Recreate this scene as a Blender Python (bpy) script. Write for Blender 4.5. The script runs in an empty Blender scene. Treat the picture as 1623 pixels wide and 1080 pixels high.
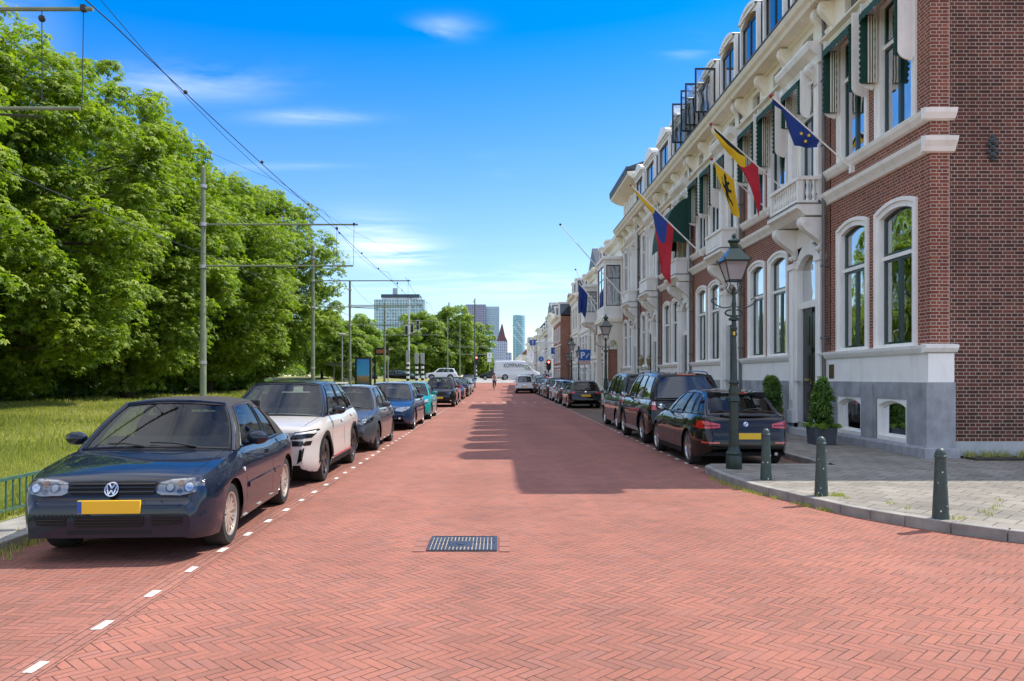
import bpy, bmesh, math, random
import numpy as np
from mathutils import Vector, Matrix
from mathutils.bvhtree import BVHTree
from mathutils.geometry import delaunay_2d_cdt
R = math.radians
random.seed(7)
SC = bpy.context.scene
COL = SC.collection
# ---------------------------------------------------------------- camera, sky, sun, exposure
F_PX, CX, HY, CAM_H = 1240.0, 788.0, 598.0, 1.65
cam_d = bpy.data.cameras.new("camera"); cam = bpy.data.objects.new("camera", cam_d); COL.objects.link(cam)
cam.location = (0, 0, CAM_H); cam.rotation_euler = (R(90), 0, 0)
cam_d.sensor_width = 36.0; cam_d.lens = 36.0 * F_PX / 1623.0
cam_d.shift_x = (811.5 - CX) / 1623.0
cam_d.shift_y = (HY - 540.0) / 1623.0
cam_d.clip_start = 0.05; cam_d.clip_end = 9000
SC.camera = cam
SUN_DIR = Vector((0.65, 0.30, 1.0)).normalized()
sun_d = bpy.data.lights.new("sun", 'SUN'); sun = bpy.data.objects.new("sun", sun_d); COL.objects.link(sun)
sun_d.energy = 3.0; sun_d.angle = R(0.5); sun_d.color = (1.0, 0.95, 0.87)
sun.rotation_euler = SUN_DIR.to_track_quat('Z', 'Y').to_euler(); sun.location = (30, 14, 50)
SC.view_settings.view_transform = 'Standard'; SC.view_settings.look = 'None'
SC.view_settings.exposure = 1.03; SC.view_settings.gamma = 1.0
SC.cycles.max_bounces = 8; SC.cycles.transparent_max_bounces = 12
SC.cycles.diffuse_bounces = 3; SC.cycles.glossy_bounces = 4
W = bpy.data.worlds.new("World"); SC.world = W; W.use_nodes = True

def nd(nt, typ, **kw):
    n = nt.nodes.new(typ)
    for k, v in kw.items():
        if k.startswith('i_'):
            key = k[2:]
            n.inputs[int(key) if key.isdigit() else key.replace('_', ' ')].default_value = v
        else: setattr(n, k, v)
    return n
def mth(nt, op, a, b=None, c=None, clamp=False):
    n = nt.nodes.new('ShaderNodeMath'); n.operation = op; n.use_clamp = clamp
    for i, v in enumerate((a, b, c)):
        if v is None: continue
        if isinstance(v, (int, float)): n.inputs[i].default_value = v
        else: nt.links.new(v, n.inputs[i])
    return n.outputs[0]
def mixc(nt, fac, a, b, blend='MIX'):
    n = nt.nodes.new('ShaderNodeMix'); n.data_type = 'RGBA'; n.blend_type = blend
    for idx, v in ((0, fac), (6, a), (7, b)):
        if isinstance(v, (int, float)): n.inputs[idx].default_value = v
        elif isinstance(v, tuple): n.inputs[idx].default_value = v if len(v) == 4 else (*v, 1)
        else: nt.links.new(v, n.inputs[idx])
    return n.outputs[2]
def ramp(nt, fac, stops):
    n = nt.nodes.new('ShaderNodeValToRGB'); nt.links.new(fac, n.inputs[0])
    e = n.color_ramp.elements
    while len(e) < len(stops): e.new(0.5)
    for el, (p, c) in zip(e, stops):
        el.position = p; el.color = (c, c, c, 1) if isinstance(c, (int, float)) else (*c, 1)
    return n.outputs[0]

def build_world():
    nt = W.node_tree; nt.nodes.clear()
    sky = nd(nt, 'ShaderNodeTexSky', sky_type='NISHITA', sun_disc=False)
    sky.sun_elevation = math.asin(SUN_DIR.z)
    sky.sun_rotation = math.atan2(SUN_DIR.x, SUN_DIR.y)
    sky.altitude = 0; sky.air_density = 1.0; sky.dust_density = 0.35; sky.ozone_density = 3.2
    hs = nd(nt, 'ShaderNodeHueSaturation', i_Hue=0.508, i_Value=1.0); nt.links.new(sky.outputs[0], hs.inputs['Color'])
    tc = nd(nt, 'ShaderNodeTexCoord')
    sp = nd(nt, 'ShaderNodeSeparateXYZ'); nt.links.new(tc.outputs['Generated'], sp.inputs[0])
    el = mth(nt, 'MULTIPLY', sp.outputs[2], 2.4, clamp=True); nt.links.new(mth(nt, 'MULTIPLY_ADD', el, 0.42, 1.10), hs.inputs['Saturation'])
    nt.links.new(mth(nt, 'MULTIPLY_ADD', el, 0.17, 0.70), hs.inputs['Value'])
    # wispy clouds on a flat layer overhead
    zz = mth(nt, 'MAXIMUM', sp.outputs[2], 0.02)
    zz = mth(nt, 'ADD', zz, 0.06)
    u = mth(nt, 'DIVIDE', sp.outputs[0], zz); v = mth(nt, 'DIVIDE', sp.outputs[1], zz)
    cb = nd(nt, 'ShaderNodeCombineXYZ'); nt.links.new(u, cb.inputs[0]); nt.links.new(v, cb.inputs[1])
    mp = nd(nt, 'ShaderNodeMapping'); mp.inputs['Rotation'].default_value = (0, 0, R(18)); mp.inputs['Scale'].default_value = (0.9, 2.2, 1); mp.inputs['Location'].default_value=(3.1,1.7,0)
    nt.links.new(cb.outputs[0], mp.inputs[0])
    n1 = nd(nt, 'ShaderNodeTexNoise', i_Scale=0.9, i_Detail=9.0, i_Roughness=0.62, i_Distortion=1.1); nt.links.new(mp.outputs[0], n1.inputs[0])
    n2 = nd(nt, 'ShaderNodeTexNoise', i_Scale=0.35, i_Detail=2.0); nt.links.new(mp.outputs[0], n2.inputs[0])
    c1 = ramp(nt, n1.outputs[0], [(0.50, 0.0), (0.85, 1.0)])
    c2 = ramp(nt, n2.outputs[0], [(0.52, 0.0), (0.70, 1.0)])
    cl = mth(nt, 'MULTIPLY', c1, c2)
    cl = mth(nt, 'MULTIPLY', cl, 0.10, clamp=True)
    for (u0, v0, su, sv, amp) in ((-.64, 4.45, .24, .50, 1.2), (-.92, 2.25, .26, .12, .34), (-.60, 2.52, .18, .06, .36), (-.13, 1.96, .07, .05, .55), (.50, 2.05, .05, .05, .4), (-.9, 3.0, .3, .04, .2), (-.2, 5.6, 1.2, .6, .30)):
        a_ = mth(nt, 'POWER', mth(nt, 'ABSOLUTE', mth(nt, 'DIVIDE', mth(nt, 'SUBTRACT', u, u0), su)), 2.0); b_ = mth(nt, 'POWER', mth(nt, 'ABSOLUTE', mth(nt, 'DIVIDE', mth(nt, 'SUBTRACT', v, v0), sv)), 2.0)
        g_ = mth(nt, 'EXPONENT', mth(nt, 'MULTIPLY', mth(nt, 'ADD', a_, b_), -1.0))
        fr_ = mth(nt, 'GREATER_THAN', sp.outputs[1], 0.0)
        n_ = ramp(nt, n1.outputs[0], [(0.36 if amp > 1 else 0.44, 0.0), (0.72, min(1.0, amp))])
        cl = mth(nt, 'MAXIMUM', cl, mth(nt, 'MULTIPLY', mth(nt, 'MULTIPLY', g_, n_), fr_, clamp=True))
    cl = mth(nt, 'MULTIPLY', cl, 0.85, clamp=True)
    # unseen clouds added overhead, left and behind the viewer to whiten the fill light
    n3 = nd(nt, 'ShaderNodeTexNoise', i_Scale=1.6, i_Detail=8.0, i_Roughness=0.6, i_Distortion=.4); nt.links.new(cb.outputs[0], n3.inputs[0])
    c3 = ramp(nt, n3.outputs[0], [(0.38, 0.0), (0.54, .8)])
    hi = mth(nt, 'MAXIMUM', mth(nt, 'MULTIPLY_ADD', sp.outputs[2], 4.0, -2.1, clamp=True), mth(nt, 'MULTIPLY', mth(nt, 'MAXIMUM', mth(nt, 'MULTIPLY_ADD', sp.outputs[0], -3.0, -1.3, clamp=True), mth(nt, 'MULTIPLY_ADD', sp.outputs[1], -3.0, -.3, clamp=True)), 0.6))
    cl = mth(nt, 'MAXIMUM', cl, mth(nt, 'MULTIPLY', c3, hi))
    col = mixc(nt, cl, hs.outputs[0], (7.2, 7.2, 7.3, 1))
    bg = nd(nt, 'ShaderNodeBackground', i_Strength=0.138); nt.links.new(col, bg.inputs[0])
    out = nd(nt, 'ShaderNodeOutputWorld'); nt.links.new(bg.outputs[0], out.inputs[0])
build_world()

# ---------------------------------------------------------------- materials
MATS = {}
def mat(name, col, rough=0.6, metal=0.0, spec=0.5, var=0.0, vscale=3.0, coat=0.0, bump=0.0, bscale=60.0, emit=None, estr=0.0, dirt=0.0, alpha=1.0):
    if name in MATS: return MATS[name]
    m = bpy.data.materials.new(name); m.use_nodes = True; nt = m.node_tree
    b = nt.nodes['Principled BSDF']
    b.inputs['Base Color'].default_value = (*col, 1); b.inputs['Roughness'].default_value = rough
    b.inputs['Metallic'].default_value = metal; b.inputs['Specular IOR Level'].default_value = spec
    b.inputs['Coat Weight'].default_value = coat; b.inputs['Coat Roughness'].default_value = 0.03
    if emit: b.inputs['Emission Color'].default_value = (*emit, 1); b.inputs['Emission Strength'].default_value = estr
    if var > 0 or bump > 0 or dirt > 0:
        tc = nd(nt, 'ShaderNodeTexCoord')
        pos = tc.outputs['Object']
        c = None
        if var > 0:
            n = nd(nt, 'ShaderNodeTexNoise', i_Scale=vscale, i_Detail=6.0, i_Roughness=0.6); nt.links.new(pos, n.inputs[0])
            f = ramp(nt, n.outputs[0], [(0.3, 1 - var), (0.7, 1 + var)])
            c = mixc(nt, 1.0, (*col, 1), f, 'MULTIPLY')
            nt.links.new(c, b.inputs['Base Color'])
        if dirt > 0:
            mp = nd(nt, 'ShaderNodeMapping'); mp.inputs['Scale'].default_value = (3, 3, .5); nt.links.new(pos, mp.inputs[0])
            n = nd(nt, 'ShaderNodeTexNoise', i_Scale=1.3, i_Detail=8.0, i_Roughness=0.7); nt.links.new(mp.outputs[0], n.inputs[0])
            f = ramp(nt, n.outputs[0], [(0.5, 0.0), (0.78, dirt)])
            c = mixc(nt, f, c if c else (*col, 1), (col[0]*.35, col[1]*.33, col[2]*.28, 1)); nt.links.new(c, b.inputs['Base Color'])
        if bump > 0:
            n = nd(nt, 'ShaderNodeTexNoise', i_Scale=bscale, i_Detail=4.0); nt.links.new(pos, n.inputs[0])
            bp = nd(nt, 'ShaderNodeBump', i_Strength=bump, i_Distance=0.02); nt.links.new(n.outputs[0], bp.inputs['Height']); nt.links.new(bp.outputs[0], b.inputs['Normal'])
    MATS[name] = m; return m

def glass_mat(name, tint=(0.35, 0.4, 0.42), refl=1.0, wav=0.0, base=0.04):
    if name in MATS: return MATS[name]
    m = bpy.data.materials.new(name); m.use_nodes = True; nt = m.node_tree; nt.nodes.clear()
    tr = nd(nt, 'ShaderNodeBsdfTransparent'); tr.inputs[0].default_value = (*tint, 1)
    gl = nd(nt, 'ShaderNodeBsdfGlossy', i_Roughness=0.015); gl.inputs[0].default_value = (0.95, 0.97, 1, 1)
    lw = nd(nt, 'ShaderNodeFresnel', i_IOR=1.6)
    f = mth(nt, 'MULTIPLY_ADD', lw.outputs[0], refl, base, clamp=True)
    if wav > 0:
        tc = nd(nt, 'ShaderNodeTexCoord')
        n = nd(nt, 'ShaderNodeTexNoise', i_Scale=1.1, i_Detail=1.5); nt.links.new(tc.outputs['Object'], n.inputs[0])
        bp = nd(nt, 'ShaderNodeBump', i_Strength=wav, i_Distance=0.05); nt.links.new(n.outputs[0], bp.inputs['Height']); nt.links.new(bp.outputs[0], gl.inputs['Normal'])
    mx = nd(nt, 'ShaderNodeMixShader'); nt.links.new(f, mx.inputs[0]); nt.links.new(tr.outputs[0], mx.inputs[1]); nt.links.new(gl.outputs[0], mx.inputs[2])
    out = nd(nt, 'ShaderNodeOutputMaterial'); nt.links.new(mx.outputs[0], out.inputs[0])
    MATS[name] = m; return m

def paint_mat(name, col, metal=0.25, flake=True):
    m = mat(name, col, rough=0.5, metal=metal * .3, spec=0.08, coat=1.0)
    nt = m.node_tree; b = nt.nodes['Principled BSDF']
    tc = nd(nt, 'ShaderNodeTexCoord')
    sp = nd(nt, 'ShaderNodeSeparateXYZ'); nt.links.new(tc.outputs['Object'], sp.inputs[0])
    n = nd(nt, 'ShaderNodeTexNoise', i_Scale=4.0, i_Detail=7.0, i_Roughness=0.7); nt.links.new(tc.outputs['Object'], n.inputs[0])
    h = mth(nt, 'MULTIPLY_ADD', sp.outputs[2], -1.6, 0.72, clamp=True)      # road dust low on the sides
    d = mth(nt, 'MULTIPLY', h, n.outputs[0])
    d = mth(nt, 'MULTIPLY', d, 0.22)
    c = mixc(nt, d, (*col, 1), (0.11, 0.09, 0.07, 1)); nt.links.new(c, b.inputs['Base Color'])
    r = mth(nt, 'MULTIPLY_ADD', d, 0.5, 0.015); nt.links.new(r, b.inputs['Coat Roughness'])
    return m

def herring(name, ang, cols, w=0.067, dark=(0.06, 0.032, 0.028), bright=1.0):
    """herringbone clay pavers, 3:1, worked out from the surface position"""
    m = bpy.data.materials.new(name); m.use_nodes = True; nt = m.node_tree; b = nt.nodes['Principled BSDF']
    geo = nd(nt, 'ShaderNodeNewGeometry')
    mp = nd(nt, 'ShaderNodeMapping'); mp.inputs['Rotation'].default_value = (0, 0, ang); mp.inputs['Scale'].default_value = (1/w, 1/w, 1)
    nt.links.new(geo.outputs['Position'], mp.inputs[0])
    # gentle waviness of the laying
    nz = nd(nt, 'ShaderNodeTexNoise', i_Scale=0.9, i_Detail=2.0); nt.links.new(geo.outputs['Position'], nz.inputs[0])
    nv = nd(nt, 'ShaderNodeVectorMath', operation='SCALE'); nt.links.new(nz.outputs['Color'], nv.inputs[0]); nv.inputs['Scale'].default_value = 0.9
    av = nd(nt, 'ShaderNodeVectorMath', operation='ADD'); nt.links.new(mp.outputs[0], av.inputs[0]); nt.links.new(nv.outputs[0], av.inputs[1])
    sp = nd(nt, 'ShaderNodeSeparateXYZ'); nt.links.new(av.outputs[0], sp.inputs[0])
    x, y = sp.outputs[0], sp.outputs[1]
    i, j = mth(nt, 'FLOOR', x), mth(nt, 'FLOOR', y)
    fx, fy = mth(nt, 'SUBTRACT', x, i), mth(nt, 'SUBTRACT', y, j)
    t = mth(nt, 'FLOORED_MODULO', mth(nt, 'SUBTRACT', i, j), 6.0)
    t = mth(nt, 'ROUND', t); t = mth(nt, 'FLOORED_MODULO', t, 6.0)
    H = mth(nt, 'LESS_THAN', t, 2.5)
    o = mth(nt, 'SUBTRACT', 5.0, t)
    def sel(a, c):   # H ? a : c
        return mth(nt, 'ADD', mth(nt, 'MULTIPLY', H, a), mth(nt, 'MULTIPLY', mth(nt, 'SUBTRACT', 1.0, H), c))
    al = sel(mth(nt, 'ADD', fx, t), mth(nt, 'ADD', fy, o))
    ac = sel(fy, fx)
    idx = sel(mth(nt, 'SUBTRACT', i, t), mth(nt, 'ADD', i, 0.5)); idy = sel(j, mth(nt, 'SUBTRACT', j, o))
    e = mth(nt, 'MINIMUM', mth(nt, 'MINIMUM', al, mth(nt, 'SUBTRACT', 3.0, al)), mth(nt, 'MINIMUM', ac, mth(nt, 'SUBTRACT', 1.0, ac)))
    cb = nd(nt, 'ShaderNodeCombineXYZ'); nt.links.new(idx, cb.inputs[0]); nt.links.new(idy, cb.inputs[1])
    wn = nd(nt, 'ShaderNodeTexWhiteNoise', noise_dimensions='2D'); nt.links.new(cb.outputs[0], wn.inputs[0])
    base = ramp(nt, wn.outputs[0], [(0.0, cols[0]), (0.35, cols[1]), (0.7, cols[2]), (1.0, cols[3])])
    # big patches, grime and worn spots
    n1 = nd(nt, 'ShaderNodeTexNoise', i_Scale=0.45, i_Detail=6.0, i_Roughness=0.65); nt.links.new(geo.outputs['Position'], n1.inputs[0])
    f1 = ramp(nt, n1.outputs[0], [(0.3, 0.82), (0.7, 1.12)]); base = mixc(nt, 1.0, base, f1, 'MULTIPLY')
    n2 = nd(nt, 'ShaderNodeTexNoise', i_Scale=45.0, i_Detail=5.0, i_Roughness=0.7); nt.links.new(geo.outputs['Position'], n2.inputs[0])
    f2 = ramp(nt, n2.outputs[0], [(0.3, 0.84), (0.7, 1.1)]); base = mixc(nt, 1.0, base, f2, 'MULTIPLY')
    spx = nd(nt, 'ShaderNodeSeparateXYZ'); nt.links.new(geo.outputs['Position'], spx.inputs[0])
    nl = nd(nt, 'ShaderNodeTexNoise', i_Scale=0.25, i_Detail=3.0); mpl = nd(nt, 'ShaderNodeMapping'); mpl.inputs['Scale'].default_value = (4, .25, 1); nt.links.new(geo.outputs['Position'], mpl.inputs[0]); nt.links.new(mpl.outputs[0], nl.inputs[0])
    fl = ramp(nt, nl.outputs[0], [(0.35, 0.90), (0.65, 1.06)]); base = mixc(nt, 1.0, base, fl, 'MULTIPLY')
    jt = ramp(nt, e, [(0.03, 1.0), (0.08, 0.0)])
    # joints: some are filled with light sand, some open and dark
    n3 = nd(nt, 'ShaderNodeTexNoise', i_Scale=3.5, i_Detail=4.0); nt.links.new(geo.outputs['Position'], n3.inputs[0])
    jf = ramp(nt, n3.outputs[0], [(0.38, 0.35), (0.58, 1.0)])
    jt = mth(nt, 'MULTIPLY', jt, jf)
    c = mixc(nt, jt, base, (*dark, 1))
    n4 = nd(nt, 'ShaderNodeTexNoise', i_Scale=7.0, i_Detail=3.0, i_Roughness=.8); nt.links.new(geo.outputs['Position'], n4.inputs[0])
    sp4 = ramp(nt, n4.outputs[0], [(0.755, 0.0), (0.79, .8)])
    c = mixc(nt, sp4, c, (0.62, 0.58, 0.52, 1))
    nt.links.new(c, b.inputs['Base Color']); b.inputs['Roughness'].default_value = 0.85; b.inputs['Specular IOR Level'].default_value = 0.25
    hgt = ramp(nt, e, [(0.0, 0.0), (0.14, 1.0)])
    hh = mth(nt, 'ADD', hgt, mth(nt, 'MULTIPLY', n2.outputs[0], 0.35)); hh = mth(nt, 'ADD', hh, mth(nt, 'MULTIPLY', wn.outputs[0], 0.4))
    bp = nd(nt, 'ShaderNodeBump', i_Strength=0.35, i_Distance=0.006); nt.links.new(hh, bp.inputs['Height']); nt.links.new(bp.outputs[0], b.inputs['Normal'])
    MATS[name] = m; return m

def brick_mat(name, c1, c2, mortar, bw=0.22, rh=0.066, ms=0.010, uvec='xy', rot=0.0, bump=0.6, offset=0.5, squash=1.0, patch=0.25, rough=.85):
    m = bpy.data.materials.new(name); m.use_nodes = True; nt = m.node_tree; b = nt.nodes['Principled BSDF']
    geo = nd(nt, 'ShaderNodeNewGeometry'); sp = nd(nt, 'ShaderNodeSeparateXYZ'); nt.links.new(geo.outputs['Position'], sp.inputs[0])
    cb = nd(nt, 'ShaderNodeCombineXYZ')
    if uvec == 'wall':
        nt.links.new(mth(nt, 'ADD', sp.outputs[0], sp.outputs[1]), cb.inputs[0]); nt.links.new(sp.outputs[2], cb.inputs[1]); vec = cb.outputs[0]
    else:
        mp = nd(nt, 'ShaderNodeMapping'); mp.inputs['Rotation'].default_value = (0, 0, rot); nt.links.new(geo.outputs['Position'], mp.inputs[0])
        s2 = nd(nt, 'ShaderNodeSeparateXYZ'); nt.links.new(mp.outputs[0], s2.inputs[0])
        nt.links.new(s2.outputs[0], cb.inputs[0]); nt.links.new(s2.outputs[1], cb.inputs[1]); vec = cb.outputs[0]
    br = nd(nt, 'ShaderNodeTexBrick', i_Scale=1.0, i_Mortar_Size=ms, i_Mortar_Smooth=0.15, i_Bias=0.0, i_Brick_Width=bw, i_Row_Height=rh)
    br.offset = offset; br.squash = squash; br.squash_frequency = 2
    nt.links.new(vec, br.inputs[0])
    br.inputs['Color1'].default_value = (*c1, 1); br.inputs['Color2'].default_value = (*c2, 1); br.inputs['Mortar'].default_value = (*mortar, 1)
    n1 = nd(nt, 'ShaderNodeTexNoise', i_Scale=0.6, i_Detail=6.0, i_Roughness=0.65); nt.links.new(geo.outputs['Position'], n1.inputs[0])
    f1 = ramp(nt, n1.outputs[0], [(0.3, 1 - patch), (0.7, 1 + patch)])
    n2 = nd(nt, 'ShaderNodeTexNoise', i_Scale=30.0, i_Detail=5.0, i_Roughness=0.7); nt.links.new(geo.outputs['Position'], n2.inputs[0])
    f2 = ramp(nt, n2.outputs[0], [(0.3, 0.8), (0.7, 1.15)])
    c = mixc(nt, 1.0, br.outputs[0], f1, 'MULTIPLY'); c = mixc(nt, 1.0, c, f2, 'MULTIPLY')
    nt.links.new(c, b.inputs['Base Color']); b.inputs['Roughness'].default_value = rough; b.inputs['Specular IOR Level'].default_value = 0.3
    hh = mth(nt, 'ADD', mth(nt, 'SUBTRACT', 1.0, br.outputs['Fac']), mth(nt, 'MULTIPLY', n2.outputs[0], 0.3))
    bp = nd(nt, 'ShaderNodeBump', i_Strength=bump, i_Distance=0.008); nt.links.new(hh, bp.inputs['Height']); nt.links.new(bp.outputs[0], b.inputs['Normal'])
    MATS[name] = m; return m

M_ROAD = herring('road_clay', R(45), [(0.265, 0.118, 0.086), (0.32, 0.130, 0.090), (0.345, 0.136, 0.093), (0.295, 0.132, 0.10)])
M_BAY = herring('bay_clay', R(2), [(0.235, 0.107, 0.078), (0.29, 0.12, 0.085), (0.32, 0.128, 0.092), (0.26, 0.123, 0.097)])
M_BAYR = herring('bay_clay_worn', R(3), [(0.12, 0.09, 0.06), (0.16, 0.12, 0.08), (0.22, 0.14, 0.09), (0.17, 0.13, 0.09)])
M_SLAB = brick_mat('pavement_slabs', (0.20, 0.18, 0.15), (0.265, 0.24, 0.20), (0.06, 0.052, 0.04), bw=0.30, rh=0.30, ms=0.006, rot=R(45), bump=0.5)
M_BRICK = brick_mat('facade_brick', (0.165, 0.044, 0.031), (0.28, 0.078, 0.048), (0.46, 0.38, 0.29), ms=0.0075, uvec='wall', squash=0.5, patch=.12)
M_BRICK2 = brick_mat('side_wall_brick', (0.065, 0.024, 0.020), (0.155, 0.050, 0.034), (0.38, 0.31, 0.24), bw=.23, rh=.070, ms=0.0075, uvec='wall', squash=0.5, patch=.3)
M_BRICK3 = brick_mat('orange_brick', (0.30, 0.10, 0.06), (0.38, 0.14, 0.08), (0.30, 0.25, 0.2), ms=0.007, uvec='wall', squash=0.5)
M_TILE = brick_mat('roof_tiles', (0.33, 0.25, 0.19), (0.42, 0.32, 0.24), (0.05, 0.035, 0.03), bw=0.24, rh=0.2, ms=0.03, uvec='wall')
M_SLATE = brick_mat('slate', (0.045, 0.055, 0.07), (0.07, 0.08, 0.10), (0.015, 0.018, 0.02), bw=0.25, rh=0.16, ms=0.008, uvec='wall', rough=.45)
M_WHITE = mat('white_paint', (0.90, 0.875, 0.81), 0.5, var=0.05, vscale=1.5, dirt=0.30)
M_CREAM = mat('cream_paint', (0.87, 0.80, 0.65), 0.55, var=0.06, vscale=1.5, dirt=0.25)
M_STONE = mat('grey_stone', (0.33, 0.335, 0.345), 0.75, var=0.28, vscale=2.2, dirt=0.5, bump=0.25)
M_STONE2 = mat('light_plinth', (0.45, 0.46, 0.46), 0.75, var=0.15, vscale=2, dirt=0.4)
M_GREENP = mat('dark_green_paint', (0.008, 0.038, 0.028), 0.25, spec=.6)
M_GREENC = mat('green_canvas', (0.008, 0.06, 0.042), 0.8, var=0.15, vscale=8)
M_PIPE = mat('lead_pipe', (0.16, 0.15, 0.14), 0.5, metal=.3, var=.15)
M_PANE = glass_mat('window_glass', (0.55, 0.6, 0.6), 2.6, wav=0.35, base=.3)
M_PANEF = mat('far_window_glass', (0.03, 0.045, 0.055), 0.04, spec=1.0, coat=1)
M_CURT = mat('curtain', (0.6, 0.58, 0.52), 0.9, var=.1, vscale=9)
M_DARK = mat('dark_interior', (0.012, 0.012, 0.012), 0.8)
M_BLACK = mat('black_paint', (0.012, 0.013, 0.013), 0.25, spec=.6)
M_CONC = mat('kerb_concrete', (0.27, 0.255, 0.225), 0.9, var=.3, vscale=3, dirt=.4, bump=.4, bscale=80)
M_LAMPG = mat('lamp_green', (0.014, 0.030, 0.022), 0.38, spec=.5, var=.35, vscale=7, dirt=.4)
M_BOLL = mat('bollard_green', (0.035, 0.062, 0.053), 0.5, var=.25, vscale=14, dirt=.3)
M_POLE = mat('mast_green', (0.17, 0.20, 0.125), 0.6, var=.18, vscale=5)
M_WIRE = mat('wire', (0.02, 0.02, 0.022), 0.5)
M_GALV = mat('galvanised', (0.42, 0.43, 0.43), 0.45, metal=.4, var=.15)
M_MARK = mat('marking_white', (0.66, 0.64, 0.59), 0.85, var=.3, vscale=22)
M_BARK = mat('bark', (0.07, 0.052, 0.038), 0.95, var=.4, vscale=9, bump=.8, bscale=30)
M_SOIL = mat('soil', (0.05, 0.04, 0.028), 1.0, var=.4, vscale=5)

def leaf_mat(name, c1, c2, c3, rough=0.45, trans=0.35):
    m = bpy.data.materials.new(name); m.use_nodes = True; nt = m.node_tree; nt.nodes.clear()
    at = nd(nt, 'ShaderNodeAttribute', attribute_name='tone')
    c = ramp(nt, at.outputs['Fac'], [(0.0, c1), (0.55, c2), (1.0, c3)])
    pb = nd(nt, 'ShaderNodeBsdfPrincipled', i_Roughness=rough); pb.inputs['Specular IOR Level'].default_value = 0.45
    nt.links.new(c, pb.inputs['Base Color'])
    tl = nd(nt, 'ShaderNodeBsdfTranslucent')
    c2_ = mixc(nt, 1.0, c, (1.6, 1.9, 0.5, 1), 'MULTIPLY'); nt.links.new(c2_, tl.inputs[0])
    mx = nd(nt, 'ShaderNodeMixShader', i_0=trans); nt.links.new(pb.outputs[0], mx.inputs[1]); nt.links.new(tl.outputs[0], mx.inputs[2])
    out = nd(nt, 'ShaderNodeOutputMaterial'); nt.links.new(mx.outputs[0], out.inputs[0])
    MATS[name] = m; return m
M_LEAF = leaf_mat('chestnut_leaf', (0.05, 0.10, 0.010), (0.15, 0.225, 0.018), (0.36, 0.41, 0.035), rough=.6)
M_LEAF2 = leaf_mat('far_leaf', (0.07, 0.13, 0.015), (0.15, 0.23, 0.02), (0.30, 0.36, 0.03))
M_LEAFB = leaf_mat('bush_leaf', (0.04, 0.09, 0.02), (0.09, 0.18, 0.03), (0.24, 0.36, 0.05))
M_GRASS = leaf_mat('grass_blade', (0.14, 0.17, 0.03), (0.30, 0.30, 0.07), (0.52, 0.45, 0.24), rough=.7, trans=.4)

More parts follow.
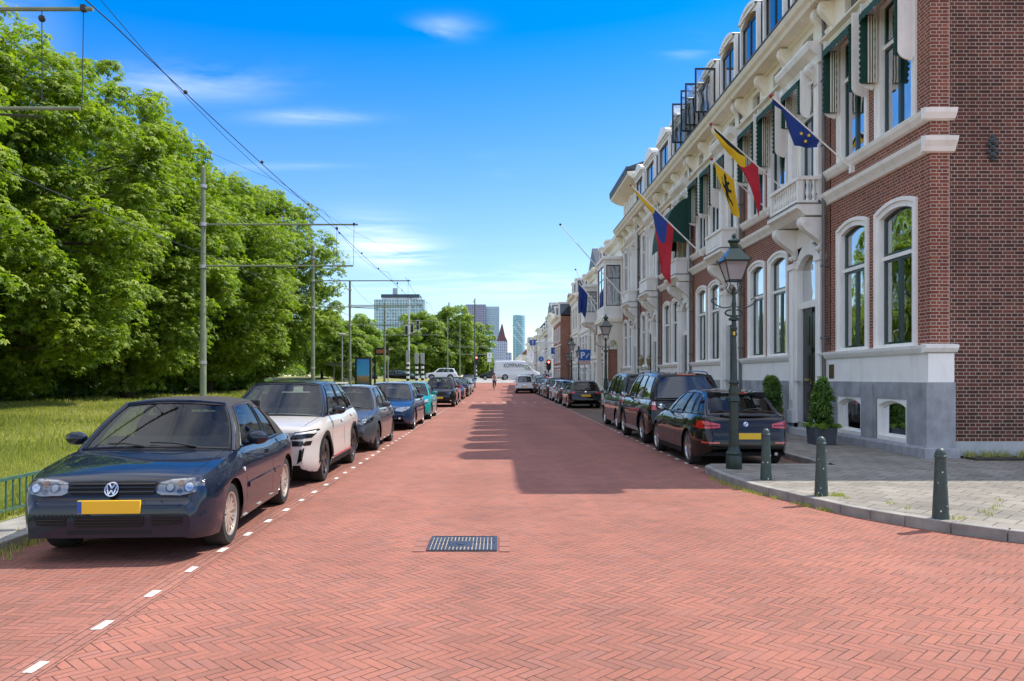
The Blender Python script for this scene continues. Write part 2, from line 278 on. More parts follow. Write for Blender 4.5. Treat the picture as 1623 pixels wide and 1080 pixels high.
# ---------------------------------------------------------------- mesh helpers
ORG = {}
def tag(o, label=None, cat=None, group=None, kind=None):
    if label: o['label'] = label
    if cat: o['category'] = cat
    if group: o['group'] = group
    if kind: o['kind'] = kind
    return o
def empty(name, loc, label=None, cat=None, group=None, rz=0.0):
    o = bpy.data.objects.new(name, None); COL.objects.link(o); o.location = loc; o.rotation_euler = (0, 0, rz)
    o.empty_display_size = 0.2
    ORG[o.name] = Vector(loc)
    return tag(o, label, cat, group)
class MB:
    def __init__(s): s.v = []; s.f = []; s.tone = None
    def add(s, vs, fs):
        n = len(s.v); s.v.extend([tuple(v) for v in vs]); s.f.extend([tuple(i + n for i in f) for f in fs]); return s
    def box(s, x0, x1, y0, y1, z0, z1):
        x0, x1 = min(x0, x1), max(x0, x1); y0, y1 = min(y0, y1), max(y0, y1); z0, z1 = min(z0, z1), max(z0, z1)
        return s.add([(x0,y0,z0),(x1,y0,z0),(x1,y1,z0),(x0,y1,z0),(x0,y0,z1),(x1,y0,z1),(x1,y1,z1),(x0,y1,z1)],
                     [(0,3,2,1),(4,5,6,7),(0,1,5,4),(1,2,6,5),(2,3,7,6),(3,0,4,7)])
    def prism(s, pts, axis, a, b):
        """pts: 2-D outline in the two other axes (x,y / x,z / y,z); extruded from a to b"""
        def P(p, t):
            return {'x': (t, p[0], p[1]), 'y': (p[0], t, p[1]), 'z': (p[0], p[1], t)}[axis]
        n = len(pts); vs = [P(p, a) for p in pts] + [P(p, b) for p in pts]
        fs = [tuple(range(n - 1, -1, -1)), tuple(range(n, 2 * n))] + [(i, (i + 1) % n, n + (i + 1) % n, n + i) for i in range(n)]
        return s.add(vs, fs)
    def ring(s, outer, inner, axis, a, b):
        """band between two outlines with the same number of points, extruded"""
        def P(p, t): return {'x': (t, p[0], p[1]), 'y': (p[0], t, p[1]), 'z': (p[0], p[1], t)}[axis]
        n = len(outer); vs = [P(p, a) for p in outer] + [P(p, a) for p in inner] + [P(p, b) for p in outer] + [P(p, b) for p in inner]
        fs = []
        for i in range(n):
            j = (i + 1) % n
            fs += [(i, j, n + j, n + i), (2*n + j, 2*n + i, 3*n + i, 3*n + j), (j, i, 2*n + i, 2*n + j), (n + i, n + j, 3*n + j, 3*n + i)]
        return s.add(vs, fs)
    def tube(s, pts, r, n=8, cap=True):
        pts = [Vector(p) for p in pts]; rs = r if isinstance(r, (list, tuple)) else [r] * len(pts)
        up = None; rings = []
        for i, p in enumerate(pts):
            d = (pts[min(i + 1, len(pts) - 1)] - pts[max(i - 1, 0)]).normalized()
            if up is None: up = Vector((0, 0, 1)) if abs(d.z) < .9 else Vector((1, 0, 0))
            a = d.cross(up).normalized(); b2 = a.cross(d).normalized(); up = b2
            rings.append([p + (a * math.cos(k * 2 * math.pi / n) + b2 * math.sin(k * 2 * math.pi / n)) * rs[i] for k in range(n)])
        vs = [v for rg in rings for v in rg]; fs = []
        for i in range(len(pts) - 1):
            for k in range(n):
                fs.append((i*n + k, i*n + (k+1) % n, (i+1)*n + (k+1) % n, (i+1)*n + k))
        if cap: fs += [tuple(range(n - 1, -1, -1)), tuple(range((len(pts)-1)*n, len(pts)*n))]
        return s.add(vs, fs)
    def lathe(s, prof, c=(0, 0, 0), n=16, axis='z', squash=(1, 1), cap=True):
        vs = []; fs = []
        for (r, h) in prof:
            for k in range(n):
                a = 2 * math.pi * k / n; x, y = r * math.cos(a) * squash[0], r * math.sin(a) * squash[1]
                if axis == 'z': vs.append((c[0] + x, c[1] + y, c[2] + h))
                elif axis == 'x': vs.append((c[0] + h, c[1] + x, c[2] + y))
                else: vs.append((c[0] + x, c[1] + h, c[2] + y))
        m = len(prof)
        for i in range(m - 1):
            for k in range(n):
                fs.append((i*n + k, i*n + (k+1) % n, (i+1)*n + (k+1) % n, (i+1)*n + k))
        if cap: fs += [tuple(range(n - 1, -1, -1)), tuple(range((m-1)*n, m*n))]
        return s.add(vs, fs)
    def ball(s, c, r, n=10, sq=(1, 1, 1)):
        prof = [(max(1e-4, math.sin(math.pi * i / n)), -math.cos(math.pi * i / n)) for i in range(n + 1)]
        t = MB().lathe(prof, n=max(8, n)); 
        return s.add([(c[0] + v[0]*r*sq[0], c[1] + v[1]*r*sq[1], c[2] + v[2]*r*sq[2]) for v in t.v], t.f)
    def grid(s, rows, closed=False):
        """rows of points -> quads"""
        n = len(rows[0]); vs = [p for r in rows for p in r]; fs = []
        for i in range(len(rows) - 1):
            for k in range(n - (0 if closed else 1)):
                fs.append((i*n + k, i*n + (k+1) % n, (i+1)*n + (k+1) % n, (i+1)*n + k))
        return s.add(vs, fs)
    def xf(s, mtx):
        s.v = [tuple(mtx @ Vector(v)) for v in s.v]; return s
    def join(s, o): return s.add(o.v, o.f)
    def build(s, name, m, parent=None, smooth=False, local=False, ang=40, weld=False, recalc=True, label=None, bevel=0.0):
        me = bpy.data.meshes.new(name)
        org = Vector((0, 0, 0))
        if parent is not None and not local:
            r = parent
            while r.parent is not None: r = r.parent
            org = ORG.get(r.name, org)
        me.from_pydata([(v[0] - org.x, v[1] - org.y, v[2] - org.z) for v in s.v], [], s.f)
        me.materials.append(m)
        if weld or recalc:
            bm = bmesh.new(); bm.from_mesh(me)
            if weld: bmesh.ops.remove_doubles(bm, verts=bm.verts, dist=0.0006)
            if recalc: bmesh.ops.recalc_face_normals(bm, faces=bm.faces)
            bm.to_mesh(me); bm.free()
        if smooth:
            me.shade_smooth(); me.set_sharp_from_angle(angle=R(ang))
        o = bpy.data.objects.new(name, me); COL.objects.link(o)
        if parent is not None: o.parent = parent
        if bevel > 0:
            md = o.modifiers.new('bevel', 'BEVEL'); md.width = bevel; md.segments = 2; md.limit_method = 'ANGLE'; md.angle_limit = R(50)
        if label: o['label'] = label
        return o
def quads_obj(name, V, m, parent, tone=None, nper=4):
    """fast mesh from numpy array (nfaces*nper, 3)"""
    me = bpy.data.meshes.new(name); nv = len(V); nf = nv // nper
    me.vertices.add(nv); me.vertices.foreach_set('co', V.astype(np.float32).ravel())
    me.loops.add(nv); me.loops.foreach_set('vertex_index', np.arange(nv, dtype=np.int32))
    me.polygons.add(nf); me.polygons.foreach_set('loop_start', np.arange(0, nv, nper, dtype=np.int32))
    me.update(calc_edges=True); me.validate()
    if tone is not None:
        a = me.attributes.new('tone', 'FLOAT', 'FACE'); a.data.foreach_set('value', tone.astype(np.float32))
    me.materials.append(m)
    o = bpy.data.objects.new(name, me); COL.objects.link(o)
    if parent is not None: o.parent = parent
    return o
def text_obj(name, s, size, m, parent, loc, rot, bold=0.0, extrude=0.004, align='CENTER', sx=1.0):
    cu = bpy.data.curves.new(name, 'FONT'); cu.body = s; cu.size = size; cu.extrude = extrude; cu.offset = bold
    cu.align_x = align; cu.align_y = 'CENTER'
    t = bpy.data.objects.new(name, cu); COL.objects.link(t)
    dg = bpy.context.evaluated_depsgraph_get(); me = bpy.data.meshes.new_from_object(t.evaluated_get(dg))
    bpy.data.objects.remove(t)
    me.materials.clear(); me.materials.append(m)
    o = bpy.data.objects.new(name, me); COL.objects.link(o); o.parent = parent
    o.location = loc; o.rotation_euler = rot; o.scale = (sx, 1, 1)
    return o
def copy_tree(o, parent=None):
    c = o.copy(); COL.objects.link(c); c.parent = parent
    for ch in list(o.children): copy_tree(ch, c)
    return c

def gz(Y):
    """road level along the street: flat, then a ramp up to the crossing"""
    t = min(1.0, max(0.0, (Y - 76.0) / 32.0)); return 1.25 * t * t * (3 - 2 * t)

# ================================================================ GROUND
def strip(name, x0, x1, y0, y1, z, m, step=4.0):
    n = max(1, int((y1 - y0) / step)); rows = []
    for k in range(n + 1):
        y = y0 + (y1 - y0) * k / n; rows.append([(x0, y, gz(y) + z), (x1, y, gz(y) + z)])
    return tag(MB().grid(rows).build(name, m), kind='structure')
M_EARTH = mat('far_ground', (0.13, 0.15, 0.06), 1.0, var=.3, vscale=.05)
_g = MB().grid([[(-4500, y, -0.4), (-30, y, -0.4), (60, y, -0.4), (4500, y, -0.4)] for y in (-600, 0, 100, 6500)]).build('ground', M_EARTH); tag(_g, kind='structure')
mb = MB()
rows = []
for y in [-30, 13.0] + [13.0 + k * 3.0 for k in range(1, 32)]:
    rows.append([(-4.62, y, gz(y)), (6.2, y, gz(y))])
mb.grid(rows); mb.add([(6.2, -30, 0), (70, -30, 0), (70, 13, 0), (6.2, 13, 0)], [(0, 1, 2, 3)])
tag(mb.build('road', M_ROAD), kind='structure')
strip('parking_bay_left', -4.62, -2.72, -6, 98, 0.004, M_BAY)
strip('parking_bay_right', 3.70, 5.76, 13.6, 98, 0.004, M_BAYR)
M_BAND = brick_mat('clay_band', (0.26, 0.115, 0.085), (0.31, 0.128, 0.09), (0.06, 0.035, 0.03), bw=0.2, rh=0.067, ms=0.004, rot=R(90))
strip('paver_band_left', -2.72, -2.52, -6, 96, 0.004, M_BAND)
strip('paver_band_right', 3.50, 3.70, 13.6, 98, 0.004, M_BAND)
mb = MB()
random.seed(3)
def mark(x0, x1, y0, y1):
    z = gz(y0) + .008; j = lambda: random.uniform(-.007, .007)
    mb.add([(x0 + j(), y0 + j(), z), (x1 + j(), y0 + j(), z), (x1 + j(), y1 + j(), z), (x0 + j(), y1 + j(), z)], [(0, 1, 2, 3)])
y = 2.84
while y < 95: mark(-2.645, -2.585, y, y + .18); y += .752
y = 14.1
while y < 95: mark(3.58, 3.64, y, y + .2); y += .752
x = -2.3
while x < 3.4: mark(x, x + .22, 50.3, 50.7); x += .66
tag(mb.build('road_markings', M_MARK), kind='structure')
# crossing beyond the ramp
M_ASPH = mat('crossing_asphalt', (0.30, 0.29, 0.27), .95, var=.15, vscale=1)
mb = MB(); mb.add([(-60, 105.5, 1.26), (60, 105.5, 1.26), (60, 118, 1.26), (-60, 118, 1.26)], [(0, 1, 2, 3)])
mb.grid([[(-4.6, yy, gz(yy) + .014), (6.2, yy, gz(yy) + .014)] for yy in np.linspace(97.5, 105.5, 12)])
MB().box(8.6, 60, 96, 105.49, -.3, 1.2).build('side_street_bank', M_ASPH)['kind'] = 'structure'
tag(mb.build('crossroad', M_ASPH), kind='structure')
tag(MB().grid([[(-70, 118, 1.255), (70, 118, 1.255)], [(-70, 420, 1.255), (70, 420, 1.255)]]).build('far_road', M_ASPH), kind='structure')

# right pavement with its kerb
KERB = [(3.76, 13.85), (3.58, 13.5), (3.56, 12.9), (3.57, 12.3), (3.60, 11.8), (3.66, 11.3), (3.76, 10.85), (3.88, 10.45), (4.0, 9.95), (4.14, 9.45), (4.31, 9.05), (4.52, 8.68), (4.78, 8.25), (5.12, 7.85), (5.6, 7.5), (6.3, 7.2), (7.5, 7.0), (10, 6.9), (16, 6.85), (45, 6.8)]
outer = [(5.82, 13.85)] + KERB
inn = []
for i, p in enumerate(KERB):
    a = Vector(KERB[max(0, i - 1)]); b = Vector(KERB[min(len(KERB) - 1, i + 1)]); t = (b - a).normalized()
    nrm = Vector((-t.y, t.x))       # left of the direction of travel = inside
    if nrm.x + nrm.y * .4 < 0: nrm = -nrm
    inn.append((p[0] + nrm.x * .13, p[1] + nrm.y * .13))
inn[0] = (3.72, 13.72)
mb = MB()
pave = [(5.82, 13.72)] + inn + [(45, 16), (8.1, 16), (8.1, 104.0), (5.95, 104.0)]
z = .115
def pave_strip(x0, x1, y0, y1):
    n = int((y1 - y0) / 3); mb.grid([[(x0, y0 + (y1-y0)*k/n, gz(y0 + (y1-y0)*k/n) + z), (x1, y0 + (y1-y0)*k/n, gz(y0 + (y1-y0)*k/n) + z)] for k in range(n + 1)])
poly = [Vector((p[0], p[1], 0)) for p in [(5.95, 13.72)] + inn + [(45, 16), (5.95, 16)]]
from mathutils.geometry import tessellate_polygon
tris = tessellate_polygon([poly]); mb.add([(p.x, p.y, z) for p in poly], [tuple(t) for t in tris])
pave_strip(5.95, 8.6, 16, 105.6)
tag(mb.build('pavement', M_SLAB), kind='structure')
mb = MB()
for i in range(len(KERB) - 1):
    a, b = Vector(KERB[i]), Vector(KERB[i + 1]); c, d = Vector(inn[i]), Vector(inn[i + 1])
    g = (b - a).normalized() * .004
    zz = .118 + random.uniform(-.003, .003)
    L = [(a + g), (b - g), (d - g), (c + g)]
    mb.prism([(p.x, p.y) for p in L], 'z', -.05, zz)
k = 14.0
mb.box(3.76, 5.80, 13.72, 13.85, -.05, .119)
while k < 103:
    mb.box(5.82, 5.95, k, k + .99, -.05, gz(k + .5) + .12 + random.uniform(-.002, .002)); k += 1.0
k = -2.0
while k < 104:
    mb.box(-4.78, -4.62, k, k + .985, -.05, gz(k + .5) + .11 + random.uniform(-.004, .004)); k += 1.0
tag(mb.build('kerb', M_CONC, bevel=.012), kind='structure')
# paved strip behind the left kerb end, bottom-left corner
strip('verge_edge', -5.35, -4.79, -6, 104, .085, M_CONC, 2)
# grass verge rising to the trees
def verge_z(x, y):
    t = min(1, max(0, (-5.3 - x) / 12)); return .09 + .42 * t * t * (3 - 2 * t) + .05 * math.sin(x * 1.3) * math.sin(y * .9) * t + (gz(y) if x > -30 else 0)
rows = []
for y in np.linspace(-5, 105.6, 70): rows.append([(x, y, verge_z(x, y)) for x in np.linspace(-5.35, -46, 40)])
M_TURF = mat('turf', (0.20, 0.20, 0.06), 1.0, var=.45, vscale=2.5, bump=.6, bscale=40)
tag(MB().grid(rows).build('verge_ground', M_TURF, smooth=True), kind='structure')
# drain cover in the road
dc = empty('drain_cover', (-.335, 7.72, 0), 'dark slotted cast iron drain cover set in the red brick road', 'drain cover')
M_IRON = mat('cast_iron', (0.045, 0.055, 0.08), .55, metal=.5, var=.3, vscale=9)
M_SANDJ = mat('joint_sand', (0.36, 0.30, 0.24), .95, var=.3, vscale=12)
mb = MB(); mb.box(-.67, 0, 7.39, 8.05, .004, .008); mb.build('slot_filling', M_SANDJ, dc)
mb = MB(); mb.box(-.67, 0, 7.39, 7.415, .008, .016); mb.box(-.67, 0, 8.025, 8.05, .008, .016); mb.box(-.67, -.645, 7.415, 8.025, .008, .016); mb.box(-.025, 0, 7.415, 8.025, .008, .016)
mb.build('rim_frame', M_IRON, dc)
mb = MB()
for i in range(17):
    x = -.633 + i * .0365
    if 5 <= i <= 10:
        mb.box(x, x + .022, 7.43, 7.55, .008, .016); mb.box(x, x + .022, 7.86, 8.0, .008, .016)
    else:
        mb.box(x, x + .024, 7.43, 7.70, .008, .016); mb.box(x, x + .024, 7.73, 8.01, .008, .016)
mb.box(-.46, -.24, 7.58, 7.83, .006, .0125); mb.lathe([(.05, 0), (.05, .004)], (-.35, 7.70, .0125), 12)
mb.build('slotted_grate', M_IRON, dc)
mb = MB()
for (x0, x1, y0, y1) in [(-.80, -.69, 7.37, 7.58), (-.80, -.69, 7.60, 7.82), (-.80, -.69, 7.84, 8.07), (.02, .12, 7.37, 7.58), (.02, .12, 7.60, 7.82), (.02, .12, 7.84, 8.07)]:
    mb.box(x0, x1, y0, y1, .003, .0085)
mb.build('surround_stone', mat('pale_red_stone', (.265, .112, .08), .9, var=.15, vscale=8), dc)

# ================================================================ HOUSES
def arch(s0, s1, zb, zs, rise, n=9):
    pts = [(s0, zb), (s0, zs)]
    if rise > 0:
        w = (s1 - s0) / 2; Rr = (w * w + rise * rise) / (2 * rise); c = (s0 + s1) / 2; zc = zs + rise - Rr; a = math.asin(min(1, w / Rr))
        for k in range(1, n): t = -a + 2 * a * k / n; pts.append((c + Rr * math.sin(t), zc + Rr * math.cos(t)))
    else:
        for k in range(1, n): pts.append((s0 + (s1 - s0) * k / n, zs))
    return pts + [(s1, zs), (s1, zb)]
def win(par, FX, s0, s1, zb, zt, tw=.20, rise=.16, depth=.15, transom=.66, curt=True, sashm=None, mull=True, fm=None, far=False, name='window', proud=.05):
    """white surround > sash, pane, curtain; returns wall hole"""
    fm = fm or M_WHITE; sashm = sashm or M_GREENP
    mb = MB(); o = arch(s0, s1, zb, zt - rise, rise); i = arch(s0 + tw, s1 - tw, zb + .1, zt - rise - tw * .75, rise * .75)
    o2 = arch(s0 + tw * .45, s1 - tw * .45, zb, zt - rise - tw * .3, rise * .9)
    if far: mb.ring(o, i, 'x', FX - proud, FX + depth)
    else:
        mb.ring(o, o2, 'x', FX - proud, FX + .02); mb.ring(o2, i, 'x', FX - .015, FX + depth)
    w = mb.build(name, fm, par)
    a, b, c, d = s0 + tw, s1 - tw, zb + .1, zt - rise - tw * .75
    zc = d + rise * .75; zm = c + (zc - c) * transom
    xs = FX + depth - .06; f = .055
    mb = MB()
    if zm < zc - .15:
        mb.box(xs - .03, xs + .05, a, b, zm - .05, zm + .03)
        mb.build('transom', fm, w); lo = zm - .05
    else: lo = zc; 
    mb = MB(); up = arch(a, b, (zm + .03) if lo < zc else c, d, rise * .75)
    if lo < zc:
        ui = arch(a + f, b - f, zm + .03 + f, d - f * .8, rise * .7); mb.ring(up, ui, 'x', xs, xs + .05)
        mb.box(xs, xs + .05, a, a + f, c, lo); mb.box(xs, xs + .05, b - f, b, c, lo); mb.box(xs + .001, xs + .05, a + f, b - f, c, c + f); mb.box(xs + .001, xs + .05, a + f, b - f, lo - f, lo)
        if mull: m_ = (a + b) / 2; mb.box(xs - .01, xs + .05, m_ - .045, m_ + .045, c + f, lo - f)
    else:
        ui = arch(a + f, b - f, c + f, d - f * .8, rise * .7); mb.ring(up, ui, 'x', xs, xs + .05)
    mb.build('sash', sashm, w)
    mb = MB(); t = .003; pts = arch(a + .01, b - .01, c + .01, d - .01, rise * .72)
    pm = M_PANEF if far else M_PANE
    mb.add([(xs + .03, p[0], p[1]) for p in pts], [tuple(range(len(pts)))]); mb.build('pane', pm, w, recalc=False)
    if not far and curt:
        mb = MB(); xc = xs + .16
        def fold(y0, y1):
            n = 14; rows = [[], []]
            for k in range(n + 1):
                y = y0 + (y1 - y0) * k / n; x = xc + .025 * math.sin(k * 2.1); rows[0].append((x, y, c)); rows[1].append((x, y, zc - .02))
            mb.grid(rows)
        ww = (b - a) * random.uniform(.16, .3); fold(a, a + ww); fold(b - ww, b)
        mb.build('curtain', M_CURT, w, smooth=True)
    return (s0 + tw * .5, s1 - tw * .5, zb + .02, zt - rise - tw * .25)
def wall_sheet(mb, X, s0, s1, z0, z1, holes):
    S = sorted({s0, s1, *[h[0] for h in holes], *[h[1] for h in holes]}); Z = sorted({z0, z1, *[h[2] for h in holes], *[h[3] for h in holes]})
    S = [s for s in S if s0 <= s <= s1]; Z = [q for q in Z if z0 <= q <= z1]
    for i in range(len(S) - 1):
        for j in range(len(Z) - 1):
            cs, cz = (S[i] + S[i+1]) / 2, (Z[j] + Z[j+1]) / 2
            if any(h[0] < cs < h[1] and h[2] < cz < h[3] for h in holes): continue
            mb.add([(X, S[i], Z[j]), (X, S[i+1], Z[j]), (X, S[i+1], Z[j+1]), (X, S[i], Z[j+1])], [(0, 1, 2, 3)])
def moulding(mb, FX, s0, s1, prof):
    """prof: list (d, z) closed outline extruded along the street"""
    mb.prism([(FX - d, z) for d, z in prof], 'y', s0, s1)
def scroll_bracket(mb, FX, s, w, z0, z1, d):
    """S-shaped console seen from the side"""
    h = z1 - z0; P = []
    for k in range(17):
        t = k / 16; P.append((FX - (.05 + (d - .05) * (1 - math.cos(t * math.pi)) / 2 + .06 * math.sin(t * 2 * math.pi) * -1), z0 + h * t))
    P.append((FX, z1)); P.append((FX, z0)); mb.prism(P, 'y', s - w / 2, s + w / 2)
    mb.lathe([(.001, 0), (h * .10, 0), (h * .10, w + .04), (.001, w + .04)], (FX - d + h * .10, s - w / 2 - .02, z1 - h * .14), 14, 'y'); mb.lathe([(.001, 0), (h * .045, 0), (h * .045, w + .08), (.001, w + .08)], (FX - d + h * .10, s - w / 2 - .04, z1 - h * .14), 10, 'y')
    mb.lathe([(.001, 0), (h * .07, 0), (h * .07, w + .05), (.001, w + .05)], (FX - .1, s - w / 2 - .025, z0 + h * .16), 10, 'y')
def baluster(mb, x, y, z0, z1):
    h = z1 - z0; mb.lathe([(.045, 0), (.045, h*.08), (.022, h*.14), (.05, h*.38), (.02, h*.75), (.04, h*.92), (.045, h)], (x, y, z0), 8)
def balcony(par, FX, s0, s1, d, zs, solid=False, m=None):
    m = m or M_WHITE; mb = MB()
    moulding(mb, FX, s0, s1, [(0, zs - .28), (d - .22, zs - .28), (d - .1, zs - .16), (d, zs - .1), (d, zs), (0, zs)])
    b = mb.build('balcony', m, par)
    mb = MB(); mb.box(FX - d - .02, FX, s0 - .02, s1 + .02, zs + .001, zs + .03); mb.build('lead_sheet', M_PIPE, b)
    mb = MB(); zr = zs + .62
    e = .09
    x0 = FX - d + .06
    for (yy) in (s0 + .06, s1 - .18):
        mb.box(x0, x0 + .13, yy, yy + .12, zs + .03, zr)
    mb.box(x0 - .02, x0 + .16, s0 + .02, s1 - .02, zr, zr + e); mb.box(x0, x0 + .13, s0 + .18, s1 - .18, zs + .03, zs + .1)
    for yy in (s0 + .02, s1 - .18): mb.box(x0 + .161, FX - .01, yy, yy + .16, zr, zr + e); mb.box(x0 + .131, FX - .01, yy + .02, yy + .14, zs + .03, zs + .1)
    if solid:
        mb.box(x0 + .03, x0 + .10, s0 + .18, s1 - .18, zs + .1, zr); mb.box(x0 + .02, x0 + .03, s0 + .35, s1 - .35, zs + .2, zr - .08)
        for yy in (s0 + .05, s1 - .12): mb.box(x0 + .13, FX - .2, yy, yy + .07, zs + .1, zr)
    mb.build('railing', m, b)
    mb = MB()
    if not solid:
        n = int((s1 - s0 - .4) / .15)
        for k in range(n): baluster(mb, x0 + .065, s0 + .27 + k * (s1 - s0 - .54) / (n - 1), zs + .1, zr)
    nn = max(2, int((d - .3) / .15))
    for yy in (s0 + .1, s1 - .1):
        for k in range(nn): baluster(mb, x0 + .25 + k * (FX - .12 - x0 - .25) / nn, yy, zs + .1, zr)
    if mb.v: mb.build('balusters', m, b, smooth=True)
    return b
def awning(par, FX, s0, s1, z0, z1, dd=.36):
    """folded basket awning: white side boards, green scalloped canvas"""
    a = None
    for s in (s0 - .03, s1 + .0):
        mb = MB(); P = [(FX - .02, z1), (FX - dd, z1), (FX - dd, z0 + .2)]
        for k in range(1, 8): an_ = k / 8 * math.pi / 2; P.append((FX - dd + .0 + (dd - .12) * (1 - math.cos(an_)), z0 + .2 - .2 * math.sin(an_)))
        P += [(FX - .1, z0 - .02), (FX - .06, z0 + .04), (FX - .02, z0 + .3)]
        mb.prism(P, 'y', s, s + .035)
        b_ = mb.build('awning' if a is None else 'side_board', M_WHITE, par if a is None else a); a = a or b_
    mb = MB(); n = 12
    for s in (s0 + .04, s1 - .05):       # scalloped side curtains
        rows = []
        for k in range(n * 4 + 1):
            t = k / (n * 4); zz = z1 - .25 - t * (z1 - z0 - .35); wob = .035 * abs(math.sin(t * n * math.pi))
            rows.append([(FX - dd - .03 - wob, s, zz), (FX - dd + .13, s + .01, zz), (FX - .08, s + .02 * math.sin(k), zz)])
        mb.grid(rows)
    rows = []
    for k in range(41):                  # folded roof canvas with hanging scallops
        t = k / 40; y = s0 + .03 + (s1 - s0 - .06) * t; sag = .03 * math.sin(k * 1.9)
        rows.append([(FX - .03, y, z1 - .02), (FX - .2, y, z1 - .10 + sag * .3), (FX - dd - .05, y, z1 - .26 + sag), (FX - dd - .06, y, z1 - .38 - .05 * abs(math.sin(t * 9 * math.pi)))])
    mb.grid(rows); mb.build('canvas', M_GREENC, a, recalc=False)
    mb = MB()
    for k in range(4):
        x = FX - .09 - k * .055; mb.box(x, x + .022, s1 - .13, s1 - .1, z0 + .1, z1 - .3)
    mb.build('rib', M_CREAM, a)
    return a
def dormer(par, s0, s1, zb, zt, X0=8.0, X1=9.8, style='arch', openw=False):
    mb = MB(); rise = .22 if style == 'arch' else 0
    o = arch(s0, s1, zb, zt - rise, rise); i = arch(s0 + .11, s1 - .11, zb + .1, zt - rise - .24, rise * .8)
    mb.ring(o, i, 'x', X0, X0 + .12)
    if style != 'arch': mb.box(X0 - .12, X1, s0 - .1, s1 + .1, zt, zt + .13); mb.box(X0 - .05, X1, s0 - .04, s1 + .04, zt - .1, zt)
    d = mb.build('dormer', M_WHITE, par)
    mb = MB()
    cm = M_SLATE if style == 'arch' else mat('grey_cheek', (.14, .17, .2), .5)
    MB().box(X0 + .121, X1, s0 + .01, s0 + .05, zb, zt - rise).build('cheek', cm, d); MB().box(X0 + .121, X1, s1 - .05, s1 - .01, zb, zt - rise).build('cheek', cm, d)
    if style == 'arch':
        mb = MB(); oo = arch(s0 - .03, s1 + .03, zt - rise, zt - rise + .0, rise + .05)[1:-1]; ii = arch(s0, s1, zt - rise - .06, zt - rise - .06, rise)[1:-1]
        mb.ring(oo, ii, 'x', X0 - .06, X1); mb.build('roof_cap', M_WHITE, d)
    a, b, c, e = s0 + .11, s1 - .11, zb + .1, zt - rise - .24; xs = X0 + .07
    if openw:
        for (hinge, sg) in ((a, -1), (b, 1)):     # casements swung out over the street
            mb = MB(); L = (b - a) / 2; y0 = hinge - .03 * 1; 
            for (x0, x1, z0, z1) in ((X0 - L, X0 - L + .06, c, e), (X0 - .06, X0, c, e), (X0 - L + .06, X0 - .06, c, c + .06), (X0 - L + .06, X0 - .06, e - .06, e)):
                mb.box(x0, x1, hinge - .025, hinge + .025, z0, z1)
            w = mb.build('open_casement', M_BLACK, d)
            mb = MB(); mb.add([(X0 - L + .03, hinge, c + .03), (X0 - .03, hinge, c + .03), (X0 - .03, hinge, e - .03), (X0 - L + .03, hinge, e - .03)], [(0, 1, 2, 3)]); mb.build('pane', M_PANE, w)
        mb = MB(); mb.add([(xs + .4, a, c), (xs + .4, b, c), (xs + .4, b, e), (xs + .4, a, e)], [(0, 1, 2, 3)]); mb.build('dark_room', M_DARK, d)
    else:
        mb = MB(); f = .06; m_ = (a + b) / 2
        for (y0, y1, z0, z1) in ((a, a + f, c, e), (b - f, b, c, e), (a + f, b - f, c, c + f), (a + f, b - f, e - f, e), (m_ - .04, m_ + .04, c + f, e - f)): mb.box(xs, xs + .05, y0, y1, z0, z1)
        w = mb.build('window', M_BLACK, d)
        mb = MB(); mb.add([(xs + .03, a, c), (xs + .03, b, c), (xs + .03, b, e), (xs + .03, a, e)], [(0, 1, 2, 3)]); mb.build('pane', M_PANEF, w)
    return d
ZC = 10.85
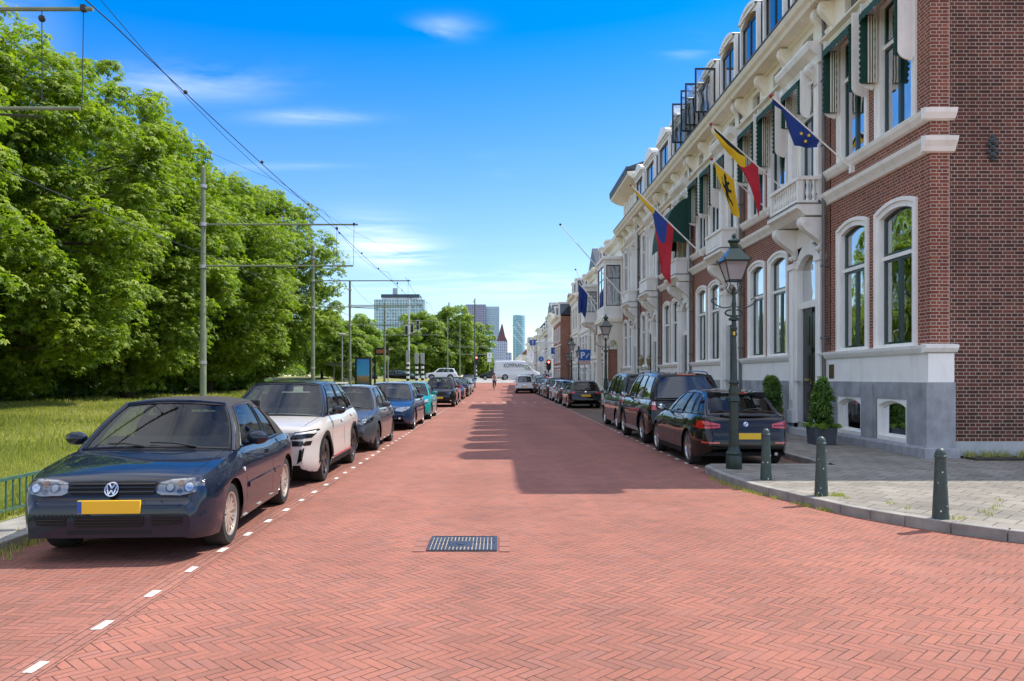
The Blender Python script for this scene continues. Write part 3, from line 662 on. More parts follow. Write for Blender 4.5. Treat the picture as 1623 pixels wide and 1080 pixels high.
def row_house(s0, s1, label, FX=8.25, portal=True, aw=True, dorm='arch', wins=None, big_awn=False, wallm=None, end=False, group='tall terraced houses in the row', tile=False, curt=True, opn=(), white=False, far=False):
    wallm = wallm or M_BRICK
    h = empty('row_house', (FX, (s0 + s1) / 2, 0), label, 'house', group)
    holes = []; p0 = p1 = s0
    if wins is None: wins = [(s0 + 2.75, s0 + 4.38), (s0 + 4.62, s0 + 6.25)]
    wm = M_WHITE
    for (a, b) in wins:
        holes.append(win(h, FX, a, b, 2.24, 5.34, curt=curt, far=far))
        holes.append(win(h, FX, a + .03, b - .03, 6.74, 9.78, rise=.06, transom=.68, curt=curt, far=far))
        if aw: awning(h, FX, a + .08, b - .08, 7.9, 9.75)
    bays = []
    # ---- portal bay
    if portal:
        p0, p1 = s0 + .25, s0 + 2.35; pc = (p0 + p1) / 2
        mb = MB()
        for (a, b) in ((p0, p0 + .3), (p1 - .3, p1)):
            F0 = FX - .14; mb.box(F0, FX + .02, a, b, .5, 4.6); mb.box(F0 - .04, FX, a - .03, b + .03, .4, .75); mb.box(F0 - .04, FX, a - .04, b + .04, 4.6, 4.75); mb.box(F0 - .02, F0, a + .06, b - .06, 1.0, 4.4)
        i = arch(p0 + .36, p1 - .36, .45, 4.55, .34); o = arch(p0 + .3, p1 - .3, .44, 4.75, .45); mb.ring(o, i, 'x', FX - .05, FX + .5)
        mb.box(FX - .04, FX + .02, p0 + .3, p1 - .3, 5.15, 5.67)
        pt = mb.build('portal', M_WHITE, h)
        for ss in (p0 + .16, p1 - .16): mb = MB(); scroll_bracket(mb, FX, ss, .26, 4.78, 5.68, .6); mb.build('console', M_WHITE, pt, smooth=True, ang=35)
        mb = MB(); q0, q1 = p0 + .4, p1 - .4; qm = (q0 + q1) / 2; X = FX + .10
        mb.box(X, X + .07, q0, q1, .47, 3.5)
        for (a, b) in ((q0 + .08, qm - .05), (qm + .05, q1 - .08)):
            for (c, e) in ((.62, 1.3), (1.42, 2.3), (2.42, 3.35)): mb.box(X - .03, X, a, b, c, e); mb.box(X - .045, X - .03, a + .08, b - .08, c + .08, e - .08)
        mb.box(X - .04, X, qm - .03, qm + .03, .5, 3.48)
        dr = mb.build('door', M_BLACK, h)
        mb = MB(); mb.ball((X - .09, qm - .1, 1.5), .04, 8); mb.box(X - .06, X - .035, qm + .1, qm + .4, 1.55, 1.62); mb.build('door_handle', mat('brass', (.6, .42, .16), .3, metal=1), dr, smooth=True)
        mb = MB(); mb.box(X - .06, X + .08, q0 - .04, q1 + .04, 3.5, 3.68); mb.build('transom', M_WHITE, pt)
        mb = MB(); pts = arch(q0 + .0, q1 - .0, 3.68, 4.5, .3); mb.add([(X + .02, p[0], p[1]) for p in pts], [tuple(range(len(pts)))]); mb.build('fanlight', M_PANE, pt)
        mb = MB(); mb.box(FX - .28, FX + .5, p0 + .2, p1 - .2, .115, .28); mb.box(FX - .02, FX + .5, p0 + .33, p1 - .33, .28, .45); mb.build('doorstep', M_STONE2, h)
        balcony(h, FX, p0 - .02, p1 + .02, .74, 5.98 + .02, solid=(s0 > 25))
        holes += [(p0 + .28, p1 - .28, .45, 5.2)]
        # french window and its aedicule on the first floor
        holes.append(win(h, FX, pc - .72, pc + .72, 6.04, 9.6, tw=.2, rise=0, transom=.74, curt=curt, far=far, name='french_window'))
        mb = MB()
        for a in (p0 + .02, p1 - .32):
            mb.box(FX - .18, FX + .01, a, a + .3, 6.05, 9.55); mb.box(FX - .2, FX - .18, a + .06, a + .24, 6.3, 9.0)
        moulding(mb, FX, p0 - .12, p1 + .12, [(0, 9.55), (.2, 9.55), (.26, 9.7), (.45, 9.86), (.5, 9.98), (.5, 10.04), (0, 10.08)])
        mb.build('aedicule', M_WHITE, h)
        for ss in (p0 + .17, p1 - .17): mb = MB(); scroll_bracket(mb, FX - .18, ss, .22, 9.02, 9.55, .22); mb.build('capital', M_WHITE, h, smooth=True, ang=35)
        if aw and not big_awn: awning(h, FX - .18, pc - .62, pc + .62, 8.3, 9.5, dd=.3)
        bays.append((p0, p1))
    # ---- wall
    # basement windows
    bw = []
    for (a, b) in wins:
        c = (a + b) / 2; w_ = .62 * min(1, (b - a) / 1.55); bw.append((c - w_, c + w_))
    mb = MB(); hb = [(a, b, .33, 1.20) for a, b in bw] + ([(p0 + .28, p1 - .28, .1, 1.56)] if portal else [])
    PX = FX - .1
    wall_sheet(mb, PX, s0, s1, .1, 1.55, hb)
    for a, b in bw:
        o = arch(a, b, .33, 1.2, .0); top = arch(a, b, 1.2, 1.2, .0)
    mb.add([(PX, s0, 1.55), (PX, s1, 1.55), (FX, s1, 1.55), (FX, s0, 1.55)], [(0, 1, 2, 3)])
    pl = mb.build('plinth', M_STONE, h)
    mb = MB()
    gaps = [(s0, s1)] if not portal else [(s0, p0 + .25), (p1 - .25, s1)]
    for (a, b) in gaps:
        if b - a < .05: continue
        moulding(mb, PX, a, b, [(0, .1), (.07, .1), (.07, .27), (.03, .33), (0, .33)])
        # slightly raised piers between the basement windows
    mb.build('plinth_foot', M_STONE, h)
    mb = MB()
    edges = [s0] + [v for ab in bw for v in ab] + [s1]
    for k in range(0, len(edges) - 1, 2):
        a, b = edges[k] + .12, edges[k + 1] - .12
        if portal and k == 0: a = p1 + .05
        if b - a > .12: MB().box(PX - .035, PX, a, b, .33, 1.54).build('plinth_pier', M_STONE, h)
    for a, b in bw:
        mb = MB(); mb.ring(arch(a, b, .33, 1.2, .0), arch(a + .05, b - .05, .42, 1.04, .12), 'x', PX + .012, PX + .16); w = mb.build('basement_window', M_WHITE, h)
        mb = MB(); xs = PX + .11; mb.ring(arch(a + .05, b - .05, .42, 1.04, .12), arch(a + .1, b - .1, .47, .99, .12), 'x', xs, xs + .04); mb.build('sash', M_WHITE, w)
        mb = MB(); pts = arch(a + .06, b - .06, .43, 1.03, .12); mb.add([(xs + .02, p[0], p[1]) for p in pts], [tuple(range(len(pts)))]); mb.build('pane', M_PANE, w)
        mb = MB(); mb.grid([[(xs + .2, a, .4), (xs + .24, a + .06, .4), (xs + .2, a + .13, .4)], [(xs + .2, a, 1.2), (xs + .24, a + .06, 1.2), (xs + .2, a + .13, 1.2)]]); mb.build('curtain', M_CURT, w)
    mb = MB()
    for (a, b) in gaps:
        moulding(mb, FX, a, b, [(.0, 1.55), (.075, 1.55), (.075, 2.08), (.12, 2.12), (.16, 2.2), (.17, 2.26), (0, 2.28)])
    mb.build('base_band', M_WHITE, h)
    mb = MB(); wall_sheet(mb, FX, s0, s1, 1.5, 9.9, holes)
    # shell: party walls, back, roof deck
    mb.build('wall', wallm, h, recalc=False)
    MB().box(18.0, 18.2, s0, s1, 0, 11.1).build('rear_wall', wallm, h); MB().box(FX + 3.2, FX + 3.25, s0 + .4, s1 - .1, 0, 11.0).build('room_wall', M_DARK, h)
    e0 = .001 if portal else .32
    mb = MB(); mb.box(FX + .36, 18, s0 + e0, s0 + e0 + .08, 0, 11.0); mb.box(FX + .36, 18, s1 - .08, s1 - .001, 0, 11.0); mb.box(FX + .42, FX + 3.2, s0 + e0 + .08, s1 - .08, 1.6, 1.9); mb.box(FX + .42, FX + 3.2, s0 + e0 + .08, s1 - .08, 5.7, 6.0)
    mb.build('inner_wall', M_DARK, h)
    # string courses
    mb = MB()
    cut = [(s0, s1)] if not portal else [(s0, p0 - .02), (p1 + .02, s1)]
    for (a, b) in cut:
        if b - a < .02: continue
        mb = MB(); moulding(mb, FX, a, b, [(0, 5.92), (.06, 5.94), (.1, 6.02), (.17, 6.12), (.19, 6.2), (0, 6.24)])
        moulding(mb, FX, a, b, [(0, 6.54), (.07, 6.56), (.14, 6.66), (.16, 6.74), (0, 6.77)]); mb.build('string_course', M_WHITE, h)
    # frieze, attic windows, cornice
    mb = MB(); ah = [((a + b) / 2 - .4, (a + b) / 2 + .4, 10.12, 10.68) for a, b in wins + ([(p0, p1)] if portal else [])]
    wall_sheet(mb, FX - .03, s0, s1, 9.9, ZC, ah)
    for (a, b, c, d) in ah: mb.ring(arch(a, b, c, d, 0), arch(a + .05, b - .05, c + .05, d - .05, 0), 'x', FX - .03, FX + .2)
    moulding(mb, FX - .03, s0, s1, [(0, 9.8), (.06, 9.82), (.1, 9.92), (.2, 9.98), (.2, 10.02), (0, 10.05)]) if not portal else [moulding(mb, FX - .03, a, b, [(0, 9.8), (.06, 9.82), (.1, 9.92), (.2, 9.98), (.2, 10.02), (0, 10.05)]) for a, b in ((s0, p0 - .13), (p1 + .13, s1))]
    mb.build('frieze', M_CREAM, h)
    for (a, b, c, d) in ah:
        mb = MB(); mb.add([(FX + .12, a, c), (FX + .12, b, c), (FX + .12, b, d), (FX + .12, a, d)], [(0, 1, 2, 3)]); mb.build('attic_pane', M_PANEF, h)
    mb = MB(); g = FX - .03
    moulding(mb, FX, s0, s1, [(0, ZC - .05), (.1, ZC - .05), (.14, ZC + .02), (.46, ZC + .04), (.5, ZC + .13), (.58, ZC + .2), (.64, ZC + .33), (0, ZC + .36)])
    mb.build('cornice', M_CREAM, h)
    mb = MB(); mb.box(FX - .655, FX - .2, s0, s1, ZC + .362, ZC + .40); mb.build('gutter', M_PIPE, h)
    mb = MB()
    bs = [s0 + .18, s1 - .18] + [(p1 + .2)] * portal + [(wins[0][1] + wins[1][0]) / 2] * (len(wins) > 1)
    for b in bs: mb = MB(); scroll_bracket(mb, FX - .03, b, .18, 10.02, ZC - .02, .32); mb.build('bracket', M_CREAM, h, smooth=True, ang=35)
    # roof
    mb = MB(); zt = 11.21 if dorm is None else 13.2
    if dorm is None:
        mb.box(FX - .2, 18.2, s0, s1, 11.19, 11.23)
    else:
        mb.prism([(FX + .0, 11.2), (FX + 1.35, zt), (FX + 3.0, zt + .25 * (not tile)), (18.2, zt - .3), (18.2, 11.2)] if not tile else [(FX + .2, 11.2), (FX + 3.0, 13.6), (FX + 6, 14.0), (18.2, 11.2)], 'y', s0, s1)
    mb.build('roof', M_TILE if tile else M_SLATE, h)
    if dorm == 'arch':
        n = int((s1 - s0) / 2.2)
        for k in range(n):
            c = s0 + (k + .5) * (s1 - s0) / n; dormer(h, c - .86, c + .86, 11.25, 13.45, X0=FX - .25, openw=(k in opn))
    elif dorm == 'box':
        for c in (s0 + 1.5, s0 + 4.6):
            dormer(h, c - 1.15, c + 1.15, 11.25, 13.0, X0=FX - .3, style='box')
            mb = MB(); mb.prism([(c - 1.2, 13.13), (c + 1.2, 13.13), (c + .8, 13.35), (c, 13.6), (c - .8, 13.35)], 'x', FX - .4, FX + 1.2); mb.build('pediment', M_WHITE, h)
    # rain pipe at the near joint
    if portal:
        mb = MB(); mb.tube([(FX - .12, s0 + .08, ZC + .1), (FX - .12, s0 + .08, 9.7), (FX - .12, s0 + .08, .2)], .05, 8)
        for zz in (2.6, 4.4, 7.4, 9.0): mb.box(FX - .18, FX, s0 + .02, s0 + .14, zz, zz + .05)
        mb.build('drainpipe', M_PIPE, h, smooth=True)
    if big_awn:
        mb = MB(); c0, c1 = s0 + .2, s0 + 2.6; rows = []; arcp = [(math.sin(t * math.pi / 2 / 10) * 1.2, 7.35 + math.cos(t * math.pi / 2 / 10) * 1.9) for t in range(11)]
        for y in np.linspace(c0, c1, 8): rows.append([(FX - .02 - d, y, zz) for d, zz in arcp] + [(FX - 1.24, y, 7.15)])
        mb.grid(rows)
        for y in (c0, c1):
            mb.add([(FX - .02, y, 7.35)] + [(FX - .02 - d, y, zz) for d, zz in arcp], [tuple([0] + list(range(1, 12)))])
        mb.build('open_awning', M_GREENC, h, recalc=False)
    return h
row_house(14.9, 19.35, 'corner house of dark red brick with an exposed blank side wall at the street corner', portal=False, wins=[(15.34, 17.06), (17.34, 18.96)], dorm=None)
hA = [o for o in bpy.data.objects if o.name == 'row_house'][0]
# the corner pier, plinth return and side wall
mb = MB(); mb.box(8.253, 8.62, 14.9, 15.2, 1.4, 11.18); mb.build('corner_pier', M_BRICK, hA)
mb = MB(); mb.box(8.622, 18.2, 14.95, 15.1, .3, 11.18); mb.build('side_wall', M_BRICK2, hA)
mb = MB(); mb.box(8.602, 8.612, 14.897, 14.9, 2.3, 11.2); mb.build('joint_strip', mat('mortar_joint', (.5, .45, .38), .9), hA)
mb = MB(); mb.box(8.68, 18.25, 14.90, 14.95, .05, .42); mb.build('side_plinth', M_STONE2, hA)
mb = MB(); mb.box(8.12, 8.68, 14.80, 15.1, .05, 1.55); mb.box(8.05, 8.72, 14.72, 15.1, .05, .3); mb.build('corner_stone', M_STONE, hA, bevel=.01)
mb = MB(); mb.box(8.165, 8.66, 14.82, 14.9, 1.553, 2.10); mb.prism([(14.9, 2.10), (14.78, 2.13), (14.73, 2.2), (14.72, 2.26), (14.9, 2.285)], 'x', 8.07, 8.70); mb.build('base_band_return', M_WHITE, hA)
mb = MB()
for pr in ([(14.9, 5.92), (14.84, 5.94), (14.8, 6.02), (14.73, 6.12), (14.71, 6.2), (14.9, 6.24)], [(14.9, 6.54), (14.83, 6.56), (14.76, 6.66), (14.74, 6.74), (14.9, 6.77)]):
    mb.prism(pr, 'x', 8.07, 8.69)
mb.build('string_course_return', M_WHITE, hA)
mb = MB(); mb.box(7.6, 8.9, 14.4, 14.9, ZC, ZC + .35); mb.build('cornice_return', M_CREAM, hA)
an = MB()
for (dx, dz, r) in [(0, 0, .07), (0, .13, .075), (0, -.13, .075), (.07, .07, .05), (-.07, .07, .05), (.07, -.07, .05), (-.07, -.07, .05), (0, .22, .045), (0, -.22, .045), (.06, .17, .035), (-.06, .17, .035), (.06, -.17, .035), (-.06, -.17, .035)]:
    an.ball((9.46 + dx, 14.93, 6.02 + dz), r, 7, (1, .5, 1))
an.build('wall_anchor', M_BLACK, hA, smooth=True)
mb = MB(); mb.box(8.16, 8.175, 18.98, 19.25, 1.62, 1.96); mb.build('name_plate', mat('old_brass', (.16, .10, .04), .45, metal=.6), hA)

hB = row_house(19.4, 26.05, 'brick house with the black double door and balustraded balcony beside the corner house')
hC = row_house(26.1, 32.8, 'red brick house with open attic casements, second balcony from the street corner', opn=(1, 2))
row_house(32.85, 39.25, 'white fronted house with the wide open dark green awning on its first floor', dorm='box', tile=True, aw=False, big_awn=True, wins=[(35.4, 36.95), (37.25, 38.8)])
row_house(39.3, 45.0, 'cream trimmed house between the green awning house and the higher gabled house', dorm='box', tile=True, aw=False, wins=[(41.9, 43.2), (43.45, 44.8)])
row_house(45.05, 51.4, 'taller terraced house with an extra storey and a projecting roof edge', dorm=None, aw=False, wins=[(47.7, 49.2), (49.5, 51.0)])
hF = [o for o in bpy.data.objects if o.name.startswith('row_house')][-1]
mb = MB(); mb.box(8.3, 18, 45.05, 51.4, 11.23, 13.2)
mb.build('upper_storey', M_CREAM, hF)
for (a, b) in ((45.6, 46.7), (47.8, 48.9), (49.7, 50.8)): win(hF, 8.29, a, b, 11.35, 12.9, tw=.14, rise=.2, far=True, transom=.7)
mb = MB(); moulding(mb, 8.3, 44.9, 51.6, [(0, 13.0), (.5, 13.15), (.85, 13.35), (.9, 13.5), (0, 13.55)]); mb.box(7.4, 18.2, 44.9, 51.6, 13.551, 13.75); mb.prism([(7.5, 13.75), (18, 13.75), (14, 15.0), (11, 15.0)], 'y', 45, 51.5)
mb.build('upper_roof', M_SLATE, hF)
mb = MB(); moulding(mb, 8.3, 44.85, 51.65, [(0.001, 12.9), (.48, 13.05), (.80, 13.25), (.86, 13.45), (.001, 13.5)]); mb.build('upper_cornice', M_CREAM, hF)

def far_house(s0, s1, FX, H, wallm, label, z0=0.0, nwin=3, floors=3, orl=None, gab=False, roofm=None, bot=2.2, back=16.0, group='tall terraced houses in the row', wm=None, dorm=0):
    h = empty('row_house', (FX, (s0 + s1) / 2, z0), label, 'house', group); wm = wm or M_WHITE
    mb = MB(); mb.box(FX, FX + back - 8, s0, s1, z0 - .3, H); mb.build('wall', wallm, h)
    mb = MB(); mb.box(FX - .07, FX, s0, s1, z0 - .3, z0 + bot * .5); mb.build('plinth', M_STONE2, h)
    mb = MB(); moulding(mb, FX, s0 - .02, s1 + .02, [(0, H - .6), (.12, H - .55), (.15, H - .2), (.45, H - .1), (.5, H + .12), (0, H + .15)]); mb.build('cornice', M_CREAM, h)
    mb = MB(); fh = (H - z0 - .8) / floors
    for f in range(1, floors): mb = MB(); moulding(mb, FX, s0, s1, [(0, z0 + f * fh - .12), (.1, z0 + f * fh - .05), (.12, z0 + f * fh + .08), (0, z0 + f * fh + .1)]); mb.build('string_course', wm, h)
    for f in range(floors):
        for k in range(nwin):
            c = s0 + (k + .5) * (s1 - s0) / nwin; w = min(.62, (s1 - s0) / nwin * .38); zb = z0 + f * fh + (.5 if f else .9); zt = z0 + (f + 1) * fh - .35
            mb = MB(); o = arch(c - w - .12, c + w + .12, zb - .1, zt, .12, 5); i = arch(c - w, c + w, zb, zt - .1, .1, 5); mb.ring(o, i, 'x', FX - .07, FX + .001)
            mb.box(FX - .05, FX - .01, c - w, c + w, zb + (zt - zb) * .66, zb + (zt - zb) * .70); wo = mb.build('window', wm, h)
            mb = MB(); mb.add([(FX - .012, p[0], p[1]) for p in i], [tuple(range(len(i)))]); mb.build('pane', M_PANEF, wo)
    mb = MB()
    if gab: mb.prism([(s0, H + .15), (s1, H + .15), ((s0 + s1) / 2, H + 2.2)], 'x', FX - .1, FX + back - 8)
    else: mb.prism([(FX, H + .15), (FX + 1.6, H + 2.0), (FX + 3.5, H + 2.1), (FX + back - 8, H + .15)], 'y', s0, s1)
    rf = mb.build('roof', roofm or M_SLATE, h)
    mb = MB(); cy = s0 + .6; mb.box(FX + 2.4, FX + 3.1, cy, cy + .8, H + .1, H + 2.9); mb.lathe([(.1, 0), (.09, .3)], (FX + 2.6, cy + .25, H + 2.9), 8); mb.lathe([(.1, 0), (.09, .3)], (FX + 2.9, cy + .55, H + 2.9), 8); mb.build('chimney', M_BRICK3, rf)
    for k in range(dorm):
        c = s0 + (k + .5) * (s1 - s0) / dorm; dormer(h, c - .6, c + .6, H + .15, H + 1.6, X0=FX - .02, X1=FX + 1.6, style='box')
    if orl: oriel(h, FX, *orl)
    return h
def oriel(h, FX, s0, s1, d, z0, z1, m=None):
    m = m or M_WHITE; X = FX - d
    mb = MB(); p = .16
    for (a, b) in ((s0, s0 + p), (s1 - p, s1)): mb.box(X, X + p, a, b, z0, z1)
    mb.box(X + p, FX, s0, s1, z0, z0 + .75); mb.box(X, X + p, s0 + p, s1 - p, z0, z0 + .75); mb.box(X + p, FX, s0, s1, z1 - .35, z1); mb.box(X, X + p, s0 + p, s1 - p, z1 - .35, z1)
    mb.box(FX - .12, FX, s0 + .001, s1 - .001, z0 + .75, z1 - .35)
    mb.box(X - .12, FX, s0 - .12, s1 + .12, z1, z1 + .14); mb.box(X - .06, FX, s0 - .06, s1 + .06, z1 + .14, z1 + .22); mb.box(X - .05, FX, s0 - .05, s1 + .05, z0 - .1, z0)
    mb.prism([(FX, z0 - .1), (X + .05, z0 - .1), (X + .2, z0 - .3), (FX - d * .4, z0 - .45), (FX, z0 - .95)], 'y', s0 + .15, s1 - .15)
    o = mb.build('oriel', m, h)
    mb = MB(); f = .06
    for y in (s0 + .06, s1 - .1):
        a, b, c, e = X + p, FX - .12, z0 + .75, z1 - .35; t = c + (e - c) * .68
        for (x0, x1, q0, q1) in ((a, a + f, c, e), (b - f, b, c, e), (a + f, b - f, c, c + f), (a + f, b - f, e - f, e), (a + f, b - f, t - .03, t + .03)): mb.box(x0, x1, y, y + .05, q0, q1)
    a, b = s0 + p, s1 - p
    for (y0, y1, q0, q1) in ((a, a + f, c, e), (b - f, b, c, e), (a + f, b - f, c, c + f), (a + f, b - f, e - f, e), (a + f, b - f, t - .03, t + .03), ((a + b) / 2 - .05, (a + b) / 2 + .05, c + f, e - f)): mb.box(X + .05, X + .1, y0, y1, q0, q1)
    w = mb.build('window', M_BLACK, o)
    mb = MB(); mb.add([(X + p, s0 + .09, c), (FX - .12, s0 + .09, c), (FX - .12, s0 + .09, e), (X + p, s0 + .09, e)], [(0, 1, 2, 3)]); mb.add([(X + .08, a, c), (X + .08, b, c), (X + .08, b, e), (X + .08, a, e)], [(0, 1, 2, 3)]); mb.build('pane', M_PANE, w, recalc=False)
    mb = MB(); mb.box(X + .5, X + .53, s0 + .4, s0 + .7, c, e - .3); mb.build('curtain', M_CURT, w)
G = far_house(51.45, 57.5, 8.25, 10.9, M_CREAM, 'house with a two storey white bay over a round arched passage', nwin=2)
# its projecting bay on an arch
mb = MB(); X0 = 7.0; s0, s1 = 51.5, 55.2
ring_o = [(X0, .1), (X0, 5.3)] + [(X0 + (8.25 - X0) * k / 8, 5.3) for k in range(1, 8)] + [(8.25, 5.3), (8.25, .1)]
ring_i = [(X0 + .3, .1), (X0 + .3, 3.6)] + [(7.625 - .3 * 1.08 * math.cos(math.pi * k / 8), 3.6 + .5 * math.sin(math.pi * k / 8)) for k in range(1, 8)] + [(7.95, 3.6), (7.95, .1)]
mb.ring(ring_o, ring_i, 'y', s0, s0 + .35); mb.box(X0, X0 + .3, s0 + .36, s1, .1, 1.0); mb.box(X0 + .001, X0 + .3, s1 - .4, s1, 1.0, 5.29); mb.box(X0 + .001, 8.25, s0 + .36, s1, 4.6, 5.299)
mb.box(X0 - .12, 8.25, s0 - .1, s1 + .1, 5.3, 5.55); mb.build('arched_porch', M_CREAM, G)
oriel(G, 8.25, 51.55, 55.1, 1.22, 5.6, 9.4, M_WHITE)
mb = MB(); mb.box(7.35, 8.2, 51.95, 52.1, .1, 3.5); mb.build('porch_wall', M_BRICK3, G)
far_house(57.6, 63.8, 8.25, 10.2, M_BRICK, 'brick terraced house between the arched porch house and the second oriel', nwin=3, dorm=2)
far_house(63.85, 70.5, 8.25, 10.5, M_CREAM, 'cream terraced house with the smaller oriel above a bracket', nwin=2, orl=(63.9, 66.4, 1.15, 6.2, 9.0), gab=True)
far_house(70.55, 77.5, 8.2, 9.6, M_WHITE, 'white painted terraced house beyond the second oriel, before the orange brick one', nwin=3, dorm=1)
far_house(77.55, 84.9, 8.0, 9.9, M_CREAM, 'cream terraced house whose far neighbour stands forward', nwin=3, dorm=2)
far_house(85, 96, 6.9, 8.3, M_BRICK3, 'orange brick house standing forward with a bare end wall', nwin=4, back=15, dorm=2, z0=.5)
random.seed(11)
y = 119.0; k = 0
cols = [M_CREAM, M_BRICK3, M_WHITE, M_CREAM, M_BRICK, M_WHITE, M_CREAM, M_BRICK3]
lab = ['pale corner house just beyond the crossroads', 'reddish house second beyond the crossroads', 'white house third beyond the crossroads', 'cream house fourth beyond the crossroads', 'dark brick house fifth beyond the crossroads', 'white narrow house sixth beyond the crossroads', 'cream house seventh beyond the crossroads', 'orange house eighth beyond the crossroads', 'pale house at the far end of the row']
while k < 9:
    w = random.uniform(9, 14); far_house(y, y + w, 8.3 + random.uniform(-.3, .4), random.uniform(9.2, 11.5), cols[k % 8], lab[k], z0=1.2, nwin=4, dorm=random.choice((0, 2)), group='houses beyond the crossroads', gab=(k == 0)); y += w + .05; k += 1
far_house(y, y + 60, 7.0, 8, M_CREAM, 'low pale building closing the row of houses far away', z0=1.2, nwin=8, floors=2, group='houses beyond the crossroads', roofm=M_BRICK3)

# ================================================================ TREES AND GREENERY
rng = np.random.default_rng(5)
def clump_leaves(centers, radii, n_per, size, nleaf=6, flat=0.75, droop=.45, r=rng):
    """palmate leaves spread over the outer part of each clump; returns quads and tones"""
    N = len(centers) * n_per
    c = np.repeat(centers, n_per, 0); rad = np.repeat(radii, n_per)
    d = r.normal(size=(N, 3)); d /= np.linalg.norm(d, axis=1)[:, None]
    d[:, 2] = np.where(d[:, 2] < -.35, -d[:, 2], d[:, 2])
    rr = rad * (0.55 + .5 * r.random(N) ** .6)
    p = c + d * rr[:, None] * np.array([1, 1, flat])
    # leaf plane normal: up and outward
    nrm = d * .8 + np.array([0, 0, .9]) + r.normal(size=(N, 3)) * .5; nrm /= np.linalg.norm(nrm, axis=1)[:, None]
    a = np.cross(nrm, r.normal(size=(N, 3))); a /= np.linalg.norm(a, axis=1)[:, None]; b = np.cross(nrm, a)
    sz = size * (0.65 + .7 * r.random(N))
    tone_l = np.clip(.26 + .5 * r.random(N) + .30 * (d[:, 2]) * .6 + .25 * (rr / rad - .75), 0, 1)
    out = []; tones = []
    for k in range(nleaf):
        th = 2 * np.pi * k / nleaf + r.random(N) * .3
        u = a * np.cos(th)[:, None] + b * np.sin(th)[:, None]
        w = np.cross(nrm, u)
        L = sz * (0.75 + .35 * r.random(N))
        tip = p + u * L[:, None] - nrm * (L * droop)[:, None]
        mid = p + u * (L * .58)[:, None] - nrm * (L * .12)[:, None]
        hw = (L * .24)[:, None]
        q = np.stack([p, mid - w * hw, tip, mid + w * hw], 1); out.append(q)
        tones.append(np.clip(tone_l + r.normal(size=N) * .05, 0, 1))
    return np.concatenate(out).reshape(-1, 3), np.concatenate(tones)
def crown_centers(n, rx, ry, z0, z1, r, lobes=9, rmin=.8, rmax=1.5):
    """clump centres in a shell of a lumpy dome"""
    H = z1 - z0; lob = r.normal(size=(lobes, 3)); lob /= np.linalg.norm(lob, axis=1)[:, None]; amp = .12 + .2 * r.random(lobes)
    C = []; Rr = []
    while len(C) < n:
        d = r.normal(size=3); d /= np.linalg.norm(d)
        k = 1 + sum(amp * np.maximum(0, lob @ d) ** 6) - .1
        t = .55 + .42 * r.random() ** .5
        zc = z0 + H * .45; hz = H * (.55 if d[2] > 0 else .45)
        p = np.array([d[0] * rx * k * t, d[1] * ry * k * t, zc + d[2] * hz * k * t])
        if p[2] < z0: continue
        C.append(p); Rr.append(r.uniform(rmin, rmax))
    return np.array(C), np.array(Rr)
def tree_meshes(seed, rx, z0, z1, n=150, n_per=52, size=.24, trunk_r=.32, leafm=M_LEAF, nleaf=6, rmin=.8, rmax=1.5, fork=.28):
    r = np.random.default_rng(seed); C, Rr = crown_centers(n, rx, rx, z0, z1, r, rmin=rmin, rmax=rmax)
    V, T = clump_leaves(C, Rr, n_per, size, nleaf=nleaf, r=r)
    # inner leaves so the crown is not hollow
    C2, R2 = crown_centers(n // 4, rx * .6, rx * .6, z0 + (z1 - z0) * .1, z0 + (z1 - z0) * .8, r, rmin=rmin * 1.3, rmax=rmax * 1.3)
    V2, T2 = clump_leaves(C2, R2, n_per // 2, size * 1.5, nleaf=nleaf, r=r)
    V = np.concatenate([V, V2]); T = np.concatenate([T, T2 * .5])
    crown = quads_obj('crown', V, leafm, None, T)
    mb = MB(); hf = z0 + (z1 - z0) * fork
    pts = [(0, 0, -.3), (.05, 0, .3), (0, .04, hf * .6), (.08, -.03, hf), (.12, .05, (hf + z1) / 2), (.1, .1, z1 * .85)]
    mb.tube(pts, [trunk_r * 1.35, trunk_r * 1.08, trunk_r * .92, trunk_r * .8, trunk_r * .4, .05], 12)
    for i in range(0, len(C), 6):
        c = Vector(C[i]); hb = hf * .7 + (z1 * .8 - hf * .7) * max(0, min(1, (c.z - z0) / (z1 - z0))) * .7
        s = Vector((.05, 0, min(hb, c.z + .5))); m = s.lerp(c, .5) + Vector((0, 0, -.35 if c.z < hf else .3))
        mb.tube([s, m, c], [trunk_r * .28, trunk_r * .17, .02], 6)
    trunk = mb.build('trunk', M_BARK, None, smooth=True, ang=80)
    return trunk, crown
def plant_tree(proto, x, y, z, label, rz=0, s=(1, 1, 1), cat='tree', name='chestnut_tree', group=None, first=False):
    e = empty(name, (x, y, z), label, cat, group, rz); e.scale = s
    for p in proto:
        q = p if first else p.copy()
        if not first: COL.objects.link(q)
        q.parent = e
    return e
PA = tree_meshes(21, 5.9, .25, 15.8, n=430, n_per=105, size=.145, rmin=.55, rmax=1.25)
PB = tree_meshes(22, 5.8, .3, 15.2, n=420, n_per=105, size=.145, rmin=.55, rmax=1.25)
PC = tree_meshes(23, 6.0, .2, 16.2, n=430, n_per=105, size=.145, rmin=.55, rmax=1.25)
G_CH = 'chestnut trees in a row along the verge'
zt = lambda x, y: verge_z(x, y) - .1
plant_tree(PA, -19.5, 29.5, zt(-18.6, 29.5), 'large chestnut tree in full leaf at the near end of the row', first=True, name='chestnut_tree', group=G_CH, s=(1.02, 1.02, .97))
plant_tree(PB, -19.2, 40.5, zt(-18, 40), 'large chestnut tree second from the left end of the row', first=True, group=G_CH, rz=.6)
plant_tree(PC, -19.1, 51.5, zt(-18, 51), 'large chestnut tree behind the first green tram mast, third from the left end', first=True, group=G_CH, rz=1.4, s=(1, 1, .98))
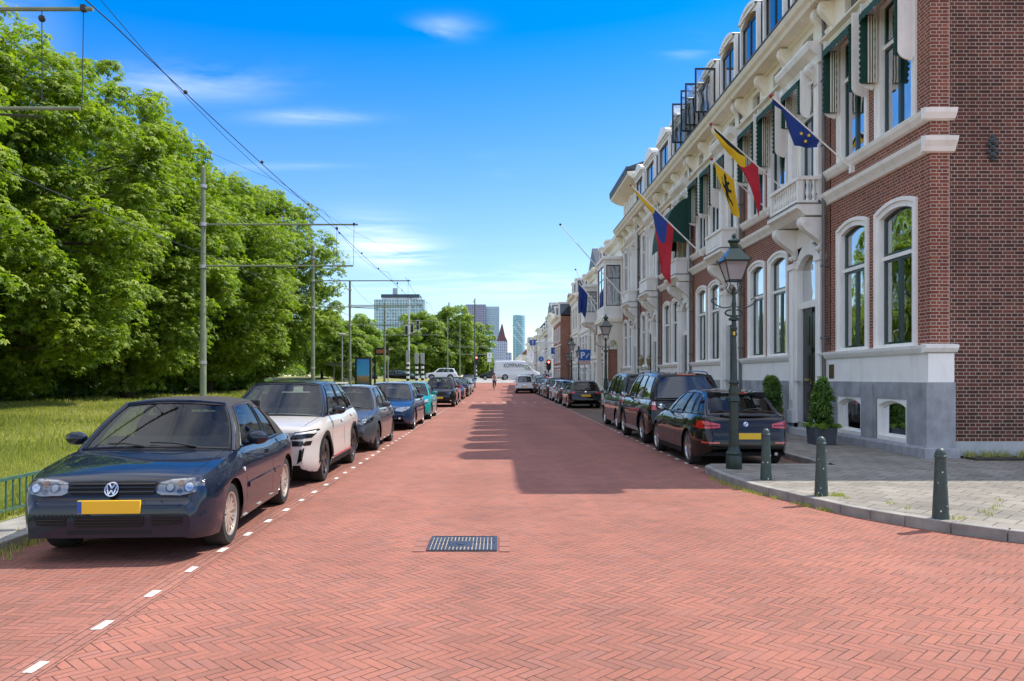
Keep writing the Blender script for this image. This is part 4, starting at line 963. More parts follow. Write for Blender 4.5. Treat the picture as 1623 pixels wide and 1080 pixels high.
plant_tree(PA, -18.9, 62.5, zt(-18, 62), 'large chestnut tree at the far end of the row, next to open sky', group=G_CH, rz=2.5, s=(1.0, 1.0, 1.08))
plant_tree(PC, -18.8, 18.8, zt(-18.8, 18.8), 'nearest chestnut, its branches cut off by the left edge', group=G_CH, rz=3.6, s=(1.0, 1.0, .92))
for i, (x, y, rz, s) in enumerate([(-31, 27, .5, .95), (-32, 40, 2.2, 1.0), (-31, 53, 4.1, 1.02), (-30, 67, 5.2, 1.0), (-33, 82, 1.0, .9), (-44, 50, 3, 1.05)]):
    plant_tree((PB, PC, PA)[i % 3], x, y, .2, 'tall chestnut tree of the second row, ' + ('behind the near end tree', 'behind the second front tree', 'behind the third front tree', 'behind the far end tree', 'beyond the far end of the row', 'deepest in the back')[i], group='chestnut trees of the second row', rz=rz, s=(s, s, s))
# smaller round trees farther on
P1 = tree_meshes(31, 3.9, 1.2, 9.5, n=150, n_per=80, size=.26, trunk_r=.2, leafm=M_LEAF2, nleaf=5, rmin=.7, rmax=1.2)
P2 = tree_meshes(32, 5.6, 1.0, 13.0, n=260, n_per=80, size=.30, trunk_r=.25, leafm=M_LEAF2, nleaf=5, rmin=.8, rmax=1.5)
G_S = 'bushy trees round the crossroads'
specs = [(P1, -22.0, 98, .9, 'small bushy tree behind the tram stop poster', True), (P1, -17.2, 88, .75, 'small tree right of the thin lamp post by the tram stop', False), (P1, -19.4, 112, .88, 'low yellow green tree below the glass office block, left one', False),
         (P1, -16.0, 122, .80, 'low yellow green tree below the glass office block, right one', False), (P1, -27.5, 92, 1.0, 'bushy tree between the last chestnut and the tram stop', False),
         (P2, -12.4, 136, .84, 'broad dark tree left half of the big clump beyond the crossing', True), (P2, -9.2, 142, .96, 'broad tallest tree in the middle of the clump beyond the crossing', False), (P2, -5.9, 150, .80, 'broad tree on the right of the clump, behind the tall grey mast', False),
         (P2, -4.6, 172, .66, 'tree behind the left traffic light, lower than the clump', False), (P2, -3.4, 200, .52, 'last tree of the clump, above the rear of the white van', False), (P2, -14.8, 152, .9, 'tree at the left edge of the clump behind the white traffic mast', False)]
for i, (P, x, y, s, lb, fst) in enumerate(specs):
    plant_tree(P, x, y, gz(y), lb, first=fst, rz=i * 1.3, s=(s, s, s), name='bushy_tree', group=G_S)
# far-off wood behind
r_ = np.random.default_rng(77); n = 130
Cx = np.stack([r_.uniform(-150, -22, n), r_.uniform(150, 190, n), r_.uniform(1, 8.5, n)], 1)
V, T = clump_leaves(Cx, r_.uniform(2.5, 4, n), 90, .8, nleaf=4, r=r_)
w = quads_obj('far_wood', V, M_LEAF2, None, T); tag(w, 'green far-off trees on the left that read as one mass', 'woodland', kind='stuff')
# hedge of undergrowth under the chestnuts
Cx = np.stack([r_.uniform(-26, -20, 120), r_.uniform(22, 76, 120), r_.uniform(.2, 1.3, 120)], 1)
V, T = clump_leaves(Cx, r_.uniform(.6, 1.1, 120), 90, .18, nleaf=5, r=r_)
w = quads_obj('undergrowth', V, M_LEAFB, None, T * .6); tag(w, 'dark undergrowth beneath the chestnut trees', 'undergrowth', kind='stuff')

# ---------------- grass
def grass(name, xs, ys, zf, n, h, label, w=.006, lean=.45, keep=None, seed=1):
    r = np.random.default_rng(seed)
    x = r.uniform(*xs, n); y = r.uniform(*ys, n)
    if keep is not None: k = keep(x, y, r); x, y = x[k], y[k]
    n = len(x); z = np.array([zf(a, b) for a, b in zip(x, y)])
    hh = h * (.4 + .9 * r.random(n)) * (1 + .5 * np.sin(x * 1.7 + y) * np.sin(y * .8))
    th = r.uniform(0, 2 * np.pi, n); d = np.stack([np.cos(th), np.sin(th)], 1); ww = w * (.7 + .8 * r.random(n))
    th2 = r.uniform(0, 2 * np.pi, n); l = np.stack([np.cos(th2), np.sin(th2)], 1) * (lean * hh * r.random(n))[:, None]
    def P(s, f, off): return np.stack([x + s * d[:, 0] * ww * off + l[:, 0] * f, y + s * d[:, 1] * ww * off + l[:, 1] * f, z + hh * f ** .8 if f > 0 else z - .02], 1)
    q = np.stack([P(-1, 0, 1), P(1, 0, 1), P(1, .6, .8), P(0, 1, 0)], 1)
    tone = np.clip(.3 + .3 * r.random(n) + .25 * np.sin(x * .9 + 1) * np.sin(y * .55) + .25 * (r.random(n) > .8), 0, 1)
    o = quads_obj(name, q.reshape(-1, 3), M_GRASS, None, tone); tag(o, label, 'grass', kind='stuff'); return o
vis = lambda x, y, r: (x > -.95 * y - 2.5)
grass('near_grass', (-14, -5.36), (4.5, 15), verge_z, 110000, .11, 'tall unmown grass behind the low green railing', w=.007, keep=vis, seed=3)
grass('far_grass', (-22, -5.36), (15, 32), verge_z, 100000, .12, 'sunlit meadow grass sloping up to the trees', w=.014, keep=vis, seed=4)
grass('distant_grass', (-24, -5.36), (32, 80), verge_z, 60000, .15, 'distant grass along the tram track', w=.03, keep=vis, seed=5)
def along(poly, n, spread, seed):
    r = np.random.default_rng(seed); P = np.array(poly); k = r.integers(0, len(P) - 1, n); t = r.random(n)[:, None]
    return P[k] * (1 - t) + P[k + 1] * t + r.normal(size=(n, 2)) * spread
def tufts(name, pts, z, h, label, per=14, seed=2, w=.004):
    r = np.random.default_rng(seed); P = np.repeat(pts, per, 0) + r.normal(size=(len(pts) * per, 2)) * .03
    n = len(P); x, y = P[:, 0], P[:, 1]; hh = h * (.4 + r.random(n)); th = r.uniform(0, 6.28, n); l = np.stack([np.cos(th), np.sin(th)], 1) * hh[:, None] * .6 * r.random(n)[:, None]
    q = np.stack([np.stack([x - w, y, np.full(n, z)], 1), np.stack([x + w, y, np.full(n, z)], 1), np.stack([x + l[:, 0] * .6 + w * .6, y + l[:, 1] * .6, z + hh * .7], 1), np.stack([x + l[:, 0], y + l[:, 1], z + hh], 1)], 1)
    o = quads_obj(name, q.reshape(-1, 3), M_GRASS, None, .3 + .6 * r.random(n)); tag(o, label, 'weeds', kind='stuff')
tufts('kerb_weeds', along([(3.5, 12.9), (3.5, 12.2), (3.55, 11.6), (3.62, 11.2), (3.72, 10.8), (3.85, 10.3), (4.0, 9.8), (4.12, 9.4)], 45, .03, 8), 0, .045, 'small weeds growing in the gutter of the curved kerb')
tufts('paving_weeds', np.concatenate([along([(4.1, 10.2), (4.4, 10.1)], 7, .05, 9), along([(4.3, 9.9), (4.9, 9.3), (5.6, 9.0), (6.4, 9.6)], 8, .2, 10), along([(4.9, 8.5), (5.2, 8.3)], 5, .1, 11)]), .115, .045, 'tufts of grass between the pavement slabs')
tufts('wall_weeds', along([(8.8, 14.75), (10.5, 14.7), (13, 14.7)], 60, .06, 12), .115, .14, 'weeds along the foot of the brick side wall', w=.008)
tufts('verge_weeds', along([(-4.5, 6.5), (-4.56, 8.5), (-4.8, 7.2)], 50, .06, 13), 0.02, .09, 'weeds in the gutter beside the dark convertible')
# soil strip with edging along the side wall
tag(MB().box(8.8, 40, 14.35, 14.92, .10, .15).build('soil_strip', M_SOIL), kind='structure')

# ================================================================ TRAM MASTS, RAILING, STREET FURNITURE
def mast(x, y, H, label, arms=(6.33, 5.06), L=4.75, r=.085, cat='tram mast'):
    b = gz(y) + .1; e = empty('tram_mast', (x, y, b), label, cat, 'tram masts along the verge')
    if y < 12: L = 3.86
    MB().tube([(x, y, b - .3), (x, y, b + 3), (x, y, b + 3.05), (x, y, b + H - .1)], [r * 1.15, r * 1.15, r, r * .8], 14).lathe([(r * .8, 0), (r * .9, .02), (.02, .08)], (x, y, b + H - .1), 12).build('pole', M_POLE, e, smooth=True)
    mb = MB()
    for zz in (b + H - .55, b + arms[0], b + arms[1] - .02, b + 2.1): mb.lathe([(r * .9, -.05), (r * 1.3, -.05), (r * 1.3, .05), (r * .9, .05)], (x, y, zz - .1), 12)
    mb.build('clamp', M_GALV, e)
    z0, z1 = arms
    MB().tube([(x, y, z0), (x + L, y, z0)], .028, 8).build('arm', M_POLE, e, smooth=True)
    MB().tube([(x, y - .02, z1), (x + L - .15, y - .02, z1)], .026, 8).build('arm', M_POLE, e, smooth=True)
    mb = MB(); mb.tube([(x + L - .12, y, z0), (x + L - .14, y, z1)], .006, 5); mb.tube([(x + L - .65, y, z0), (x + L - .65, y, z1)], .006, 5)
    mb.ball((x + L - .65, y, z0 - .12), .045, 6); mb.box(x + L - .15, x + L - .09, y - .03, y + .03, z0 - .03, z0 + .05); mb.tube([(x + 1.2, y, z1 + .02), (x + 3.2, y, z1 - .1)], .015, 6)
    mb.build('hanger', M_WIRE, e)
    return e
for (x, y, H, lb) in [(-9.0, 9.95, 8.0, 'green tram mast outside the left edge with its two arms at the top left corner'), (-9.02, 24, 8.05, 'tall green tram mast standing before the chestnut trees behind the dark convertible'),
                      (-8.95, 38, 8.0, 'second green tram mast from the camera, beside the last chestnut'), (-9.6, 51, 7.9, 'third green tram mast, next to the advertising panel'),
                      (-9.5, 66, 7.9, 'tram mast in front of the glass office block'), (-7.6, 120, 9.5, 'thin tram mast beyond the crossing, left of the pair before the clump'), (-5.9, 124, 9.5, 'thin tram mast beyond the crossing, middle one before the clump')]:
    mast(x, y, H, lb, L=4.75 if y < 100 else 6, arms=(6.33, 5.06) if y < 60 else (6.4, 5.2))
we = empty('overhead_wires', (-5.0, 40, 5.5), 'black overhead tram wires running along the verge', 'tram wires')
def catenary(x0, x1, Y, z0, sag, rr, mb):
    for a, b in zip(Y[:-1], Y[1:]):
        mb.tube([(x0 + (x1 - x0) * ((a + (b - a) * k / 8) - Y[0]) / (Y[-1] - Y[0]), a + (b - a) * k / 8, z0 + gz(a) - sag * 4 * (k / 8) * (1 - k / 8)) for k in range(9)], rr, 5)
YS = [-6, 9.95, 24, 38, 51, 66, 82, 105, 130]
mb = MB(); catenary(-4.9, -4.9, YS, 6.15, .06, .008, mb); mb.build('contact_wire', M_WIRE, we)
mb = MB(); catenary(-8.1, -8.1, YS, 5.12, .10, .009, mb); mb.build('contact_wire', M_WIRE, we)
mb = MB(); catenary(-4.45, -4.45, YS[3:], 6.5, .35, .008, mb); catenary(-7.2, -7.2, YS, 6.35, .5, .006, mb); catenary(-5.3, -5.3, YS, 6.75, .45, .005, mb); catenary(-8.9, -4.3, YS[1:4], 7.6, .3, .005, mb); mb.build('carrier_wire', M_WIRE, we)
mb = MB()
for k in range(8, 110, 4): mb.ball((-4.9, k + .3, 6.13 + gz(k)), .035, 5)
mb.build('insulator', M_WIRE, we)
# low green railing at the verge
rl = empty('verge_railing', (-5.45, 9, .1), 'low green metal railing beside the tall grass', 'railing')
M_RAIL = mat('railing_green', (.05, .12, .085), .5, var=.2, vscale=12)
mb = MB(); mb.box(-5.47, -5.43, 2, 14, .50, .535); mb.build('top_rail', M_RAIL, rl)
mb = MB(); mb.box(-5.465, -5.435, 2, 14, .16, .185); mb.build('bottom_rail', M_RAIL, rl)
mb = MB()
for k in range(96): mb.box(-5.458, -5.442, 2.05 + k * .125, 2.066 + k * .125, .185, .50)
for k in range(7): mb.box(-5.475, -5.425, 2 + k * 2, 2.05 + k * 2, -.05, .50)
mb.build('bars', M_RAIL, rl)

def street_lamp(x, y, z0, label, H=3.71, name='street_lamp', group='classic lantern lamps on the pavement'):
    e = empty(name, (x, y, z0), label, 'street lamp', group); s = H / 4.26; P = lambda q: [(r * s, h * s) for r, h in q]
    c = (x, y, z0)
    MB().lathe(P([(.14, -.05), (.155, .0), (.155, .22), (.14, .26), (.15, .30), (.125, .34), (.10, .42)]), c, 12).build('base', M_LAMPG, e, smooth=True, ang=30)
    mb = MB(); mb.lathe(P([(.098, .42), (.082, 1.28), (.115, 1.30), (.115, 1.36), (.09, 1.40), (.10, 1.50), (.085, 1.56), (.078, 1.62), (.10, 1.66), (.065, 1.72), (.055, 2.2), (.045, 2.55), (.062, 2.56), (.062, 2.60), (.048, 2.64), (.066, 2.70), (.048, 2.74), (.042, 2.84), (.10, 2.86), (.10, 2.89), (.04, 2.93), (.036, 3.1), (.05, 3.16), (.036, 3.22), (.032, 3.42), (.045, 3.46), (.02, 3.5)]), c, 14)
    mb.build('post', M_LAMPG, e, smooth=True, ang=35)
    mb = MB()
    for sg in (-1, 1):
        pts = [(x + sg * s * (.05 + .33 * t), y, z0 + s * (3.12 - .05 * math.sin(t * 3.1) + .06 * t)) for t in [k / 8 for k in range(9)]]
        pts += [(x + sg * s * (.38 + .05 * math.sin(a)), y, z0 + s * (3.23 - .05 * math.cos(a))) for a in [k * math.pi / 5 for k in range(1, 8)]]
        mb.tube(pts, .013 * s, 6)
        mb.tube([(x + sg * s * (.05 + .13 * math.sin(a) * .9), y, z0 + s * (3.06 - .06 * (1 - math.cos(a)))) for a in [k * math.pi / 6 for k in range(0, 8)]], .018 * s, 6)
    mb.build('bracket_arm', M_LAMPG, e, smooth=True)
    mb = MB()
    for k in range(4):
        a = math.pi / 4 + k * math.pi / 2; ca, sa = math.cos(a), math.sin(a)
        mb.tube([(x + ca * r_ * s, y + sa * r_ * s, z0 + h * s) for r_, h in ((.03, 3.36), (.10, 3.40), (.17, 3.48), (.13, 3.56), (.18, 3.62))], .010 * s, 6)
    mb.build('cradle', M_LAMPG, e, smooth=True)
    # lantern: square, tapering downward
    b, t, z1, z2 = .12 * s, .225 * s, z0 + 3.62 * s, z0 + 4.06 * s - .0
    z2 = z0 + 3.98 * s + .0
    mb = MB()
    for (sx, sy) in ((-1, -1), (1, -1), (1, 1), (-1, 1)): mb.tube([(x + sx * b, y + sy * b, z1), (x + sx * t, y + sy * t, z2)], .013 * s, 5)
    for (r_, zz) in ((b, z1), (t, z2)):
        for (a, c_) in (((-1, -1), (1, -1)), ((1, -1), (1, 1)), ((1, 1), (-1, 1)), ((-1, 1), (-1, -1))): mb.tube([(x + a[0] * r_, y + a[1] * r_, zz), (x + c_[0] * r_, y + c_[1] * r_, zz)], .015 * s, 5)
    ln = mb.build('lantern', M_LAMPG, e)
    mb = MB(); g = .97
    q = [(x + sx * b * g, y + sy * b * g, z1) for sx, sy in ((-1, -1), (1, -1), (1, 1), (-1, 1))] + [(x + sx * t * g, y + sy * t * g, z2) for sx, sy in ((-1, -1), (1, -1), (1, 1), (-1, 1))]
    mb.add(q, [(0, 1, 5, 4), (1, 2, 6, 5), (2, 3, 7, 6), (3, 0, 4, 7)])
    gm = MATS.get('lantern_glass')
    if not gm:
        gm = bpy.data.materials.new('lantern_glass'); gm.use_nodes = True; nt = gm.node_tree; nt.nodes.clear()
        tr = nd(nt, 'ShaderNodeBsdfTransparent'); tr.inputs[0].default_value = (.8, .8, .8, 1)
        tl = nd(nt, 'ShaderNodeBsdfTranslucent'); tl.inputs[0].default_value = (.8, .72, .7, 1)
        df = nd(nt, 'ShaderNodeBsdfDiffuse'); df.inputs[0].default_value = (.65, .58, .56, 1)
        m1 = nd(nt, 'ShaderNodeMixShader', i_0=.5); nt.links.new(tl.outputs[0], m1.inputs[1]); nt.links.new(df.outputs[0], m1.inputs[2])
        m2 = nd(nt, 'ShaderNodeMixShader', i_0=.55); nt.links.new(tr.outputs[0], m2.inputs[1]); nt.links.new(m1.outputs[0], m2.inputs[2])
        nt.links.new(m2.outputs[0], nd(nt, 'ShaderNodeOutputMaterial').inputs[0]); MATS['lantern_glass'] = gm
    mb.build('glass', gm, ln)
    mb = MB(); T = t * 1.12; u = .09 * s; z3 = z2 + .25 * s
    q = [(x + sx * T, y + sy * T, z2 + .01) for sx, sy in ((-1, -1), (1, -1), (1, 1), (-1, 1))] + [(x + sx * u, y + sy * u, z3) for sx, sy in ((-1, -1), (1, -1), (1, 1), (-1, 1))]
    mb.add(q, [(0, 1, 5, 4), (1, 2, 6, 5), (2, 3, 7, 6), (3, 0, 4, 7), (0, 3, 2, 1), (4, 5, 6, 7)])
    for sx, sy in ((-1, -1), (1, -1), (1, 1), (-1, 1)): mb.lathe([(.001, 0), (.018 * s, .01), (.012 * s, .03), (.02 * s, .05 * s), (.001, .08 * s)], (x + sx * T, y + sy * T, z2), 6)
    mb.lathe([(r_ * s, h * s) for r_, h in ((.09, .25), (.10, .27), (.07, .29), (.085, .36), (.12, .39), (.12, .41), (.06, .45), (.03, .47), (.045, .50), (.02, .54), (.001, .555))], (x, y, z2), 12)
    mb.build('lantern_roof', M_GREENP, ln, smooth=True, ang=30)
    return e
l1 = street_lamp(3.97, 13.12, .115, 'green classic lantern lamp on its tall post beside the black hatchback')
mb = MB(); mb.box(3.97 - .03, 3.97, 13.12 - .062, 13.12 - .050, 2.35, 2.41); mb.build('yellow_sticker', mat('yellow', (.7, .45, .02), .5), l1)
street_lamp(4.15, 29.9, .115, 'green lantern lamp behind the two dark SUVs, second along the kerb', name='street_lamp')
street_lamp(4.45, 46.75, .115, 'green lantern lamp third along the kerb, left of the blue parking sign')
street_lamp(6.2, 59.5, .115, 'lantern lamp close to the houses, right behind the blue parking sign')
street_lamp(6.8, 75, .115, 'small far lantern lamp near the orange brick house')
street_lamp(7.1, 87, .4, 'farthest lantern lamp before the crossroads')
def bollard(x, y, label):
    e = empty('bollard', (x, y, .115), label, 'bollard', 'green bollards along the curved kerb')
    MB().lathe([(.085, -.03), (.085, .0), (.058, .60), (.056, .66)], (x, y, .115), 18).build('post', M_BOLL, e, smooth=True, ang=40)
    MB().lathe([(.056, .66), (.064, .665), (.064, .685), (.058, .69), (.057, .71), (.045, .745), (.02, .765), (.001, .768)], (x, y, .115), 18).build('cap', M_BOLL, e, smooth=True, ang=40)
    mb = MB(); random.seed(int(x * 100))
    for k in range(5):
        a = -math.pi / 2 + random.uniform(-1.0, 1.0); zz = random.uniform(.02, .6); rr = .0865 - .028 * zz / .6
        mb.lathe([(.001, 0), (random.uniform(.004, .012), .001), (.001, .003)], (0, 0, 0), 6)
        mtx = Matrix.Translation((x + rr * math.cos(a), y + rr * math.sin(a), .115 + zz)) @ Matrix.Rotation(a, 4, 'Z') @ Matrix.Rotation(R(90), 4, 'Y')
        t_ = MB(); w_ = random.uniform(.005, .011); t_.prism([(w_ * 1.3 * math.cos(q) * random.uniform(.6, 1.2), w_ * math.sin(q) * random.uniform(.6, 1.2)) for q in [i * 1.05 for i in range(6)]], 'z', 0, .002); t_.xf(mtx)
        if k == 0: mb = MB()
        mb.join(t_)
    mb.build('paint_chip', M_MARK, e)
bollard(4.80, 8.47, 'nearest green bollard with white paint chips, on the sunlit pavement')
bollard(4.20, 10.14, 'middle green bollard, half in sun at the kerb with grass at its foot')
bollard(4.02, 11.7, 'farthest green bollard, in the shade next to the lantern lamp')

# potted bushes at the door
def potted(x, y, h, label, seed, w=.26):
    e = empty('potted_bush', (x, y, .115), label, 'potted plant', 'planters with bushes by the door')
    mb = MB(); mb.prism([(x - w * .85, .115), (x + w * .85, .115), (x + w, .53), (x + w * .9, .53), (x + w * .9, .5), (x - w * .9, .5), (x - w * .9, .53), (x - w, .53)], 'y', y - w, y + w)
    mb.build('planter', mat('grey_planter', (.07, .075, .085), .7, var=.2), e, bevel=.008)
    r = np.random.default_rng(seed); n = 46; t = r.random(n); a = r.uniform(0, 6.28, n); rr = (1 - t * .55) * .22 * r.random(n) ** .5
    C = np.stack([x + rr * np.cos(a), y + rr * np.sin(a), .58 + t * (h - .65)], 1) - np.array([x, y, .115])
    V, T = clump_leaves(C, np.full(n, .10) + .06 * r.random(n), 55, .065, nleaf=4, flat=1.5, r=r)
    C2 = np.stack([r.uniform(-w, w, 16), r.uniform(-w, w, 16), np.full(16, .42)], 1); V2, T2 = clump_leaves(C2, np.full(16, .09), 40, .05, nleaf=4, r=r)
    quads_obj('foliage', np.concatenate([V, V2]), M_LEAFB, e, np.concatenate([T * .9, T2 * .6 + .5]))
potted(7.42, 17.9, 1.55, 'bush in a dark square planter right of the black door', 3)
potted(7.62, 21.7, 1.6, 'bush in a planter left of the black door, partly behind the hatchback', 4)

# ---- flags
def flag(name, base, tip, label, bands, size, hang, extra=None, pole_r=.018, f0=0.04):
    """pole from wall to tip; cloth hangs from the outer part of the pole. bands: list of (material, fraction) across the cloth"""
    b, t = Vector(base), Vector(tip); e = empty('flag', base, label, 'flag', 'flags on slanted poles along the facades')
    MB().tube([b, t], pole_r, 8).build('pole', M_WHITE, e, smooth=True)
    MB().ball(t, .05, 8).build('finial', mat('red_finial', (.35, .03, .03), .4), e, smooth=True)
    mb = MB(); mb.box(b.x - .02, b.x + .14, b.y - .06, b.y + .06, b.z - .12, b.z + .1); mb.build('pole_holder', M_WHITE, e)
    return e
def cloth(e, P, nm, m, label=None):
    mb = MB(); mb.grid(P); return mb.build(nm, m, e, smooth=True, ang=180, recalc=False)
M_FB = mat('flag_blue', (.006, .035, .20), .75, var=.1, vscale=10); M_FBk = mat('flag_black', (.01, .012, .012), .8); M_FY = mat('flag_yellow', (.80, .50, .01), .75, var=.06); M_FR = mat('flag_red', (.50, .015, .03), .75, var=.1)
M_FB2 = mat('flag_blue_bright', (.02, .06, .30), .75); M_FY2 = mat('flag_star', (.85, .6, .05), .7)
def hang_cloth(e, tip, base, s_along, drop, cols, folds=5, amp=.06, yoff=0, split='along', taper=1.0, names=None, slant=0.0):
    """cloth fixed to the pole between tip and tip+s_along, falling by drop; cols split it in bands"""
    t, b = Vector(tip), Vector(base); d = (b - t).normalized()
    nU, nV = 24, 24
    def P(u, v):
        q = t + d * (.06 + s_along * u * (1 - (1 - taper) * v))
        g = drop * v * (1 - .15 * math.sin(u * math.pi))
        y = amp * math.sin((u * folds + v * .8) * math.pi) * (.15 + v) + yoff
        x = amp * .8 * math.cos((u * folds * 1.3 + .4 + v) * math.pi) * v + slant * v
        return (q.x + x, q.y + y, q.z - g)
    acc = 0
    for (m, f) in cols:
        a, c = acc, acc + f; acc = c
        if split == 'along': rows = [[P(a + (c - a) * i / 8, j / nV) for i in range(9)] for j in range(nV + 1)]
        else: rows = [[P(i / nU, a + (c - a) * j / 8) for i in range(nU + 1)] for j in range(9)]
        cloth(e, rows, 'cloth_band' if len(cols) > 1 else 'cloth', m)
    return P
# flag of Europe, folded
B, T = (8.18, 18.1, 6.5), (6.33, 18.1, 8.16)
e = flag('flag', B, T, 'dark blue flag with yellow stars, nearest to the street corner', None, None, None)
rows = []
d = (Vector(B) - Vector(T)).normalized()
for j in range(17):
    v = j / 16; row = []
    for i in range(13):
        u = i / 12; q = Vector(T) + d * (.04 + 1.48 * u); drop = v * max(.1, min(.09 + 5.5 * max(0, u - .26), q.z - 6.98))
        x = q.x - .0 + .05 * math.sin(u * 9 + v * 3) * v ; row.append((x, q.y + .10 * math.sin(u * 7 + v * 2.2) * v, q.z - drop))
    rows.append(row)
cloth(e, rows, 'cloth', M_FB)
def star(mb, x, y, z, r):
    mb.prism([(x + (r if k % 2 == 0 else r * .42) * math.sin(k * math.pi / 5), z + (r if k % 2 == 0 else r * .42) * math.cos(k * math.pi / 5)) for k in range(10)], 'y', y - .004, y + .004)
for (i, j) in ((7, 8), (9, 6), (8, 12)):
    p = rows[j][i]; mb = MB(); star(mb, p[0], p[1] - .012, p[2], .05); mb.build('star', M_FY2, e)
# Belgium
B, T = (8.15, 22.4, 7.07), (6.12, 22.4, 8.89)
e = flag('flag', B, T, 'black yellow and red flag hanging furled and fanned out, second from the street corner', None, None, None)
d = (Vector(B) - Vector(T)).normalized()
def belg(u, v):
    # u along the pole; v down the cloth. narrow near the tip, broad towards the base
    q = Vector(T) + d * (.10 + 1.72 * u); wd = .12 + .14 * u
    drop = v * (.24 + .40 * u + 1.0 * max(0, u - .45) ** 1.1 * 1.5)
    return (q.x + .05 * math.sin(u * 6 + v * 4) * v + .05 * v, q.y + .09 * math.sin(u * 8 + v * 5) * v, q.z - drop - .01)
def patch(a, b, c, dd, m, nm='cloth_band'):
    # a: function bounds in (u,v)
    rows = [[belg(a + (b - a) * i / 12, c(a + (b - a) * i / 12) + (dd(a + (b - a) * i / 12) - c(a + (b - a) * i / 12)) * j / 10) for i in range(13)] for j in range(11)]
    cloth(e, rows, nm, m)
patch(0, .74, lambda u: 0, lambda u: .5 * (1 - max(0, (u - .3)) / .44) if u > .3 else .5, M_FBk)
patch(0, .72, lambda u: .5 * (1 - max(0, (u - .3)) / .44) if u > .3 else .5, lambda u: 1.0 if u < .45 else max(.12, 1.0 - (u - .45) * 2.4), M_FY)
patch(.45, 1.0, lambda u: max(0.0 if u > .74 else .12, 1.0 - (u - .45) * 2.4) if u < .86 else 0, lambda u: 1.0, M_FR)
# Flanders: yellow with a black lion
B, T = (8.15, 23.5, 6.65), (6.44, 23.5, 8.2)
e = flag('flag', B, T, 'yellow flag with a black rampant lion below the tricolour', None, None, None)
d = (Vector(B) - Vector(T)).normalized()
def lionP(u, v):
    q = Vector(T) + d * (.05 + .86 * u); return (q.x + .16 * v + .04 * math.sin(v * 5 + u * 4) * v, q.y + .06 * math.sin(u * 6 + v * 3) * v, q.z - v * (.35 + .95 * min(1, u * 1.5 + .1) - .30 * max(0, u - .5)))
rows = [[lionP(i / 16, j / 16) for i in range(17)] for j in range(17)]
cloth(e, rows, 'cloth', M_FY)
L = [(.50, .08), (.56, .10), (.60, .16), (.56, .22), (.62, .25), (.72, .20), (.78, .24), (.72, .27), (.64, .32), (.66, .38), (.76, .40), (.82, .36), (.86, .42), (.76, .46), (.66, .46), (.62, .54), (.66, .62), (.76, .66), (.80, .74), (.74, .78), (.70, .71), (.60, .68), (.52, .66), (.50, .74), (.54, .82), (.48, .88), (.42, .84), (.46, .80), (.42, .72), (.44, .60), (.40, .56), (.32, .62), (.26, .56), (.30, .44), (.24, .36), (.28, .30), (.33, .38), (.36, .48), (.42, .46), (.44, .36), (.42, .26), (.44, .14)]
pts = [Vector((x, y)) for x, y in L]
res = delaunay_2d_cdt(pts + [Vector((.2 + .07 * i, .1 + .08 * j)) for i in range(10) for j in range(10)], [], [list(range(len(L)))], 1, 1e-5)
mb = MB(); vs = []
for p in res[0]:
    q = lionP(.12 + p.x * .8, p.y); vs.append((q[0], q[1] - .012, q[2]))
mb.add(vs, [tuple(f) for f in res[2]]); mb.build('black_lion', M_FBk, e, recalc=False)
mb = MB(); mb.add([(a, b + .024, c) for a, b, c in vs], [tuple(f) for f in res[2]]); mb.build('black_lion', M_FBk, e, recalc=False)
# tricolour yellow / blue / red, long
B, T = (8.1, 31.2, 6.6), (5.33, 31.2, 9.3)
e = flag('flag', B, T, 'long yellow blue and red flag hanging in front of the dark green awning', None, None, None, pole_r=.03)
d = (Vector(B) - Vector(T)).normalized()
def col_(u, v):
    q = Vector(T) + d * (.05 + 2.45 * u); w = max(0, u - .42) / .58
    return (q.x + .12 * v * (1 - u) + .06 * math.sin(u * 9 + v * 4) * v - .15 * v * w, q.y + .14 * math.sin(u * 8 + v * 4) * v, q.z - .02 - v * (.22 + .35 * u + 1.75 * min(1, w * 1.8)))
def pc(a, b, c, dd, m):
    rows = [[col_(a + (b - a) * i / 14, c(a + (b - a) * i / 14) + (dd(a + (b - a) * i / 14) - c(a + (b - a) * i / 14)) * j / 16) for i in range(15)] for j in range(17)]
    cloth(e, rows, 'cloth_band', m)
pc(0, .52, lambda u: 0, lambda u: 1 if u < .40 else max(.1, 1 - (u - .40) * 7.5), M_FY)
pc(.38, .80, lambda u: 1 if u < .40 else max(0.0 if u > .52 else .1, 1 - (u - .40) * 7.5), lambda u: 1.0 if u < .45 else max(.05, 1 - (u - .45) * 1.9), M_FB2)
pc(.45, .95, lambda u: max(0, 1 - (u - .45) * 1.9) if u < .80 else 0, lambda u: 1.0, M_FR)
def bare_pole(b, t, label, r=.03):
    e = empty('flagpole', b, label, 'flagpole', 'bare flagpoles along the facades'); MB().tube([b, t], [r, r * .6], 8).build('pole', M_WHITE, e, smooth=True); MB().ball(t, r * 2, 6).build('finial', M_BLACK, e)
bare_pole((7.3, 44.6, 6.1), (3.6, 44.6, 10.35), 'long bare flagpole slanting out from the taller house', .035)
bare_pole((7.0, 53.4, 5.6), (5.35, 53.4, 9.0), 'bare flagpole slanting out from the bay above the arched porch', .03)
for i, (x, y) in enumerate([(8, 150), (8, 165), (8, 185)]):
    bare_pole((x, y, 7.0), (x - 4.5 - i * .2, y, 12.5), ('first', 'second', 'last')[i] + ' of the thin far flagpoles beyond the crossroads', .05)
B, T = (8.2, 57.8, 6.1), (6.0, 57.8, 8.6)
e = flag('flag', B, T, 'dark blue flag hanging limp above the blue parking sign', None, None, None, pole_r=.03)
hang_cloth(e, T, B, 1.0, 2.2, [(M_FB, 1.0)], folds=4, amp=.10, taper=.7)

